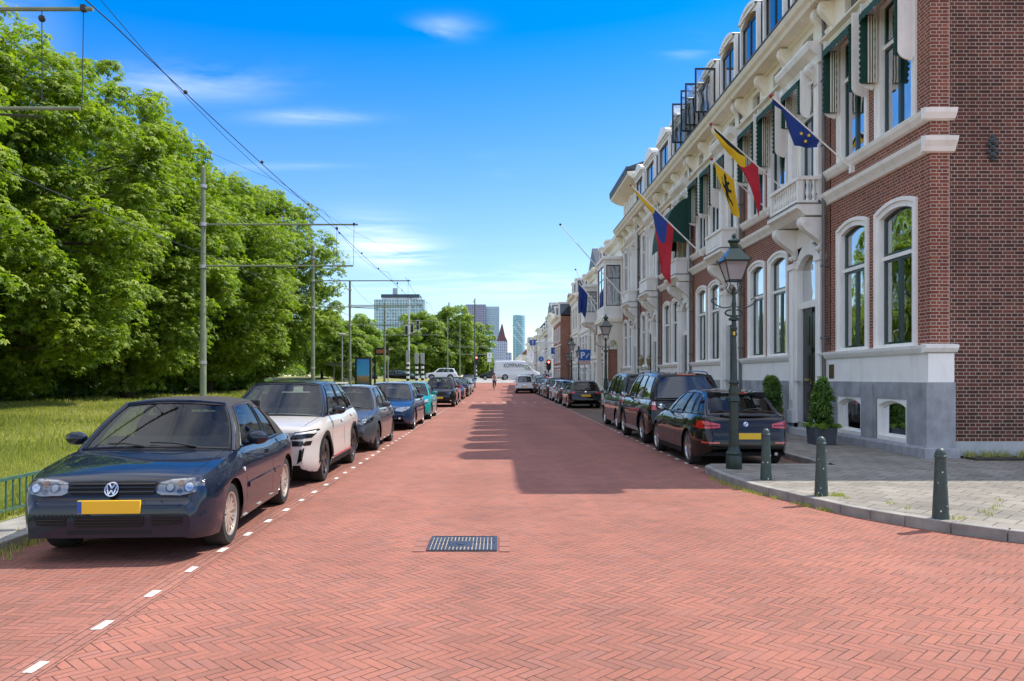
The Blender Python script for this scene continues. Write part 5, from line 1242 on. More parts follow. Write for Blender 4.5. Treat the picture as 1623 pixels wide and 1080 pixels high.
# ---- signs and signals
M_SBLUE = mat('sign_blue', (.015, .12, .45), .4); M_SWHITE = mat('sign_white', (.8, .8, .8), .4); M_SRED = mat('sign_red', (.5, .02, .02), .4)
def sign_pole(x, y, H, z0=None, m=None):
    z0 = gz(y) + .1 if z0 is None else z0
    return MB().tube([(x, y, z0 - .1), (x, y, z0 + H)], .035, 8), z0
def parking_sign():
    x, y = 6.38, 57.0; mb, z0 = sign_pole(x, y, 3.6); e = empty('parking_sign', (x, y, z0), 'blue parking sign with a white P and a pen mark on a grey pole', 'road sign')
    mb.build('pole', M_GALV, e)
    mb = MB(); mb.box(x - .42, x + .42, y - .05, y - .03, z0 + 2.75, z0 + 3.55); mb.build('sign_panel', M_SBLUE, e)
    mb = MB(); mb.box(x - .42, x + .42, y - .05, y - .03, z0 + 2.48, z0 + 2.73); mb.build('lower_plate', mat('plate_pink', (.6, .4, .36), .5), e)
    text_obj('letter', 'P', .62, M_SWHITE, e, (-.16, -.056, 3.12), (R(90), 0, 0), bold=.02)
    mb = MB(); mb.tube([(x + .10, y - .06, z0 + 3.0), (x + .30, y - .06, z0 + 3.25)], .035, 6); mb.tube([(x + .05, y - .06, z0 + 2.95), (x + .16, y - .06, z0 + 2.97)], .02, 5); mb.build('pen_mark', M_SWHITE, e)
parking_sign()
def traffic_light(x, y, z0, H, label, stripes=True):
    e = empty('traffic_light', (x, y, z0), label, 'traffic light', 'traffic lights at the crossroads')
    MB().tube([(x, y, z0 - .2), (x, y, z0 + H)], .05, 8).build('pole', M_GALV, e)
    if stripes:
        for k in range(6):
            MB().lathe([(.075, 0), (.075, .24)], (x, y, z0 + .2 + k * .25), 10).build('stripe', M_BLACK if k % 2 else M_SWHITE, e)
    mb = MB(); P = []
    for k in range(9): a = k * math.pi / 8; P.append((x + .27 * math.cos(a), z0 + H - .27 + .27 * math.sin(a)))
    for k in range(9): a = math.pi + k * math.pi / 8; P.append((x + .27 * math.cos(a), z0 + H - 1.03 + .27 * math.sin(a)))
    mb.prism(P, 'y', y - .07, y - .04); mb.box(x - .16, x + .16, y - .2, y - .071, z0 + H - 1.15, z0 + H - .15); mb.build('signal_head', M_BLACK, e)
    for k, (nm, c) in enumerate((('red_lamp', (1, .03, .03)), ('amber_lamp', None), ('green_lamp', None))):
        zz = z0 + H - .31 - k * .33; mm = mat('lit_red', (.6, .02, .02), .4, emit=(1, .05, .04), estr=9) if c else mat('unlit_lens', (.03, .03, .03), .2)
        MB().lathe([(.001, -.02), (.08, -.015), (.11, 0), (.001, .001)], (x, y - .205, zz), 14, 'y').build(nm, mm, e)
        MB().lathe([(.12, -.12), (.135, -.12), (.135, 0), (.12, 0)], (x, y - .2, zz), 12, 'y', cap=False).build('visor', M_BLACK, e)
traffic_light(6.05, 92, gz(92) + .1, 3.0, 'red traffic light on the right behind the row of parked cars')
traffic_light(-2.75, 104, gz(104), 3.35, 'red traffic light on the left beside the tall grey mast')
e = empty('lighting_mast', (-3.0, 105, gz(105)), 'tall dark grey lighting mast beside the left traffic light', 'mast')
MB().tube([(-3.0, 105, 1), (-3.0, 105, 12.2)], [.13, .08], 10).build('pole', mat('mast_grey', (.10, .105, .10), .6), e, smooth=True); MB().box(-3.25, -2.95, 104.9, 105.05, 11.7, 11.85).build('camera_box', M_GALV, e)
e = empty('signal_mast', (-9.7, 86, 1.2), 'white signal mast with a striped foot and three signals on its arm', 'signal mast')
MB().tube([(-9.7, 86, .6), (-9.7, 86, 10.3)], [.12, .07], 10).build('pole', mat('mast_white', (.6, .62, .62), .5), e, smooth=True)
MB().tube([(-9.7, 86, 6.4), (-8.2, 86, 7.0)], .05, 8).build('arm', mat('mast_white', (.6, .62, .62), .5), e)
for k in range(3):
    x = -9.95 + k * .62; mb = MB(); mb.box(x - .14, x + .14, 85.7, 85.85, 6.3 + k * .28, 7.25 + k * .28); s_ = mb.build('signal_head', M_BLACK, e)
    mb = MB(); mb.box(x - .2, x + .2, 85.86, 85.88, 6.2 + k * .28, 7.35 + k * .28); mb.build('back_plate', M_SWHITE, s_)
def striped(x, y, H, label):
    e = empty('striped_post', (x, y, gz(y)), label, 'striped post', 'striped signal posts at the tram crossing')
    for k in range(int(H / .26)): MB().lathe([(.17, 0), (.17, .255)], (x, y, gz(y) + k * .26 + .2), 10).build('stripe', M_BLACK if k % 2 else M_SWHITE, e)
    MB().box(x - .2, x + .2, y - .2, y + .1, gz(y) + .2 + int(H / .26) * .26, gz(y) + H + 1.3).build('signal_box', M_GALV, e)
striped(-9.75, 85.4, 3.0, 'thick striped post at the foot of the white signal mast'); striped(-8.85, 86, 2.7, 'striped post in the middle of the three at the tram crossing'); striped(-8.25, 86.5, 2.7, 'rightmost striped post of the three at the tram crossing')
# gantry with blue direction signs on the right
e = empty('sign_gantry', (8.0, 88, .5), 'white gantry arm with two blue direction signs over the far street', 'sign gantry')
MB().tube([(7.3, 88, .4), (7.3, 88, 6.2)], .09, 8).build('pole', M_SWHITE, e); MB().tube([(4.2, 88, 5.6), (7.5, 88, 5.45)], .07, 8).build('arm', M_SWHITE, e)
for x in (4.0, 7.5): MB().box(x - .32, x + .32, 87.85, 87.88, 5.2, 5.85).build('direction_sign', M_SBLUE, e)
for x in (4.0, 7.5): mb = MB(); mb.tube([(x, 87.83, 5.3), (x, 87.83, 5.65)], .04, 5); mb.prism([(x - .13, 5.6), (x + .13, 5.6), (x, 5.78)], 'y', 87.82, 87.84); mb.build('arrow', M_SWHITE, e)
def round_sign(x, y, H, label, m=M_SBLUE, sq=False):
    z0 = gz(y) + .1; e = empty('road_sign', (x, y, z0), label, 'road sign', 'small road signs by the crossroads')
    MB().tube([(x, y, z0), (x, y, z0 + H)], .04, 8).build('pole', M_GALV, e)
    if sq: MB().box(x - .35, x + .35, y - .07, y - .05, z0 + H - .8, z0 + H).build('sign_panel', m, e)
    else: MB().lathe([(.001, 0), (.33, 0), (.33, .02), (.001, .02)], (x, y - .07, z0 + H - .35), 16, 'y').build('sign_disc', m, e)
    mb = MB(); mb.tube([(x, y - .09, z0 + H - .5), (x, y - .09, z0 + H - .2)], .035, 5); mb.build('arrow', M_SWHITE if m is M_SBLUE else M_SBLUE, e)
    MB().box(x - .3, x + .3, y - .07, y - .05, z0 + H - 1.35, z0 + H - .9).build('lower_plate', M_SWHITE, e)
round_sign(5.5, 98, 3.2, 'blue round sign over a white plate, left of the right traffic light')
round_sign(4.6, 106, 3.6, 'white square sign beyond the end of the right car row', M_SWHITE, True)
round_sign(6.75, 93, 4.4, 'blue square sign above and right of the red traffic light', M_SBLUE, True)
round_sign(-1.1, 112, 3.8, 'grey white square sign right of the left traffic light', M_SWHITE, True)
# double lantern on the house side
e = empty('double_lantern', (6.9, 35.2, .115), 'black post carrying two small lanterns in front of the pale doorway', 'street lamp')
MB().tube([(6.9, 35.2, .1), (6.9, 35.2, 3.6)], [.05, .03], 8).build('post', M_BLACK, e)
for dx in (-.42, -.08):
    mb = MB(); mb.tube([(6.9, 35.2, 2.0), (6.9 + dx, 35.2, 1.95), (6.9 + dx, 35.2, 2.15)], .02, 6); mb.lathe([(.02, 0), (.08, .05), (.11, .28), (.13, .30), (.06, .42), (.02, .5)], (6.9 + dx, 35.2, 2.15), 8); mb.build('lantern', mat('amber_lantern', (.25, .2, .08), .3), e)
# utility box
MBx = MB(); MBx.box(6.6, 7.0, 46, 46.5, .1, 1.35); MBx.box(6.57, 7.03, 45.97, 46.53, 1.35, 1.4); tag(MBx.build('utility_box', mat('grey_box', (.25, .29, .33), .6)), 'grey utility box on the pavement beside the lantern lamp', 'utility box')
# tram stop: poster panel, timetable sign, railing, lamp posts
e = empty('advertising_panel', (-9.0, 52.5, .1), 'backlit advertising panel with a blue poster at the tram stop', 'advertising panel')
MB().box(-9.55, -8.45, 52.5, 52.7, .2, 3.0).build('case', M_BLACK, e)
pm = bpy.data.materials.new('poster'); pm.use_nodes = True; nt = pm.node_tree; b = nt.nodes['Principled BSDF']; b.inputs['Roughness'].default_value = .15
tc = nd(nt, 'ShaderNodeTexCoord'); n = nd(nt, 'ShaderNodeTexNoise', i_Scale=2.2, i_Detail=5.0); nt.links.new(tc.outputs['Object'], n.inputs[0]); sp = nd(nt, 'ShaderNodeSeparateXYZ'); nt.links.new(tc.outputs['Object'], sp.inputs[0])
g = ramp(nt, mth(nt, 'MULTIPLY', sp.outputs[2], .36), [(0.1, (.05, .3, .5)), (.38, (.02, .08, .12)), (.55, (.35, .2, .05)), (.62, (.05, .35, .65)), (.95, (.03, .25, .6))]); nt.links.new(mixc(nt, .35, g, n.outputs['Color'], 'OVERLAY'), b.inputs['Base Color'])
MB().add([(-9.42, 52.49, .55), (-8.58, 52.49, .55), (-8.58, 52.49, 2.85), (-9.42, 52.49, 2.85)], [(0, 1, 2, 3)]).build('poster', pm, e)
e = empty('timetable_sign', (-9.2, 66.5, .1), 'dark electronic timetable sign on its post at the tram stop', 'timetable sign')
MB().tube([(-10.4, 66.5, .1), (-10.4, 66.5, 3.3)], .09, 8).build('post', M_BLACK, e); MB().box(-10.4, -9.2, 66.4, 66.6, 3.5, 4.15).build('display', M_BLACK, e); MB().box(-10.45, -10.35, 66.45, 66.55, 3.2, 4.1).build('bracket', M_BLACK, e)
MB().box(-10.25, -9.35, 66.385, 66.398, 3.68, 3.98).build('text_lines', mat('amber_leds', (.2, .08, .04), .5, emit=(1, .3, .1), estr=.03), e)
e = empty('tram_shelter', (-12.2, 62, .1), 'flat roofed tram shelter behind the advertising panel', 'tram shelter')
MB().box(-13.2, -9.9, 60.5, 63, 2.55, 2.75).build('roof', mat('shelter_roof', (.05, .07, .05), .5), e)
for x in (-13.1, -10.1): MB().tube([(x, 62.8, .1), (x, 62.8, 2.55)], .05, 8).build('post', M_GALV, e)
MB().add([(-13.1, 62.9, .3), (-10.1, 62.9, .3), (-10.1, 62.9, 2.4), (-13.1, 62.9, 2.4)], [(0, 1, 2, 3)]).build('glass_wall', M_PANE, e)
def railing(x0, y0, x1, y1, label):
    e = empty('platform_railing', (x0, y0, .1), label, 'railing', 'pale railings at the tram stop'); mb = MB(); a, b = Vector((x0, y0, 0)), Vector((x1, y1, 0)); n = max(3, int((b - a).length / .9))
    for zz in (1.25, .85): mb.tube([a + Vector((0, 0, zz + gz(y0))), b + Vector((0, 0, zz + gz(y1)))], .035, 6)
    mb.build('rails', M_GALV, e); mb = MB()
    for k in range(n + 1): p = a.lerp(b, k / n); mb.tube([(p.x, p.y, 0), (p.x, p.y, 1.25 + gz(p.y))], .035, 6)
    mb.build('posts', M_GALV, e)
railing(-11.3, 50, -9.7, 52, 'short pale railing left of the advertising panel'); railing(-8.3, 54, -9.2, 78, 'long pale railing right of the advertising panel')
def thin_lamp(x, y, H, label):
    e = empty('thin_lamp_post', (x, y, .1), label, 'street lamp', 'thin lamp posts with flat round heads'); MB().tube([(x, y, 0), (x, y, H)], .05, 8).build('post', M_GALV, e); MB().lathe([(.05, 0), (.30, .12), (.30, .18), (.05, .24)], (x, y, H), 12).build('lamp_head', M_GALV, e)
thin_lamp(-10.9, 55, 4.5, 'thin lamp post with a flat head left of the advertising panel'); thin_lamp(-10.6, 76, 4.2, 'thin lamp post with a flat head left of the white signal mast')

# ================================================================ SKYLINE
def facade_grid(name, c1, c2, bw, rh, ms, rough=.25, metal=.0, off=0.0):
    m = brick_mat(name, c1, c2, tuple(min(1, v * 1.6) for v in c2), bw=bw, rh=rh, ms=ms, uvec='wall', offset=off, bump=0, patch=.12, rough=rough); return m
M_GL1 = facade_grid('office_glass', (.19, .28, .32), (.30, .40, .43), 1.9, 2.3, .28)
M_GL2 = facade_grid('tower_purple', (.17, .17, .25), (.22, .215, .29), 3.0, 3.6, .5)
M_GL3 = facade_grid('tower_bluegrey', (.20, .28, .36), (.27, .34, .41), 1.6, 3.6, .5)
M_GL4 = facade_grid('tower_teal', (.16, .28, .34), (.21, .34, .39), 1.9, 3.4, .35)
M_GL5 = facade_grid('tower_lilac', (.27, .28, .38), (.32, .33, .43), 2.6, 3.4, .5)
M_DKR = mat('dark_red_roof', (.17, .07, .10), .7)
def PXX(px, Y): return (px - 788) * Y / 1240
def PZZ(py, Y): return 1.65 + (598 - py) * Y / 1240
def skytower(label, px0, px1, pyt, Y, m, depth, name='office_tower', **kw):
    x0, x1, z = PXX(px0, Y), PXX(px1, Y), PZZ(pyt, Y); e = empty(name, ((x0 + x1) / 2, Y, 0), label, 'tower', 'towers on the skyline')
    MB().box(x0, x1, Y, Y + depth, -.3, z).build('body', m, e); return e, x0, x1, z
Y = 560; e, x0, x1, z = skytower('wide blue glass office block with a dark penthouse above the trees', 593, 673, 475, Y, M_GL1, 24)
MB().box(x0 + 5, x1 - 4, Y + 3, Y + 20, z, z + 1.6).build('roof_level', M_SWHITE, e); MB().box(x0 + 4.6, x1 - 4, Y + 2, Y + 21, z + 1.6, z + 4).build('penthouse', mat('penthouse_dark', (.03, .06, .09), .4), e)
MB().box(PXX(620, Y), PXX(627, Y), Y + 8, Y + 12, z + 4, PZZ(455, Y)).build('chimney', mat('pale_chimney', (.35, .4, .42), .6), e)
MB().box(PXX(588, Y), x0 - .02, Y + 1, Y + 18, 0, PZZ(518, Y)).build('side_wing', M_GL1, e)
Y = 1250; e, x0, x1, z = skytower('broad purple brown high-rise, left one of the joined pair', 735, 770, 484, Y, M_GL2, 30)
MB().box(x0 + 3, x1, Y + 3, Y + 28, z, z + 1.5).build('roof_edge', M_GL2, e)
e, x0, x1, z = skytower('blue grey high-rise joined to the right of the purple one', 770.2, 791.5, 487, Y + 6, M_GL3, 28); 
for k in range(9): MB().box(x0 + k * (x1 - x0) / 9, x0 + k * (x1 - x0) / 9 + 1.2, Y + 6, Y + 8, z, z + 2.0).build('crown_fin', M_GL3, e)
Y = 980; e, x0, x1, z = skytower('tower with a steep pointed dark red roof', 787, 804.5, 541, Y, M_GL5, 18); xm = (x0 + x1) / 2
MB().prism([(x0, z), (x1, z), (x1 - 3, z + 6), (xm + .6, PZZ(514, Y)), (xm - .6, PZZ(514, Y)), (x0 + 2, z + 6)], 'y', Y, Y + 17.9).build('roof', M_DKR, e)
Y = 1100; e, x0, x1, z = skytower('dark red pointed tower half hidden behind the green dome', 765, 779, 545, Y, M_GL5, 14); MB().prism([(x0, z), (x1, z), (x0 + 7, PZZ(514, Y)), (x0 + 5, PZZ(514, Y))], 'y', Y, Y + 13.9).build('roof', M_DKR, e)
Y = 760; e = empty('glass_dome', (PXX(766, Y), Y, 0), 'pale green glass dome rising behind the trees', 'dome'); rr = 12 * Y / 1240
MB().lathe([(rr, 0), (rr, PZZ(545, Y))] + [(rr * math.cos(a), PZZ(545, Y) + (PZZ(523, Y) - PZZ(545, Y)) * math.sin(a)) for a in [k * math.pi / 16 for k in range(1, 8)]] + [(.1, PZZ(523, Y))], (PXX(766, Y), Y + 10, 0), 20).build('shell', facade_grid('dome_glass', (.05, .30, .30), (.25, .5, .5), 2, 2, .3), e, smooth=True)
Y = 1150; e = empty('round_tower', (PXX(823, Y), Y, 0), 'slim rounded teal glass tower standing apart on the right', 'tower', 'towers on the skyline'); rr = 10 * Y / 1240
MB().lathe([(rr, -.2), (rr, PZZ(502, Y)), (rr * .97, PZZ(500, Y)), (rr * .9, PZZ(499, Y))], (PXX(823, Y), Y + 12, 0), 32).build('body', M_GL4, e, smooth=True)
Y = 1000; e = empty('sail_tower', (PXX(705, Y), Y, 0), 'curved glass tower like a sail, tip above the tree clump', 'tower', 'towers on the skyline')
P = [(PXX(712.5, Y), 0), (PXX(712.5, Y), PZZ(479, Y)), (PXX(711, Y), PZZ(479, Y))] + [(PXX(711 - 18 * t, Y), PZZ(482 + 17 * t ** .75, Y)) for t in (.1, .3, .5, .7, .85, 1)] + [(PXX(690, Y), 0)]
MB().prism(P, 'y', Y, Y + 16).build('body', M_GL3, e)
Y = 700; e, *_ = skytower('low grey block right of the pointed tower', 800, 811, 559, Y, M_GL5, 20, name='low_block'); e, *_ = skytower('low pale building below the round tower', 811.5, 838, 577, Y - 250, M_GL1, 12, name='low_block')

# ================================================================ CARS
M_TYRE = mat('tyre_rubber', (.022, .021, .02), .85, var=.2, vscale=20, bump=.2)
M_RIM = mat('alloy', (.50, .50, .50), .28, metal=.9)
M_RIMD = mat('dark_alloy', (.10, .10, .105), .3, metal=.8)
M_RIMB = mat('bronze_silver_alloy', (.55, .49, .42), .35, metal=.6)
M_CGLASS = glass_mat('car_glass', (.74, .84, .80), .7, base=.0)
M_CGLASSD = glass_mat('car_glass_tinted', (.08, .10, .11), 1.2, base=.04)
M_CLEAR = glass_mat('lamp_glass', (.85, .88, .9), 1.0, base=.05)
M_PLAST = mat('black_plastic', (.014, .014, .014), .7, spec=.25, var=.15, vscale=30)
M_TRIM = mat('gloss_black_trim', (.008, .008, .009), .15, spec=.6)
M_SEAT = mat('seat_fabric', (.022, .022, .023), .9, spec=.1)
M_CHROME = mat('chrome', (.75, .76, .78), .12, metal=1)
M_PLATE = mat('yellow_plate', (.80, .48, .02), .45)
M_PLB = mat('plate_blue', (.02, .08, .35), .4)
M_RED = mat('tail_lamp_red', (.48, .012, .015), .12, spec=.7, coat=1)
M_WHL = mat('lamp_white', (.7, .7, .7), .15, coat=1)
M_HLD = mat('headlight_dark', (.10, .11, .12), .2, metal=.6)
M_MIRG = mat('mirror_glass', (.6, .65, .7), .03, metal=1)
M_SOFT = mat('black_soft_top', (.035, .032, .03), .95, var=.2, vscale=3, bump=.15, bscale=200)
def pchip(keys, t):
    """monotone cubic through (t, z) keys"""
    xs = [k[0] for k in keys]; ys = [k[1] for k in keys]; n = len(xs)
    if t <= xs[0]: return ys[0]
    if t >= xs[-1]: return ys[-1]
    h = [xs[i+1] - xs[i] for i in range(n-1)]; d = [(ys[i+1] - ys[i]) / h[i] for i in range(n-1)]
    m = [0.0] * n; m[0] = d[0]; m[-1] = d[-1]
    for i in range(1, n-1):
        if d[i-1] * d[i] > 0:
            w1 = 2*h[i] + h[i-1]; w2 = h[i] + 2*h[i-1]; m[i] = (w1 + w2) / (w1 / d[i-1] + w2 / d[i])
    for i in range(n-1):
        if t <= xs[i+1]:
            s = (t - xs[i]) / h[i]
            return ys[i]*(1+2*s)*(1-s)**2 + m[i]*h[i]*s*(1-s)**2 + ys[i+1]*s*s*(3-2*s) + m[i+1]*h[i]*s*s*(s-1)
def lerp(a, b, t): return a + (b - a) * t
def make_car(sp, label, x, y, rz, z=0.0, group=None, detail=2, name=None):
    """sp: shape of the car. Local frame: front at -Y, origin on the ground midway between the axles."""
    L, Wd, wb, fo = sp['L'], sp['W'], sp['wb'], sp['fo']; R_w = sp.get('rw', .31); org = fo + wb / 2
    root = empty(name or sp.get('name', 'parked_car'), (x, y, z), label, sp.get('cat', 'car'), group, rz)
    paint = sp['paint']; zl0 = sp.get('z0', .19); top = sp['top']; tw = (fo, fo + wb); Ra = R_w + sp.get('gap', .055)
    def hw(t):
        T, c, p = sp.get('plan', (.85, .27, 2.6)); T2, c2, p2 = sp.get('rplan', (.7, .20, 2.8)); a = 1.0
        if t < T: a = 1 - c * (1 - t / T) ** p
        if t > L - T2: a = min(a, 1 - c2 * (1 - (L - t) / T2) ** p2)
        return Wd / 2 * a
    def zc(t): return pchip(top, t)
    def low(t):
        z = zl0
        if t < .35: z = lerp(sp.get('fz', .36), zl0, min(1, (t / .35)) ** .4)
        if t > L - .35: z = max(z, lerp(sp.get('rz', .40), zl0 + .03, min(1, ((L - t) / .35)) ** .45))
        return z
    def zl(t):
        z = low(t)
        for c in tw:
            if abs(t - c) < Ra - 1e-6: z = max(z, R_w + math.sqrt(Ra * Ra - (t - c) ** 2))
        return z
    def crown(t): return sp.get('crown', .05) * min(1, t / .3, (L - t) / .25 + .1)
    st = {0, .008, .02, .04, .06, .08, .105, .13, .16, .2, .25, .3, L, L - .008, L - .02, L - .04, L - .06, L - .09, L - .12, L - .16, L - .2, L - .26, L - .32}
    for c in tw:
        st |= {c - Ra - .002, c + Ra + .002}; NA = 14 if detail > 1 else 9
        for k in range(NA + 1): st.add(c - (Ra - .0001) * math.cos(math.pi * k / NA))
    k = .4
    while k < L - .4:
        if all(abs(k - s) > .05 for s in st): st.add(k)
        k += .09 if detail > 1 else .2
    st = sorted(s for s in st if 0 <= s <= L)
    xprof = sp.get('xprof', [(0, .955), (.12, .985), (.35, 1.0), (.62, .992), (.70, .985), (.88, .955), (1.0, .90)])
    fr = [0, .06, .14, .25, .38, .5, .6, .68, .76, .86, .94, 1.0]
    def section(t):
        h = hw(t); c = crown(t); zcc = zc(t); zs = zcc - c; z0 = low(t); zz = zl(t); zs = max(zs, zz + .015); pts = []
        for f in fr:
            q = zz + f * (zs - zz); g = (q - z0) / max(.02, zs - z0)
            pts.append((h * pchip(xprof, max(0, min(1, g))), q))
        xs = pts[-1][0]
        for a, b in ((.93, .22), (.8, .45), (.6, .70), (.4, .88), (.2, .97), (0, 1)): pts.append((xs * a, zs + max(0, zcc - zs) * b))
        return pts
    rows = []
    for t in st:
        s = section(t); yy = t - org; rows.append([(-p[0], yy, p[1]) for p in s] + [(p[0], yy, p[1]) for p in reversed(s[:-1])])
    mb = MB(); mb.grid(rows)
    n = len(rows[0]); mb.f.append(tuple(range(n))); mb.f.append(tuple(range(len(mb.v) - n, len(mb.v)))[::-1])
    bvh = BVHTree.FromPolygons(mb.v, [tuple(f) for f in mb.f])
    body = mb.build('body', paint, root, smooth=True, local=True, ang=sp.get('ang', 32), weld=True)
    # underbody and wheel houses
    mb = MB(); mb.box(-Wd*.44, Wd*.44, -org + .25, L - org - .25, zl0 + .02, zl0 + .09)
    for c in tw:
        for sx in (-1, 1):
            prof = [(c - org - (Ra + .01) * math.cos(math.pi * k / 10), R_w + (Ra + .01) * math.sin(math.pi * k / 10)) for k in range(11)]
            prof = [(prof[0][0], .2)] + prof + [(prof[-1][0], .2)]
            a, b = sx * Wd * .27, sx * (Wd / 2 - .045)
            mb.grid([[(a, p[0], p[1]) for p in prof], [(b, p[0], p[1]) for p in prof]]); mb.add([(a, p[0], p[1]) for p in prof], [tuple(range(len(prof)))])
    mb.build('underbody', M_PLAST, root, local=True, recalc=False)
    def decal(poly, view, m, off=.006, nm='trim', parent=None, step=.045, mirror=True, skirt=.02, cen=0, sm=True):
        """lay an outline drawn in side / front / rear / top view on the body skin"""
        obs = None
        for sx in ((1, -1) if mirror else (1,)):
            P = [Vector((p[0] * (sx if view in ('front', 'rear', 'top') else 1), p[1])) for p in poly]
            if sum(P[i].x * P[(i+1) % len(P)].y - P[(i+1) % len(P)].x * P[i].y for i in range(len(P))) < 0: P = P[::-1]
            D = []                       # densified border
            for i in range(len(P)):
                a, b = P[i], P[(i + 1) % len(P)]; k = max(1, int((b - a).length / step))
                D += [a.lerp(b, j / k) for j in range(k)]
            x0, x1 = min(p.x for p in D), max(p.x for p in D); y0, y1 = min(p.y for p in D), max(p.y for p in D)
            G = [Vector((x0 + step * (i + .5), y0 + step * (j + .5))) for i in range(int((x1 - x0) / step)) for j in range(int((y1 - y0) / step))]
            r = delaunay_2d_cdt(D + G, [], [list(range(len(D)))], 1, 1e-5)
            vs = []; ns = []
            for p in r[0]:
                if view == 'side': o_, d_ = Vector((sx * 3, p.x - org, p.y)), Vector((-sx, 0, 0))
                elif view == 'front': o_, d_ = Vector((p.x, -org - 2, p.y)), Vector((0, 1, 0))
                elif view == 'rear': o_, d_ = Vector((p.x, L - org + 2, p.y)), Vector((0, -1, 0))
                else: o_, d_ = Vector((p.x, p.y - org, 3)), Vector((0, 0, -1))
                hit = bvh.ray_cast(o_, d_)
                if hit[0] is None or (view != 'top' and (hit[0] - o_).length > (3.6 if view != 'side' else 3.2)):
                    near = bvh.find_nearest(o_ + d_ * (2.1 if view != 'side' else 3 - Wd / 2)); co = near[0]
                else: co = hit[0]
                vs.append(co - d_ * off); ns.append(d_)
            base = [tuple(v) for v in vs]; fs = [tuple(f) for f in r[2]]
            mb = MB(); mb.add(base, fs)
            from collections import Counter
            ec = Counter();
            for f in fs:
                for i in range(len(f)): ec[tuple(sorted((f[i], f[(i+1) % len(f)])))] += 1
            for (a, b), c_ in ec.items():
                if c_ == 1:
                    q = [vs[a], vs[b], vs[b] + ns[b] * skirt, vs[a] + ns[a] * skirt]; mb.add([tuple(v) for v in q], [(0, 1, 2, 3)])
            o = mb.build(nm, m, parent or body, local=True, smooth=sm, ang=30)
            obs = o if obs is None else obs
        return obs
    # ---- cabin
    C = sp['cab']; ta, tc, trf, trr, zr = C['a'], C['c'], C['rf'], C['rr'], C['z']; xr = C['xr'] * Wd / 2; bow = C.get('bow', .13); bul = C.get('bulge', .025); zrr = C.get('zr', zr - .05)
    kx = C.get('kx', .885)
    def zsh(t): return zc(t) - crown(t)
    def B_(u): t = lerp(ta, tc, u); return Vector((hw(t) * kx, t - org, zsh(t) + crown(t) * .10 - .012))
    def zarc(t): return pchip([(trf, zr - .035), (lerp(trf, trr, .35), zr), (lerp(trf, trr, .65), zr - .005), (trr, zrr)], t)
    def T_(u): t = lerp(trf, trr, u); return Vector((xr * (1 - .03 * abs(u - .4)), t - org, zarc(t) - .035))
    def side(u, v):
        p = B_(u).lerp(T_(u), v); p.x += bul * math.sin(math.pi * min(1, v)) ** 1; p.x -= .02 * v ** 4 * 1.0; return p
    def ws(w, v, rear=False):
        e = side(1.0 if rear else 0.0, v); k = 1 - w * w; sg = 1 if rear else -1
        bb = lerp(C.get('rbow', .10) if rear else bow, .06, v)
        zb = crown(tc if rear else ta) * .9 * (1 - v) + .035 * v
        return Vector((e.x * w, e.y + sg * bb * k, e.z + zb * k))
    def roof(w, u):
        a, b = ws(w, 1), ws(w, 1, True); e = side(u, 1); yy = lerp(a.y, b.y, u); k = 1 - abs(w) ** 2.6
        return Vector((e.x * w, yy, e.z + .037 * k + .0))
    NU = 30 if detail > 1 else 16
    wins = C['wins']   # (u0, u1, v0, v1)
    ub = sorted({0, 1, *[w[0] for w in wins], *[w[1] for w in wins]}); vb = sorted({0, 1, *[w[2] for w in wins], *[w[3] for w in wins]})
    def dens(bs, n):
        out = []
        for a, b in zip(bs[:-1], bs[1:]):
            k = max(1, round((b - a) * n)); out += [a + (b - a) * j / k for j in range(k)]
        return out + [bs[-1]]
    U, V = dens(ub, NU), dens(vb, 10)
    fr_mb, gl = MB(), []
    gls = [MB() for _ in wins]
    slant = C.get('slant')     # extra shaping of the last window's rear edge
    for sx in (1, -1):
        gl_l = [MB() for _ in wins]
        for i in range(len(U) - 1):
            for j in range(len(V) - 1):
                cu, cv = (U[i] + U[i+1]) / 2, (V[j] + V[j+1]) / 2
                hit = next((q for q, w in enumerate(wins) if w[0] < cu < w[1] and w[2] < cv < w[3]), None)
                ps = [side(U[i], V[j]), side(U[i+1], V[j]), side(U[i+1], V[j+1]), side(U[i], V[j+1])]
                ps = [(sx * p.x, p.y, p.z) for p in ps]
                (fr_mb if hit is None else gl_l[hit]).add(ps, [(0, 1, 2, 3)])
        for q, g in enumerate(gl_l): gl.append((q, sx, g))
    WV = C.get('ws', (.05, .94, .93)); RV = C.get('rs', (.10, .90, .90))
    gw, gr = MB(), MB()
    for rear, g, (v0, v1, wm_) in ((False, gw, WV), (True, gr, RV)):
        Ws = dens([-1, -wm_, wm_, 1], 7); Vs = dens([0, v0, v1, 1], 8)
        for i in range(len(Ws) - 1):
            for j in range(len(Vs) - 1):
                cw, cv = (Ws[i] + Ws[i+1]) / 2, (Vs[j] + Vs[j+1]) / 2
                ps = [tuple(ws(Ws[i], Vs[j], rear)), tuple(ws(Ws[i+1], Vs[j], rear)), tuple(ws(Ws[i+1], Vs[j+1], rear)), tuple(ws(Ws[i], Vs[j+1], rear))]
                (g if abs(cw) < wm_ and v0 < cv < v1 and not (rear and C.get('norear')) else fr_mb).add(ps, [(0, 1, 2, 3)])
    roofm = sp.get('roofpaint', paint)
    Ws = dens([-1, -.93, -.8, 0, .8, .93, 1], 6); Us = dens([0, 1], 14)
    rmb = MB(); rmb.grid([[tuple(roof(w, u)) for w in Ws] for u in Us])
    if roofm is paint: fr_mb.join(rmb)
    else: rmb.build('roof', roofm, root, local=True, smooth=True, ang=50, weld=True)
    cabin = fr_mb.build('cabin_frame', sp.get('framepaint', paint), root, local=True, smooth=True, ang=38, weld=True)
    md = cabin.modifiers.new('solid', 'SOLIDIFY'); md.thickness = .03; md.offset = -1
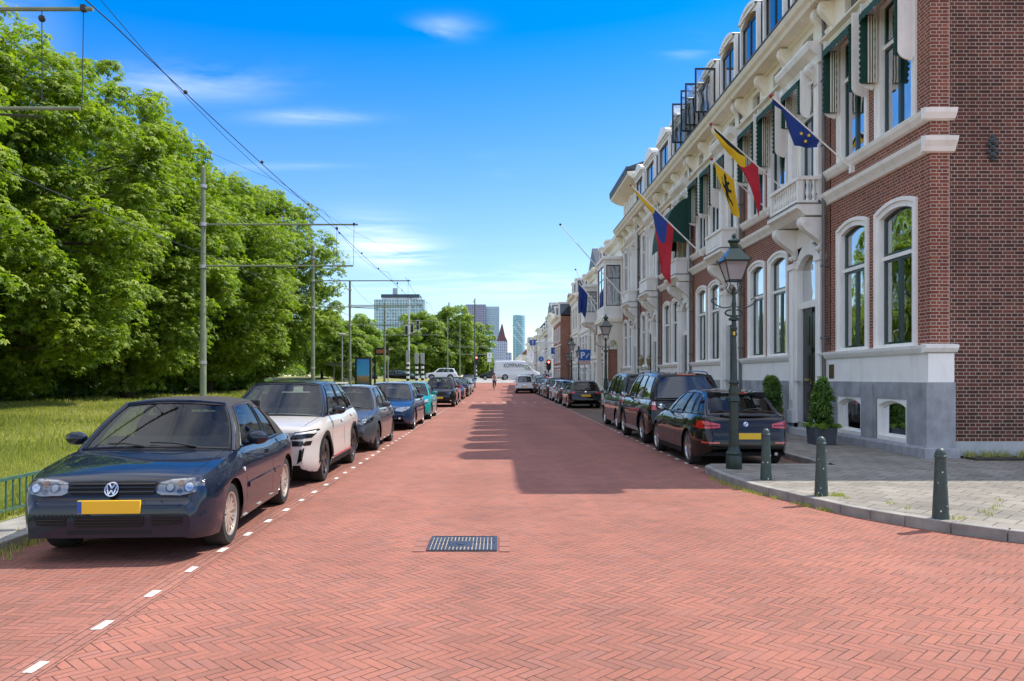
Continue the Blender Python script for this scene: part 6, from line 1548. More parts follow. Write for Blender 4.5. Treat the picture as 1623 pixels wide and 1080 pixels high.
    tint = sp.get('rtint', M_CGLASS)
    gw.build('windscreen', M_CGLASS, root, local=True, smooth=True, ang=60, weld=True)
    if gr.v: gr.build('rear_window', tint, root, local=True, smooth=True, ang=60, weld=True)
    for q, sx, g in gl: g.build('side_window', tint if q > 0 else M_CGLASS, root, local=True, smooth=True, ang=60, weld=True)
    # black window surround line on the sides
    if detail > 0:
        for sx in (1, -1):
            for w in wins:
                mb = MB(); cs = [(w[0], w[2]), (w[1], w[2]), (w[1], w[3]), (w[0], w[3]), (w[0], w[2])]
                pts = []
                for (a, b) in zip(cs[:-1], cs[1:]):
                    for k in range(6): p = side(lerp(a[0], b[0], k / 6), lerp(a[1], b[1], k / 6)); pts.append((sx * (p.x + .002), p.y, p.z))
                pts.append(pts[0]); mb.tube(pts, .011, 5, cap=False); mb.build('window_seal', M_TRIM, cabin, local=True)
        for rear, (v0, v1, wm_) in ((False, WV), (True, RV)):
            if rear and C.get('norear'): continue
            mb = MB(); cs = [(-wm_, v0), (wm_, v0), (wm_, v1), (-wm_, v1), (-wm_, v0)]; pts = []
            for (a, b) in zip(cs[:-1], cs[1:]):
                for k in range(10): pts.append(tuple(ws(lerp(a[0], b[0], k / 10), lerp(a[1], b[1], k / 10), rear)))
            pts.append(pts[0]); mb.tube(pts, .014, 5, cap=False); mb.build('window_seal', M_TRIM, cabin, local=True)
    # ---- interior
    mb = MB(); zb = zc((ta + tc) / 2); t0, t1 = ta + .25, tc - .1
    rowsd = []
    for k in range(9): t = lerp(ta - .02, tc + .02, k / 8); rowsd.append([(-hw(t) * .87, t - org, zsh(t) + .004), (0, t - org, zc(t) + .006), (hw(t) * .87, t - org, zsh(t) + .004)])
    mb.grid(rowsd); mb.build('cabin_floor', M_SEAT, root, local=True)
    if detail > 0:
        sh = min(.30, (zr - zb) * .56)
        for (tt, xx) in ((lerp(ta, tc, .44), (-.36, .36)), (lerp(ta, tc, .80), (-.42, 0, .42))):
            if tt > tc - .25: continue
            for q in xx:
                mb = MB(); q *= Wd / 1.75
                mb.prism([(tt - org - .05, zb), (tt - org + .10, zb), (tt - org + .16, zb + sh), (tt - org + .05, zb + sh)], 'x', q - .23, q + .23)
                mb.prism([(tt - org + .08, zb + sh + .02), (tt - org + .17, zb + sh + .02), (tt - org + .19, zb + sh + .15), (tt - org + .11, zb + sh + .15)], 'x', q - .12, q + .12)
                mb.build('seat', M_SEAT, root, local=True, bevel=.02)
        a = MB(); a.prism([(ta - org + .22, zb - .02), (ta - org + .75, zb - .02), (ta - org + .70, zb + .07), (ta - org + .40, zb + .09)], 'x', -Wd * .38, Wd * .38); a.build('dashboard', M_PLAST, root, local=True, bevel=.02)
        a = MB(); cx, cy, cz = -.36 * (-1), ta - org + .82, zb + .06
        a.tube([(cx + .18 * math.cos(k * math.pi / 8), cy - .05 * math.sin(k * math.pi / 8), cz + .17 * math.sin(k * math.pi / 8)) for k in range(17)], .014, 6); a.build('steering_wheel', M_PLAST, root, local=True)
        pm_ = ws(0, .84); a = MB(); a.box(-.11, .11, pm_.y + .05, pm_.y + .08, pm_.z - .05, pm_.z + .02); a.build('inside_mirror', M_PLAST, root, local=True)
    # ---- wheels
    rimm = sp.get('rim', M_RIM); nsp = sp.get('spokes', 5)
    for c in tw:
        for sx in (-1, 1):
            w = .205; cx = sx * (Wd / 2 - .035 - w / 2); cy = c - org; rr = R_w; ri = R_w * sp.get('rimk', .70)
            mb = MB(); mb.lathe([(ri * .98, -w*.42), (ri * 1.03, -w*.5), (rr * .93, -w*.5), (rr * .985, -w*.42), (rr, -w*.30), (rr, w*.30), (rr * .985, w*.42), (rr * .93, w*.5), (ri * 1.03, w*.5), (ri * .98, w*.42)], (cx, cy, rr), 36 if detail > 1 else 20, 'x', cap=False)
            tyre = mb.build('wheel', M_TYRE, root, local=True, smooth=True, ang=40)
            mb = MB(); f = sx * w * .47
            mb.lathe([(ri * .90, f - sx * .13), (ri * .90, f - sx * .02), (ri * .93, f), (ri * 1.0, f + sx * .004), (ri * 1.015, f - sx * .012), (ri * .98, f - sx * .14)], (cx, cy, rr), 36 if detail > 1 else 20, 'x', cap=False)
            mb.lathe([(.001, f - sx * .02), (ri * .20, f - sx * .02), (ri * .23, f - sx * .05), (ri * .23, f - sx * .08)], (cx, cy, rr), 16, 'x')
            for k in range(nsp):
                a = 2 * math.pi * k / nsp + .3
                split = sp.get('split', 0)
                for da in ((-split, split) if split else (0,)):
                    s_in, s_out = sp.get('spw', (.035, .028)); r0, r1 = ri * .16, ri * .94
                    q = []
                    for r_, hw_, ax, aa in ((r0, s_in, -.022, a), (r1, s_out, -.012, a + da)):
                        ca, sa = math.cos(aa), math.sin(aa)
                        for sgn in (-1, 1):
                            q.append((cx + f + sx * ax, cy + r_ * ca - sgn * hw_ * sa, rr + r_ * sa + sgn * hw_ * ca))
                    b2 = [(p[0] - sx * .035, p[1], p[2]) for p in q]
                    mb.add(q + b2, [(0, 1, 3, 2), (4, 6, 7, 5), (0, 4, 5, 1), (2, 3, 7, 6), (0, 2, 6, 4), (1, 5, 7, 3)])
            mb.build('rim', rimm, tyre, local=True, smooth=True, ang=35)
            mb = MB(); mb.lathe([(.001, f - sx * .09), (ri * .9, f - sx * .09), (ri * .9, f - sx * .1), (.001, f - sx * .1)], (cx, cy, rr), 20, 'x'); mb.lathe([(.001, f - sx * .06), (ri * .55, f - sx * .06), (ri * .55, f - sx * .07), (.001, f - sx * .07)], (cx, cy, rr), 20, 'x'); mb.build('brake_disc', M_RIMD if rimm is not M_RIMD else M_PLAST, tyre, local=True)
    # ---- mirrors, handles, shut lines
    mm = sp.get('mirror', paint)
    tm = lerp(ta, trf, .30)
    for sx in (-1, 1):
        xm = hw(tm) * .93 + .11; zm = zsh(tm) + .10
        mb = MB(); mb.ball((sx * (xm + .02), tm - org + .12, zm), .1, 10, (1.15, .62, .72)); mb.tube([(sx * hw(tm) * .90, tm - org + .13, zm - .06), (sx * xm, tm - org + .12, zm - .03)], .03, 6); mr = mb.build('mirror', mm, root, local=True, smooth=True)
        mb = MB(); mb.lathe([(.001, 0), (.085, 0), (.001, .004)], (0, 0, 0), 12, 'y', ); mb.v = [(v[0] * 1.05 + sx * (xm + .02), v[1] + tm - org + .178, v[2] * .62 + zm) for v in mb.v]; mb.build('mirror_glass', M_MIRG, mr, local=True)
    ctx = dict(bvh=bvh, root=root, body=body, decal=decal, hw=hw, zc=zc, zsh=zsh, org=org, L=L, W=Wd, ws=ws, side=side, roof=roof, tw=tw, Ra=Ra, Rw=R_w, detail=detail)
    if detail > 0:
        def line(pts, w=.010, m=M_TRIM, view='side', nm='shut_line', off=.0015, mirror=True):
            for (a, b) in zip(pts[:-1], pts[1:]):
                a, b = Vector(a), Vector(b); d = (b - a).normalized(); nn = Vector((-d.y, d.x)) * w / 2
                decal([a - nn, b - nn, b + nn, a + nn], view, m, off=off, nm=nm, step=.08, skirt=.004, mirror=mirror, sm=False)
        ctx['line'] = line
        for dl in sp.get('doors', []): line([(p[0], p[1]) for p in dl], .012)
        if sp.get('hoodline', True): line([(Wd * .37, .30), (Wd * .395, .7), (Wd * .405, ta - .05)], .009, view='top')
        for (t, z) in sp.get('handles', []): decal([(t - .09, z - .014), (t + .09, z - .010), (t + .09, z + .018), (t - .09, z + .014)], 'side', sp.get('handlem', paint), off=.03, nm='door_handle', skirt=.035)
        if sp.get('sill'): decal([(fo + Ra + .02, zl0 + .005), (fo + wb - Ra - .02, zl0 + .005), (fo + wb - Ra - .02, zl0 + .10), (fo + Ra + .02, zl0 + .10)], 'side', sp['sill'], off=.010, nm='sill')
        if sp.get('arches'):
            for c in tw:
                o_ = [(c + (Ra + .065) * math.cos(a), R_w + (Ra + .065) * math.sin(a)) for a in [math.pi * k / 12 for k in range(13)]]
                i_ = [(c + (Ra + .004) * math.cos(a), R_w + (Ra + .004) * math.sin(a)) for a in [math.pi * k / 12 for k in range(12, -1, -1)]]
                decal(o_ + i_, 'side', sp['arches'], off=.016, nm='arch_trim', step=.06)
    return ctx
def rect(x0, x1, z0, z1, r=.0): return [(x0, z0), (x1, z0), (x1, z1), (x0, z1)]
def disc(cx, cz, r, n=16, k=1.0): return [(cx + r * math.cos(2*math.pi*i/n), cz + r * k * math.sin(2*math.pi*i/n)) for i in range(n)]
def oval(x0, x1, z0, z1, n=14, p=.55):
    cx, cz, a, b = (x0 + x1) / 2, (z0 + z1) / 2, (x1 - x0) / 2, (z1 - z0) / 2
    f = lambda v: math.copysign(abs(v) ** p, v)
    return [(cx + a * f(math.cos(2*math.pi*i/n)), cz + b * f(math.sin(2*math.pi*i/n))) for i in range(n)]
def plate(c, view, z, w=.26, h=.055, off=.02, blue=True, x=0):
    """flat plate standing just proud of the bumper"""
    g = -1 if view == 'front' else 1; y0 = g * 9
    for dx in (-w, -w / 2, 0, w / 2, w):
        for dz in (-h, h):
            hit = c['bvh'].ray_cast(Vector((x + dx, g * 6, z + dz)), Vector((0, -g, 0)))
            if hit[0] is not None: y0 = hit[0].y if y0 == g * 9 else (max(y0, hit[0].y) if g > 0 else min(y0, hit[0].y))
    y1 = y0 + g * .012
    mb = MB(); mb.box(x - w, x + w, y0 - g * .02, y1, z - h, z + h); p = mb.build('number_plate', M_PLATE, c['root'], local=True, bevel=.004)
    mb = MB(); a = x - w + .002 if view == 'front' else x + w - .04
    mb.box(a, a + .038, y1, y1 + g * .0015, z - h + .004, z + h - .004); mb.build('blue_band', M_PLB, p, local=True)
def arcs(pts): return pts
SP = {}
def hatch(paint, **kw):
    d = dict(L=4.05, W=1.74, wb=2.5, fo=.82, paint=paint, rw=.31, top=[(0, .50), (.02, .56), (.06, .66), (.14, .73), (.35, .80), (1.0, .94), (1.2, .975), (2.5, .965), (3.2, .99), (3.75, .98), (3.95, .95), (4.02, .80), (4.05, .62)],
             cab=dict(a=1.02, c=3.88, rf=1.82, rr=3.42, z=1.47, xr=.61, zr=1.39, kx=.865, wins=[(.10, .46, .08, .93), (.50, .74, .08, .93), (.77, .90, .12, .86)]),
             doors=[[(1.30, .30), (1.28, .92)], [(2.30, .24), (2.30, .95)], [(3.15, .62), (3.2, .96)]], handles=[(2.10, .86), (3.0, .87)])
    d.update(kw); return d

# ---------- 1 the dark blue convertible
P_NAVY = paint_mat('paint_midnight', (.003, .009, .023), .3)
c = make_car(dict(name='parked_car', cat='convertible car', L=4.08, W=1.74, wb=2.475, fo=.80, paint=P_NAVY, rw=.305, rimk=.70, rim=M_RIMB, spokes=10, split=.13, spw=(.014, .009), z0=.19, fz=.235, crown=.035,
    plan=(.62, .20, 3.0), gap=.045,
    top=[(0, .49), (.012, .525), (.05, .56), (.07, .60), (.085, .66), (.12, .715), (.22, .775), (.6, .86), (1.18, .935), (1.35, .94), (2.6, .925), (3.3, .945), (3.7, .93), (3.92, .90), (4.02, .80), (4.06, .62), (4.08, .5)],
    cab=dict(a=1.12, c=3.50, rf=1.72, rr=2.98, z=1.425, zr=1.33, xr=.64, bow=.14, wins=[(.10, .56, .05, .90), (.60, .83, .06, .82)], norear=False, rs=(.25, .85, .55), ws=(.05, .955, .955)),
    roofpaint=M_SOFT, framepaint=M_SOFT, mirror=P_NAVY,
    xprof=[(0, .95), (.10, .975), (.30, .995), (.50, 1.0), (.70, .995), (.86, .97), (1.0, .905)],
    doors=[[(1.30, .27), (1.27, .60), (1.24, .91)], [(2.45, .27), (2.47, .92)], [(.75, .66), (.30, .60)]], handles=[(2.30, .80)], handlem=M_TRIM),
    'dark blue convertible with a black fabric roof and yellow plate, nearest on the left', -3.53, 8.92, R(3.2), group='cars parked along the left side')
D = c['decal']
# bumper seam, side moulding, lower grille, lights
c['line']([(-.74, .565), (.74, .565)], .014, view='front', mirror=False)
D(rect(1.33, 2.44, .495, .545), 'side', P_NAVY, off=.018, nm='side_moulding'); D(rect(1.33, 2.44, .490, .4985), 'side', M_TRIM, off=.012, nm='moulding_shadow', skirt=.004)
D(rect(2.50, 2.82, .505, .55), 'side', P_NAVY, off=.016, nm='side_moulding')
D(rect(.34, .44, .52, .58), 'front', P_NAVY, off=.004, nm='washer_cover') if False else None
D([(-.35, .605), (.35, .605), (.39, .64), (.39, .70), (.36, .715), (-.36, .715), (-.39, .70), (-.39, .64)], 'front', M_PLAST, off=.006, nm='grille', mirror=False)
for zz in (.632, .668, .70): D(rect(-.37, .37, zz - .006, zz + .006), 'front', M_TRIM, off=.022, nm='grille_bar', mirror=False, skirt=.02)
em = D(disc(0, .655, .062, 24), 'front', M_TRIM, off=.030, nm='emblem', mirror=False, step=.02)
o_ = disc(0, .655, .062, 28); i_ = disc(0, .655, .052, 28)[::-1]
def stroke(dd, pts, w, view, m, off, nm, parent):
    for a, b in zip(pts[:-1], pts[1:]):
        a, b = Vector(a), Vector(b); d = (b - a).normalized(); nn = Vector((-d.y, d.x)) * w / 2
        dd([a - nn, b - nn, b + nn, a + nn], view, m, off=off, nm=nm, parent=parent, mirror=False, step=.03, skirt=.006, sm=False)
stroke(D, disc(0, .655, .057, 24) + [disc(0, .655, .057, 24)[0]], .009, 'front', M_CHROME, .037, 'emblem_ring', em)
stroke(D, [(-.027, .703), (0, .662), (.027, .703)], .010, 'front', M_CHROME, .037, 'emblem_letter', em)
stroke(D, [(-.045, .688), (-.022, .612), (0, .648), (.022, .612), (.045, .688)], .010, 'front', M_CHROME, .037, 'emblem_letter', em)
hl = [(.385, .622), (.43, .602), (.60, .597), (.72, .622), (.775, .67), (.765, .718), (.68, .74), (.50, .732), (.405, .708), (.375, .665)]
for sx in (1, -1):
    H = D([(p[0] * sx, p[1]) for p in hl], 'front', mat('reflector_silver', (.42, .41, .40), .3, metal=.4), off=.004, nm='headlight', mirror=False)
    for (cx, cz, r, m_) in ((.665, .668, .052, M_HLD), (.665, .668, .036, M_CHROME), (.50, .665, .044, M_HLD), (.50, .665, .030, M_WHL), (.585, .70, .026, mat('indicator_amber', (.5, .2, .05), .3)), (.585, .632, .024, M_HLD)):
        D(disc(sx * cx, cz, r, 14), 'front', m_, off=.011 if m_ is M_HLD else .015, nm='reflector', parent=H, mirror=False, skirt=.003, step=.03)
    D([(p[0] * sx, p[1]) for p in hl], 'front', M_CLEAR, off=.022, nm='headlight_glass', parent=H, mirror=False, skirt=.02)
plate(c, 'front', .505, w=.27, h=.058, off=.022)
D([(-.28, .325), (.28, .325), (.30, .36), (.30, .425), (-.30, .425), (-.30, .36)], 'front', M_PLAST, off=.006, nm='lower_grille', mirror=False)
for zz in (.35, .375, .40): D(rect(-.29, .29, zz - .004, zz + .004), 'front', M_TRIM, off=.014, nm='grille_bar', mirror=False, skirt=.01)
D([(.37, .335), (.62, .35), (.64, .42), (.36, .43)], 'front', M_PLAST, off=.006, nm='bumper_vent')
for zz in (.37, .395): D(rect(.38, .62, zz - .004, zz + .004), 'front', M_TRIM, off=.014, nm='vent_bar', skirt=.01)
D(rect(-.36, .36, .268, .30), 'front', M_PLAST, off=.004, nm='spoiler_slot', mirror=False)
D(disc(1.18, .70, .022, 10), 'side', M_WHL, off=.010, nm='side_repeater')
c['line']([(.60, .28), (.60, .8)], .0075, view='rear', mirror=True)
c['line']([(.66, .20), (.68, .6), (.71, 1.02)], .008, view='top'); c['line']([(-.64, .155), (0, .12), (.64, .155)], .008, view='top', mirror=False)
# wipers
for (a, b) in (((.55, .05), (-.05, .12)), ((-.12, .05), (-.62, .11))):
    p, q = c['ws'](a[0], a[1]), c['ws'](b[0], b[1]); MB().tube([p + Vector((0, -.02, .012)), p.lerp(q, .5) + Vector((0, -.04, .03)), q + Vector((0, -.02, .012))], .009, 5).build('wiper', M_TRIM, c['root'], local=True)
for sx in (-1, 1):
    p = [c['side'](0.0, v) for v in (0, .25, .5, .75, 1)]; MB().tube([(sx * (q.x + .0), q.y - .006, q.z) for q in p], .024, 8).build('windscreen_pillar', P_NAVY, c['root'], local=True, smooth=True)
p = [c['ws'](w, 1) for w in np.linspace(-1, 1, 13)]; MB().tube([q + Vector((0, -.006, .0)) for q in p], .02, 8).build('windscreen_header', P_NAVY, c['root'], local=True, smooth=True)
D(rect(.62, .74, .60, .80), 'rear', M_RED, nm='tail_light')

# ---------- 2 white crossover
P_WHITE = paint_mat('paint_satin_white', (.50, .465, .425), .3)
c = make_car(dict(cat='suv', L=4.41, W=1.80, wb=2.64, fo=.87, paint=P_WHITE, rw=.345, rimk=.76, rim=M_RIMD, spokes=5, split=.16, spw=(.030, .022), z0=.21, fz=.34, crown=.05, plan=(.85, .22, 2.6), gap=.05,
    top=[(0, .62), (.01, .70), (.03, .80), (.06, .865), (.13, .91), (.4, .965), (1.05, 1.04), (1.3, 1.055), (2.4, 1.045), (3.2, 1.08), (4.0, 1.10), (4.25, 1.04), (4.35, .85), (4.41, .62)],
    cab=dict(a=1.10, c=4.10, rf=1.95, rr=3.62, z=1.60, zr=1.54, xr=.655, bow=.17, wins=[(.10, .44, .06, .92), (.475, .74, .06, .92), (.77, .88, .1, .6)], ws=(.03, .95, .94)),
    xprof=[(0, .95), (.10, .985), (.25, 1.0), (.45, .985), (.62, .978), (.78, .99), (.9, .955), (1.0, .89)],
    roofpaint=M_TRIM, framepaint=M_TRIM, mirror=M_TRIM, sill=M_PLAST, arches=M_PLAST,
    doors=[[(1.40, .33), (1.37, .98)], [(2.45, .3), (2.46, 1.02)], [(3.35, .70), (3.5, 1.05)]], handles=[(2.25, .90), (3.25, .95)]),
    'white crossover with a black roof, second in the left row behind the convertible', -3.62, 13.75, R(1), group='cars parked along the left side')
D = c['decal']
D([(-.50, .71), (.50, .71), (.56, .76), (.56, .82), (-.56, .82), (-.56, .76)], 'front', mat('grey_grille_panel', (.30, .28, .27), .4, metal=.3), off=.005, nm='grille', mirror=False)
D([(-.78, .625), (.78, .625), (.80, .69), (.55, .705), (-.55, .705), (-.80, .69)], 'front', M_TRIM, off=.006, nm='bumper_band', mirror=False)
D([(.50, .72), (.80, .74), (.86, .83), (.84, .86), (.58, .83)], 'front', M_TRIM, off=.010, nm='headlight')
D([(.56, .79), (.82, .815), (.83, .84), (.60, .82)], 'front', M_WHL, off=.016, nm='daylight_strip')
D([(-.42, .30), (.42, .30), (.52, .46), (.40, .53), (-.40, .53), (-.52, .46)], 'front', M_PLAST, off=.006, nm='lower_grille', mirror=False)
D([(.62, .36), (.70, .42), (.72, .60), (.66, .58)], 'front', M_TRIM, off=.006, nm='air_slot')
D(rect(-.75, .75, .215, .27), 'front', M_PLAST, off=.01, nm='bumper_lip', mirror=False)
D(disc(0, .765, .05, 12), 'front', M_CHROME, off=.02, nm='emblem', mirror=False)
D(rect(1.45, 3.2, .335, .35), 'side', mat('red_strip', (.35, .02, .03), .4), off=.014, nm='sill_strip')
plate(c, 'front', .60, off=.016)
D(rect(.55, .86, .86, .95), 'rear', M_RED, nm='tail_light')

def generic_front(c, grille=(.34, .60, .70), lamp=(.42, .74, .60, .74), low=(.40, .26, .42), pl=.48, lampm=None, chrome=False, fog=True):
    D = c['decal']
    D(oval(-grille[0], grille[0], grille[1], grille[2], 16, .45), 'front', M_PLAST, off=.006, nm='grille', mirror=False)
    if chrome: D(rect(-grille[0] * .9, grille[0] * .9, grille[1] + .035, grille[1] + .05), 'front', M_CHROME, off=.02, nm='grille_bar', mirror=False)
    x0, x1, z0, z1 = lamp
    hl_ = [(x0, z0 + .02), ((x0 + x1) / 2, z0 - .01), (x1, z0 + .05), (x1 + .02, z1), ((x0 + x1) / 2 + .03, z1 - .01), (x0 + .02, z1 - .05)]
    for sx in (1, -1):
        H = D([(p[0] * sx, p[1]) for p in hl_], 'front', lampm or M_HLD, off=.006, nm='headlight', mirror=False)
        D(disc(sx * (x0 * .42 + x1 * .58), (z0 + z1) / 2, .045, 12), 'front', M_WHL, off=.014, nm='reflector', parent=H, mirror=False)
        D([(p[0] * sx, p[1]) for p in hl_], 'front', M_CLEAR, off=.022, nm='headlight_glass', parent=H, mirror=False)
    D(oval(-low[0], low[0], low[1], low[2], 16, .4), 'front', M_PLAST, off=.006, nm='lower_grille', mirror=False)
    if fog:
        D([(low[0] + .08, low[1] + .02), (low[0] + .28, low[1] + .06), (low[0] + .26, low[2]), (low[0] + .10, low[2] - .02)], 'front', M_PLAST, off=.006, nm='fog_light_recess')
        D(disc(low[0] + .18, (low[1] + low[2]) / 2 + .01, .035, 10), 'front', M_WHL, off=.014, nm='fog_light')
    if pl: plate(c, 'front', pl, w=.26, h=.055, off=.024)
    for (a, b) in (((.55, .05), (-.05, .12)), ((-.12, .05), (-.62, .11))):
        p, q = c['ws'](a[0], a[1]), c['ws'](b[0], b[1]); MB().tube([p + Vector((0, -.02, .012)), q + Vector((0, -.02, .012))], .008, 5).build('wiper', M_TRIM, c['root'], local=True)
    D(rect(.55, .80, .72, .88), 'rear', M_RED, nm='tail_light')
GL = 'cars parked along the left side'; GR = 'cars parked along the right side'
# ---------- 3 grey hatch
P_GREY = paint_mat('paint_slate_grey', (.055, .062, .070), .4)
c = make_car(hatch(P_GREY, rim=M_RIMD, split=.12, spw=(.025, .018), plan=(.85, .27, 2.4)), 'dark grey small hatchback, third in the left row behind the white crossover', -3.54, 18.95, R(.5), group=GL)
generic_front(c, grille=(.40, .44, .60), low=(.30, .24, .34), pl=.42, lamp=(.42, .78, .62, .77))
# ---------- 4 blue family car
P_BLUE = paint_mat('paint_deep_blue', (.010, .030, .075), .3)
c = make_car(hatch(P_BLUE, L=4.78, W=1.88, wb=2.85, fo=.95, rw=.33, top=[(0, .50), (.02, .56), (.07, .66), (.16, .73), (.4, .80), (1.2, .95), (1.45, .985), (3.0, .97), (3.8, 1.0), (4.4, 1.0), (4.65, .97), (4.74, .8), (4.78, .6)],
    cab=dict(a=1.2, c=4.35, rf=2.12, rr=3.65, z=1.49, zr=1.42, xr=.64, bow=.18, wins=[(.10, .46, .08, .93), (.49, .76, .08, .93), (.79, .90, .12, .8)]), doors=[[(1.5, .3), (1.48, .92)], [(2.6, .24), (2.6, .95)]], handles=[(2.4, .86), (3.4, .88)]),
    'deep blue family car with pale headlights, fourth in the left row', -3.52, 26.25, R(0), group=GL)
generic_front(c, grille=(.30, .60, .69), lamp=(.40, .80, .60, .74), lampm=M_WHL, low=(.36, .30, .46), pl=None, chrome=True)
# ---------- 5 teal
P_TEAL = paint_mat('paint_turquoise', (.0, .26, .26), .1)
c = make_car(hatch(P_TEAL, L=4.1, roofpaint=P_GREY), 'bright turquoise hatchback with a dark roof, fifth in the left row', -3.42, 31.9, R(0), group=GL)
generic_front(c, lamp=(.40, .78, .62, .80), lampm=M_WHL, pl=None)
P_BLACK = paint_mat('paint_black', (.005, .005, .006), .1); P_SILV = paint_mat('paint_silver', (.32, .34, .36), .7); P_RED = paint_mat('paint_red', (.35, .02, .03), .1); P_BROWN = paint_mat('paint_dark_brown', (.03, .022, .02), .3); P_ALPINE = paint_mat('paint_plain_white', (.62, .63, .64), 0)
def suv(paint, **kw):
    d = hatch(paint, L=4.5, W=1.84, wb=2.68, fo=.85, rw=.345, z0=.22, top=[(0, .60), (.02, .68), (.06, .78), (.12, .90), (.3, .97), (1.0, 1.04), (1.25, 1.07), (3.0, 1.06), (4.2, 1.08), (4.42, 1.0), (4.47, .85), (4.5, .65)],
        cab=dict(a=1.12, c=4.28, rf=1.85, rr=4.0, z=1.66, zr=1.61, xr=.67, wins=[(.09, .40, .08, .93), (.43, .68, .08, .93), (.71, .93, .10, .90)]), doors=[[(1.35, .3), (1.33, 1.0)], [(2.45, .26), (2.45, 1.03)]], handles=[(2.2, .95), (3.2, .96)], arches=M_PLAST, sill=M_PLAST)
    d.update(kw); return d
def rails(c, m=None):
    for sx in (-1, 1):
        pts = [c['roof'](sx * .90, u) + Vector((0, 0, .05 if 0.05 < u < .95 else .0)) for u in (.03, .08, .3, .5, .7, .92, .97)]
        MB().tube(pts, .016, 6).build('roof_rail', m or M_TRIM, c['root'], local=True, smooth=True)
c = make_car(suv(P_BLACK, L=4.45), 'black SUV with roof rails and a yellow plate, sixth in the left row', -3.22, 44.85, R(0), group=GL); generic_front(c, grille=(.36, .64, .84), lamp=(.45, .80, .70, .84), low=(.5, .28, .44), pl=.52); rails(c)
for i, (yy, pt, kind, lb) in enumerate([(51.3, P_RED, 'h', 'red small car mostly hidden behind the black SUV, left row'), (58.9, P_BLUE, 'h', 'blue hatchback with bright headlights beyond the red car, left row'), (67.0, P_BLACK, 's', 'black car past the blue hatchback in the left row'),
        (74.5, P_GREY, 'h', 'grey car near the far end of the left row'), (82.0, P_SILV, 'h', 'silver car next to last in the left row'), (89.0, P_BLACK, 'h', 'dark last car of the left row before the crossing')]):
    c = make_car((hatch if kind == 'h' else suv)(pt), lb, -3.30, yy, R(0), z=gz(yy), group=GL, detail=0 if yy > 60 else 1)
    if yy < 92: generic_front(c, pl=.48 if yy < 60 else None, lampm=M_WHL, fog=False)

# ================= right row: rear towards the camera (rz = 180)
P_NB = paint_mat('paint_nearly_black_brown', (.004, .004, .004), .1)
c = make_car(dict(cat='hatchback car', L=4.33, W=1.765, wb=2.69, fo=.77, paint=P_NB, rw=.32, rimk=.72, spokes=5, split=.13, spw=(.03, .022), z0=.19, rz=.36, crown=.03,
    top=[(0, .50), (.02, .58), (.07, .68), (.2, .75), (.6, .83), (1.2, .93), (1.45, .965), (2.6, .955), (3.4, .985), (3.95, .985), (4.14, .96), (4.20, .90), (4.235, .80), (4.27, .70), (4.30, .62), (4.33, .48)],
    rplan=(.75, .25, 2.5), cab=dict(a=1.36, c=4.12, rf=2.10, rr=3.66, z=1.425, zr=1.365, xr=.605, bow=.17, rbow=.11, kx=.85, wins=[(.12, .46, .08, .92), (.49, .72, .08, .92), (.75, .87, .14, .80)], rs=(.20, .90, .90)),
    doors=[[(1.50, .3), (1.48, .92)], [(2.55, .25), (2.55, .94)], [(3.25, .60), (3.40, .95)]], handles=[(2.38, .82), (3.30, .85)], rtint=M_CGLASSD if False else M_CGLASS, sill=M_PLAST),
    'black hatchback with red tail lights and yellow plate, parked beside the nearest lantern lamp', 4.45, 16.25, R(181.0), group=GR)
D = c['decal']
tl_o = [(.47, .735), (.62, .725), (.80, .715), (.90, .74), (.92, .80), (.87, .86), (.76, .865), (.60, .83), (.47, .80)]
D(tl_o, 'rear', M_RED, off=.014, nm='tail_light'); D([(.50, .765), (.80, .76), (.84, .785), (.50, .785)], 'rear', mat('tail_lamp_dark', (.15, .006, .008), .15), off=.019, nm='light_bar')
D([(.70, .82), (.86, .82), (.85, .85), (.74, .85)], 'rear', mat('lamp_pink', (.6, .2, .18), .2), off=.019, nm='reverse_lamp')
D([(3.98, .74), (4.12, .72), (4.24, .74), (4.20, .82), (4.08, .86), (3.96, .82)], 'side', M_RED, off=.008, nm='tail_light')
plate(c, 'rear', .585, w=.25, h=.055, off=.02)
D(rect(-.30, .30, .50, .655), 'rear', M_TRIM, off=.006, nm='plate_recess', mirror=False)
D(rect(.50, .78, .455, .485), 'rear', M_RED, off=.010, nm='reflector_strip')
em = D(disc(0, .80, .042, 20), 'rear', M_CHROME, off=.016, nm='emblem', mirror=False, step=.02); D(disc(0, .80, .031, 18), 'rear', M_PLB, off=.020, nm='emblem_disc', parent=em, mirror=False, skirt=.004, step=.02)
for (a, b) in ((0, 90), (180, 270)): D([(0, .80)] + [(.028 * math.cos(R(t)), .80 + .028 * math.sin(R(t))) for t in range(a, b + 1, 15)], 'rear', M_WHL, off=.023, nm='emblem_quarter', parent=em, mirror=False, skirt=.004, step=.02)
D(rect(-.55, .55, .26, .36), 'rear', M_PLAST, off=.008, nm='diffuser', mirror=False); c['line']([(-.80, .69), (-.45, .675), (.45, .675), (.80, .69)], .009, view='rear', mirror=False)
c['line']([(.47, .68), (.47, .72)], .008, view='rear')
for sx in (-1, 1): MB().tube([(sx * .0 - .52, c['L'] - c['org'] - .12, .27), (sx * .0 - .52, c['L'] - c['org'] + .0, .27)], .032, 10).build('exhaust_pipe', M_CHROME, c['root'], local=True) if sx > 0 else None
sp_ = MB(); rws = []
for w in np.linspace(-.93, .93, 11):
    a = c['ws'](w, 1.0, True); rws.append([(a.x, a.y - .10, a.z + .012), (a.x, a.y + .10 * (1 - .3 * w * w), a.z - .002), (a.x, a.y + .09 * (1 - .3 * w * w), a.z - .025), (a.x, a.y - .08, a.z - .02)])
sp_.grid(rws); sp_.build('roof_spoiler', P_NB, c['root'], local=True, smooth=True)
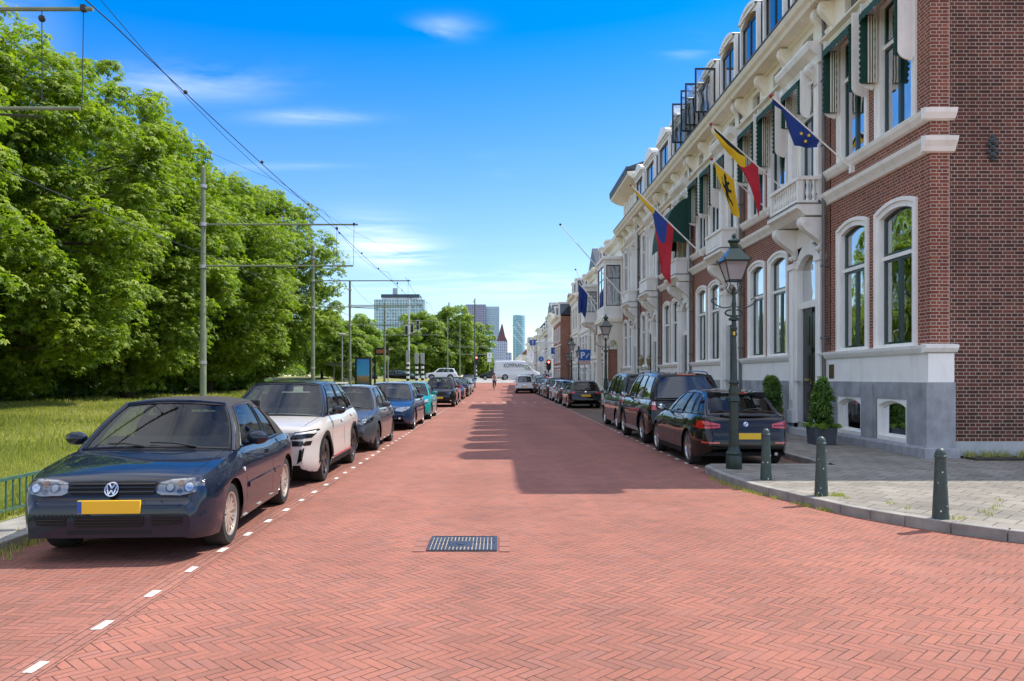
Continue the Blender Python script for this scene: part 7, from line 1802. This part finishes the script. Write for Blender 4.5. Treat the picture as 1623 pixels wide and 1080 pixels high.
a = c['ws'](0, 1.0, True); MB().box(-.16, .16, a.y + .085, a.y + .104, a.z - .02, a.z - .006).build('brake_light', M_RED, c['root'], local=True)
p, q = c['ws'](0, .22, True), c['ws'](-.5, .30, True); MB().tube([p + Vector((0, .02, .01)), q + Vector((0, .02, .01))], .01, 5).build('wiper', M_TRIM, c['root'], local=True)
def shark(c):
    a = c['roof'](0, .92); MB().prism([(a.y - .08, a.z), (a.y + .08, a.z), (a.y + .07, a.z + .06), (a.y + .03, a.z + .065)], 'x', -.02, .02).build('aerial_fin', M_TRIM, c['root'], local=True)
shark(c)
def generic_rear(c, lamp=(.58, .80, .80, .92), pl=.60, tall=None, refl=.45, glassm=None):
    D = c['decal']; W2 = c['W'] / 2
    if tall: D([(W2 * .80, tall[0]), (W2 * .96, tall[0] + .02), (W2 * .95, tall[1]), (W2 * .84, tall[1])], 'rear', M_RED, off=.012, nm='tail_light')
    else: D([(lamp[0], lamp[2] + .02), (lamp[1], lamp[2]), (lamp[1] + .04, lamp[3] - .02), (lamp[1], lamp[3]), (lamp[0], lamp[3] - .02)], 'rear', M_RED, off=.012, nm='tail_light')
    if tall: D([(W2 * .82, tall[0] + .12), (W2 * .945, tall[0] + .13), (W2 * .94, tall[0] + .2), (W2 * .83, tall[0] + .2)], 'rear', M_WHL, off=.018, nm='reverse_lamp')
    if pl: plate(c, 'rear', pl, off=.018)
    D(disc(0, pl + .22 if pl else .85, .045, 14), 'rear', M_CHROME, off=.012, nm='emblem', mirror=False)
    D(rect(-.6, .6, .26, .33), 'rear', M_PLAST, off=.008, nm='diffuser', mirror=False)
    c['line']([(-.75, .52), (.75, .52)], .01, view='rear', mirror=False) if c['detail'] > 0 else None
    if c['detail'] > 0:
        p, q = c['ws'](0, .22, True), c['ws'](-.5, .30, True); MB().tube([p + Vector((0, .02, .01)), q + Vector((0, .02, .01))], .01, 5).build('wiper', M_TRIM, c['root'], local=True)
# big dark SUV
c = make_car(dict(cat='suv', L=4.64, W=1.86, wb=2.67, fo=.85, paint=P_NB, rw=.37, rimk=.66, spokes=6, z0=.27, rz=.50, fz=.45, crown=.03,
    top=[(0, .68), (.02, .76), (.06, .88), (.15, .98), (.5, 1.05), (1.15, 1.12), (3.0, 1.12), (4.3, 1.13), (4.50, 1.10), (4.55, 1.02), (4.58, .88), (4.60, .74), (4.62, .64), (4.64, .55)], rplan=(.35, .10, 2.6),
    cab=dict(a=1.25, c=4.50, rf=1.85, rr=4.28, z=1.78, zr=1.73, xr=.72, bow=.12, rbow=.05, kx=.90, wins=[(.09, .35, .07, .92), (.38, .62, .07, .92), (.65, .92, .07, .90)], rs=(.10, .92, .90)), rtint=M_CGLASSD,
    arches=M_PLAST, doors=[[(1.45, .35), (1.43, 1.08)], [(2.45, .3), (2.45, 1.08)], [(3.3, .8), (3.35, 1.08)]], handles=[(2.25, 1.0), (3.1, 1.0)], sill=M_GALV),
    'large dark brown SUV with roof rails, behind the black hatchback in the right row', 4.50, 20.95, R(180.6), group=GR)
generic_rear(c, pl=None, tall=(.86, 1.16)); rails(c)
c['decal'](rect(-.30, .30, .66, .80), 'rear', M_TRIM, off=.02, nm='plate_recess', mirror=False); plate(c, 'rear', .73, off=.024)
c['decal'](rect(-.78, .78, .50, .60), 'rear', M_PLAST, off=.05, nm='bumper_step', mirror=False, skirt=.05)
a = c['ws'](0, 1.0, True); MB().box(-.22, .22, a.y + .02, a.y + .05, a.z - .03, a.z - .0).build('brake_light', M_RED, c['root'], local=True)
# blue-grey van-like car
P_MPV = paint_mat('paint_grey_green', (.05, .062, .062), .5)
c = make_car(dict(cat='van', L=4.41, W=1.79, wb=2.68, fo=.85, paint=P_MPV, rw=.32, z0=.22, rz=.42, crown=.03,
    top=[(0, .62), (.02, .70), (.06, .82), (.15, .92), (.5, 1.0), (1.0, 1.08), (3.0, 1.10), (4.2, 1.11), (4.33, 1.08), (4.36, .95), (4.38, .75), (4.41, .55)], rplan=(.3, .07, 2.6),
    cab=dict(a=.98, c=4.32, rf=1.75, rr=4.18, z=1.80, zr=1.76, xr=.74, bow=.18, rbow=.03, kx=.91, wins=[(.10, .38, .07, .90), (.41, .65, .07, .90), (.68, .93, .07, .88)], rs=(.12, .90, .86)), rtint=M_CGLASS,
    doors=[[(1.3, .35), (1.28, 1.05)], [(2.35, .3), (2.35, 1.08)]], handles=[(2.15, .95), (2.6, .95)]),
    'tall grey green family van, third in the right row with white and red lamps', 4.62, 26.0, R(180), group=GR)
generic_rear(c, pl=.72, tall=(.84, 1.12))
c['decal'](rect(-.76, .76, .38, .62), 'rear', M_PLAST, off=.03, nm='bumper', mirror=False, skirt=.04)
# black estate
c = make_car(hatch(P_BLACK, L=4.77, W=1.82, wb=2.71, fo=.9, top=[(0, .5), (.03, .6), (.1, .7), (.4, .8), (1.2, .94), (3, .96), (4.4, .99), (4.62, .95), (4.70, .80), (4.74, .66), (4.77, .5)], cab=dict(a=1.2, c=4.58, rf=1.95, rr=4.2, z=1.48, zr=1.42, xr=.66, wins=[(.1, .40, .08, .93), (.43, .66, .08, .93), (.69, .92, .1, .9)]), doors=[]),
    'black estate car with a dim plate, fourth in the right row beyond the empty space', 4.63, 43.4, R(180), group=GR)
generic_rear(c, lamp=(.55, .84, .78, .90), pl=.68); c['decal'](rect(-.8, .8, .37, .40), 'rear', M_CHROME, off=.02, nm='bumper_strip', mirror=False); rails(c)
for i, (yy, pt, kind, lb) in enumerate([(49.6, P_GREY, 'h', 'dark grey hatchback right behind the black estate, right row'), (55.3, P_ALPINE, 'h', 'white hatchback with red lamps between dark cars, right row'), (61.0, P_BLACK, 's', 'black SUV beyond the white hatchback, right row'),
        (67.0, P_SILV, 'h', 'silver car beyond the black SUV, right row'), (73.0, P_BROWN, 'h', 'dark brown car near the far end of the right row'), (79.0, P_GREY, 's', 'grey tall car next to last in the right row'), (85.5, P_SILV, 's', 'pale silver van-like last car of the right row')]):
    c = make_car((hatch if kind == 'h' else suv)(pt), lb, 4.60, yy, R(180), z=gz(yy), group=GR, detail=0 if yy > 60 else 1); generic_rear(c, pl=.6)
# little white van driving away
P_VAN = paint_mat('paint_van_white', (.66, .67, .68), 0)
c = make_car(dict(cat='van', name='delivery_van', L=4.2, W=1.83, wb=2.7, fo=.8, paint=P_VAN, rw=.31, z0=.2, rz=.42, crown=.03,
    top=[(0, .6), (.03, .7), (.1, .85), (.5, .98), (1.0, 1.08), (3, 1.10), (4.0, 1.10), (4.14, 1.06), (4.17, .8), (4.2, .55)], rplan=(.3, .06, 2.6),
    cab=dict(a=.95, c=4.12, rf=1.7, rr=4.02, z=1.82, zr=1.78, xr=.76, rbow=.03, kx=.91, wins=[(.1, .38, .07, .9)], rs=(.10, .82, .84)), rtint=M_CGLASSD),
    'small white delivery van driving away in the right lane', 2.72, 79.5, R(180), z=gz(79.5), detail=1)
generic_rear(c, pl=.66, tall=(.80, 1.12)); c['decal'](rect(-.85, .85, .25, .50), 'rear', M_PLAST, off=.03, nm='bumper', mirror=False, skirt=.04)
c = make_car(suv(P_BLACK), 'dark car just ahead of the small white van in the lane', 3.15, 86.5, R(180), z=gz(86.5), detail=0); generic_rear(c, pl=None)
# white SUV crossing on the left, dark cars by the stop
c = make_car(suv(P_ALPINE, L=4.6), 'white SUV side-on at the left of the crossing, above the parked row', -8.0, 112, R(-90), z=1.28, detail=1); rails(c)
c = make_car(suv(P_BLACK, L=4.5), 'dark estate behind the pale railings at the tram stop', -17.2, 98, R(95), z=1.0, detail=0)
c = make_car(hatch(P_BLACK), 'dark small car right of the long pale railing', -12.6, 101, R(90), z=1.1, detail=0)
c = make_car(hatch(P_BLACK), 'dark car at the crossing left of the big white van', -.4, 108.5, R(-90), z=1.26, detail=1)
# big white van with lettering, side-on
c = make_car(dict(cat='van', name='panel_van', L=6.3, W=2.05, wb=3.75, fo=.98, paint=P_VAN, rw=.36, z0=.30, rz=.5, crown=.03,
    top=[(0, .7), (.03, .85), (.1, 1.0), (.4, 1.15), (.9, 1.32), (3, 1.34), (6.0, 1.34), (6.22, 1.3), (6.26, .9), (6.3, .6)], rplan=(.3, .05, 2.6),
    cab=dict(a=.85, c=6.22, rf=2.05, rr=6.12, z=2.62, zr=2.60, xr=.84, bow=.2, rbow=.03, kx=.93, wins=[(.04, .20, .05, .52)], norear=True)),
    'large white panel van with big black lettering crossing the street', 2.95, 106.6, R(90), z=1.27, detail=1)
c['root'].rotation_euler = (0, 0, R(90))
t = text_obj('lettering', 'KOMPAAN', .80, M_BLACK, c['root'], (-1.055, .80, 1.92), (R(90), 0, R(-90)), bold=.0, sx=.66)
c['decal'](rect(.75, .95, .9, 1.25), 'rear', M_RED, nm='tail_light')
c['decal'](rect(3.0, 5.6, 1.42, 1.46), 'side', M_GALV, off=.012, nm='small_text_line')

# ================================================================ PEOPLE
M_SKIN = mat('skin', (.45, .26, .18), .6)
def person_mesh(name, J, E, m, parent):
    """skin-modifier body: J {name: (x,y,z,r)}"""
    names = list(J); me = bpy.data.meshes.new(name); me.from_pydata([J[n][:3] for n in names], [(names.index(a), names.index(b)) for a, b in E], [])
    o = bpy.data.objects.new(name, me); COL.objects.link(o); o.parent = parent; me.materials.append(m)
    md = o.modifiers.new('skin', 'SKIN'); sk = me.skin_vertices[0].data
    for i, n in enumerate(names): sk[i].radius = (J[n][3], J[n][3]); sk[i].use_root = (i == 0)
    md.use_smooth_shade = True; s2 = o.modifiers.new('sub', 'SUBSURF'); s2.levels = 1; s2.render_levels = 1
    dg = bpy.context.evaluated_depsgraph_get(); m2 = bpy.data.meshes.new_from_object(o.evaluated_get(dg)); o.modifiers.clear(); o.data = m2; o.data.materials.clear(); o.data.materials.append(m)
    return o
def fingers(J, E, side, wx, wy, wz, dx, dy, dz):
    for k, f in enumerate((-.03, -.01, .01, .03)):
        ln = (.07, .085, .08, .065)[k]; n1, n2 = '%sf%da' % (side, k), '%sf%db' % (side, k)
        J[n1] = (wx + dx * ln * .6 + f * dy, wy + dy * ln * .6 + f * abs(dx), wz + dz * ln * .6, .010); J[n2] = (wx + dx * ln + f * dy, wy + dy * ln + f * abs(dx), wz + dz * ln - .02, .008); E += [(side + 'palm', n1), (n1, n2)]
    J[side + 'th'] = (wx + .03, wy - .03, wz + .01, .010); E.append((side + 'palm', side + 'th'))
def person(x, y, z, label, pose, top_m, trs_m, rz=0, hair=(.05, .03, .02)):
    e = empty('person', (x, y, z), label, 'person', None, rz); P = pose
    J = {'pelvis': (*P['pelvis'], .14), 'waist': (*P['waist'], .13), 'chest': (*P['chest'], .165), 'neck': (*P['neck'], .055), 'head': (P['neck'][0], P['neck'][1] - .02, P['neck'][2] + .14, .085), 'crown': (P['neck'][0], P['neck'][1] - .01, P['neck'][2] + .23, .07)}
    E = [('pelvis', 'waist'), ('waist', 'chest'), ('chest', 'neck'), ('neck', 'head'), ('head', 'crown')]
    for s, sg in (('l', -1), ('r', 1)):
        sh, el, wr, kn, an, to = (P[s + q] for q in ('sh', 'el', 'wr', 'kn', 'an', 'to'))
        J[s + 'sh'] = (*sh, .062); J[s + 'el'] = (*el, .045); J[s + 'wr'] = (*wr, .030); J[s + 'palm'] = (wr[0], wr[1] - .03, wr[2] - .05, .032)
        J[s + 'hip'] = (P['pelvis'][0] + sg * .10, P['pelvis'][1], P['pelvis'][2] - .05, .10); J[s + 'kn'] = (*kn, .065); J[s + 'an'] = (*an, .045); J[s + 'to'] = (*to, .04)
        E += [('chest', s + 'sh'), (s + 'sh', s + 'el'), (s + 'el', s + 'wr'), (s + 'wr', s + 'palm'), ('pelvis', s + 'hip'), (s + 'hip', s + 'kn'), (s + 'kn', s + 'an'), (s + 'an', s + 'to')]
        fingers(J, E, s, wr[0], wr[1] - .04, wr[2] - .06, 0, -.5, -.8)
    person_mesh('body', J, E, M_SKIN, e)
    # clothes as slightly larger shells over the same joints
    def shell(nm, keys, edges, k, m): person_mesh(nm, {n: (*J[n][:3], J[n][3] * k + .008) for n in keys}, edges, m, e)
    shell('shirt', ['waist', 'chest', 'lsh', 'rsh', 'lel', 'rel'], [('waist', 'chest'), ('chest', 'lsh'), ('chest', 'rsh'), ('lsh', 'lel'), ('rsh', 'rel')], 1.12, top_m)
    shell('trousers', ['pelvis', 'lhip', 'rhip', 'lkn', 'rkn', 'lan', 'ran'], [('pelvis', 'lhip'), ('pelvis', 'rhip'), ('lhip', 'lkn'), ('rhip', 'rkn'), ('lkn', 'lan'), ('rkn', 'ran')], 1.12, trs_m)
    for s in 'lr': p, q = Vector(J[s + 'an'][:3]), Vector(J[s + 'to'][:3]); MB().tube([p + Vector((0, .04, -.03)), p.lerp(q, .5) + Vector((0, 0, -.02)), q], [.05, .05, .04], 8).build('shoe', M_BLACK, e, local=True, smooth=True)
    h = J['head']; f = MB(); f.ball((h[0], h[1] - .095, h[2] + .0), .016, 6); f.build('nose', M_SKIN, e, local=True, smooth=True)
    f = MB(); f.ball((h[0] - .032, h[1] - .082, h[2] + .025), .011, 6); f.ball((h[0] + .032, h[1] - .082, h[2] + .025), .011, 6); f.box(h[0] - .025, h[0] + .025, h[1] - .092, h[1] - .08, h[2] - .052, h[2] - .045); f.build('eyes_and_mouth', mat('eye_dark', (.05, .02, .02), .3), e, local=True)
    f = MB(); f.ball((h[0] - .088, h[1], h[2]), .022, 6, (.5, .8, 1.2)); f.ball((h[0] + .088, h[1], h[2]), .022, 6, (.5, .8, 1.2)); f.build('ears', M_SKIN, e, local=True, smooth=True)
    f = MB(); f.ball((h[0], h[1] + .03, h[2] + .06), .105, 10, (.95, 1, .95)); f.build('hair', mat('hair_brown', hair, .8), e, local=True, smooth=True)
    return e
def walk_pose(s=1.0):
    return {k: tuple(v_ * s for v_ in v) for k, v in dict(pelvis=(0, 0, .95), waist=(0, 0, 1.08), chest=(0, -.01, 1.32), neck=(0, -.02, 1.52), lsh=(-.19, -.01, 1.42), lel=(-.25, .08, 1.14), lwr=(-.24, -.02, .92), rsh=(.19, -.01, 1.42), rel=(.25, -.06, 1.14), rwr=(.23, -.18, .94), lkn=(-.11, -.14, .50), lan=(-.11, -.12, .09), lto=(-.11, -.27, .05), rkn=(.11, .05, .50), ran=(.11, .26, .12), rto=(.11, .14, .05)).items()}
M_PINK = mat('pale_pink_shirt', (.62, .42, .42), .8); M_JEAN = mat('dark_trousers', (.03, .035, .05), .8); M_DKJ = mat('dark_jacket', (.03, .03, .035), .8)
# cyclist
cyx, cyy = -.30, 85.0; zz = gz(cyy)
e = empty('bicycle', (cyx, cyy, zz), 'dark bicycle ridden down the middle of the street', 'bicycle', None, 0)
mb = MB()
for wy in (-.52, .54):
    t_ = MB(); t_.tube([(0, wy + .33 * math.cos(a), .35 + .33 * math.sin(a)) for a in [k * math.pi / 12 for k in range(25)]], .02, 6, cap=False)
    for k in range(8): a = k * math.pi / 4; t_.tube([(0, wy, .35), (0, wy + .33 * math.cos(a), .35 + .33 * math.sin(a))], .003, 4)
    t_.build('wheel', M_TYRE, e, local=True)
for a, b in (((0, .54, .35), (0, .05, .30)), ((0, .05, .30), (0, .22, .85)), ((0, .54, .35), (0, .20, .72)), ((0, .05, .30), (0, -.36, .80)), ((0, .20, .76), (0, -.38, .86)), ((0, -.52, .35), (0, -.36, 1.02))): mb.tube([a, b], .018, 6)
mb.build('frame', M_BLACK, e, local=True); MB().tube([(-.28, -.22, 1.08), (-.2, -.34, 1.06), (.2, -.34, 1.06), (.28, -.22, 1.08)], .015, 6).build('handlebar', M_CHROME, e, local=True)
MB().ball((0, .22, .90), .12, 8, (.8, 1.1, .35)).build('saddle', M_BLACK, e, local=True); MB().tube([(-.12, .05, .20), (0, .05, .30), (.12, .05, .40)], .015, 6).build('pedals', M_BLACK, e, local=True)
pose = dict(pelvis=(0, .20, 1.02), waist=(0, .15, 1.15), chest=(0, .05, 1.38), neck=(0, -.02, 1.57), lsh=(-.19, .03, 1.47), lel=(-.25, -.05, 1.23), lwr=(-.25, -.20, 1.14), rsh=(.19, .03, 1.47), rel=(.25, -.05, 1.23), rwr=(.25, -.20, 1.14), lkn=(-.12, -.15, .68), lan=(-.12, .06, .28), lto=(-.12, -.06, .22), rkn=(.12, -.22, .86), ran=(.12, .03, .48), rto=(.12, -.09, .42))
person(cyx, cyy, zz, 'person in a pale pink shirt cycling towards the camera', pose, M_PINK, M_JEAN)
person(5.55, 90.5, gz(90.5), 'person in dark clothes walking beside the parked cars near the crossing', walk_pose(), M_DKJ, M_JEAN, rz=.2)
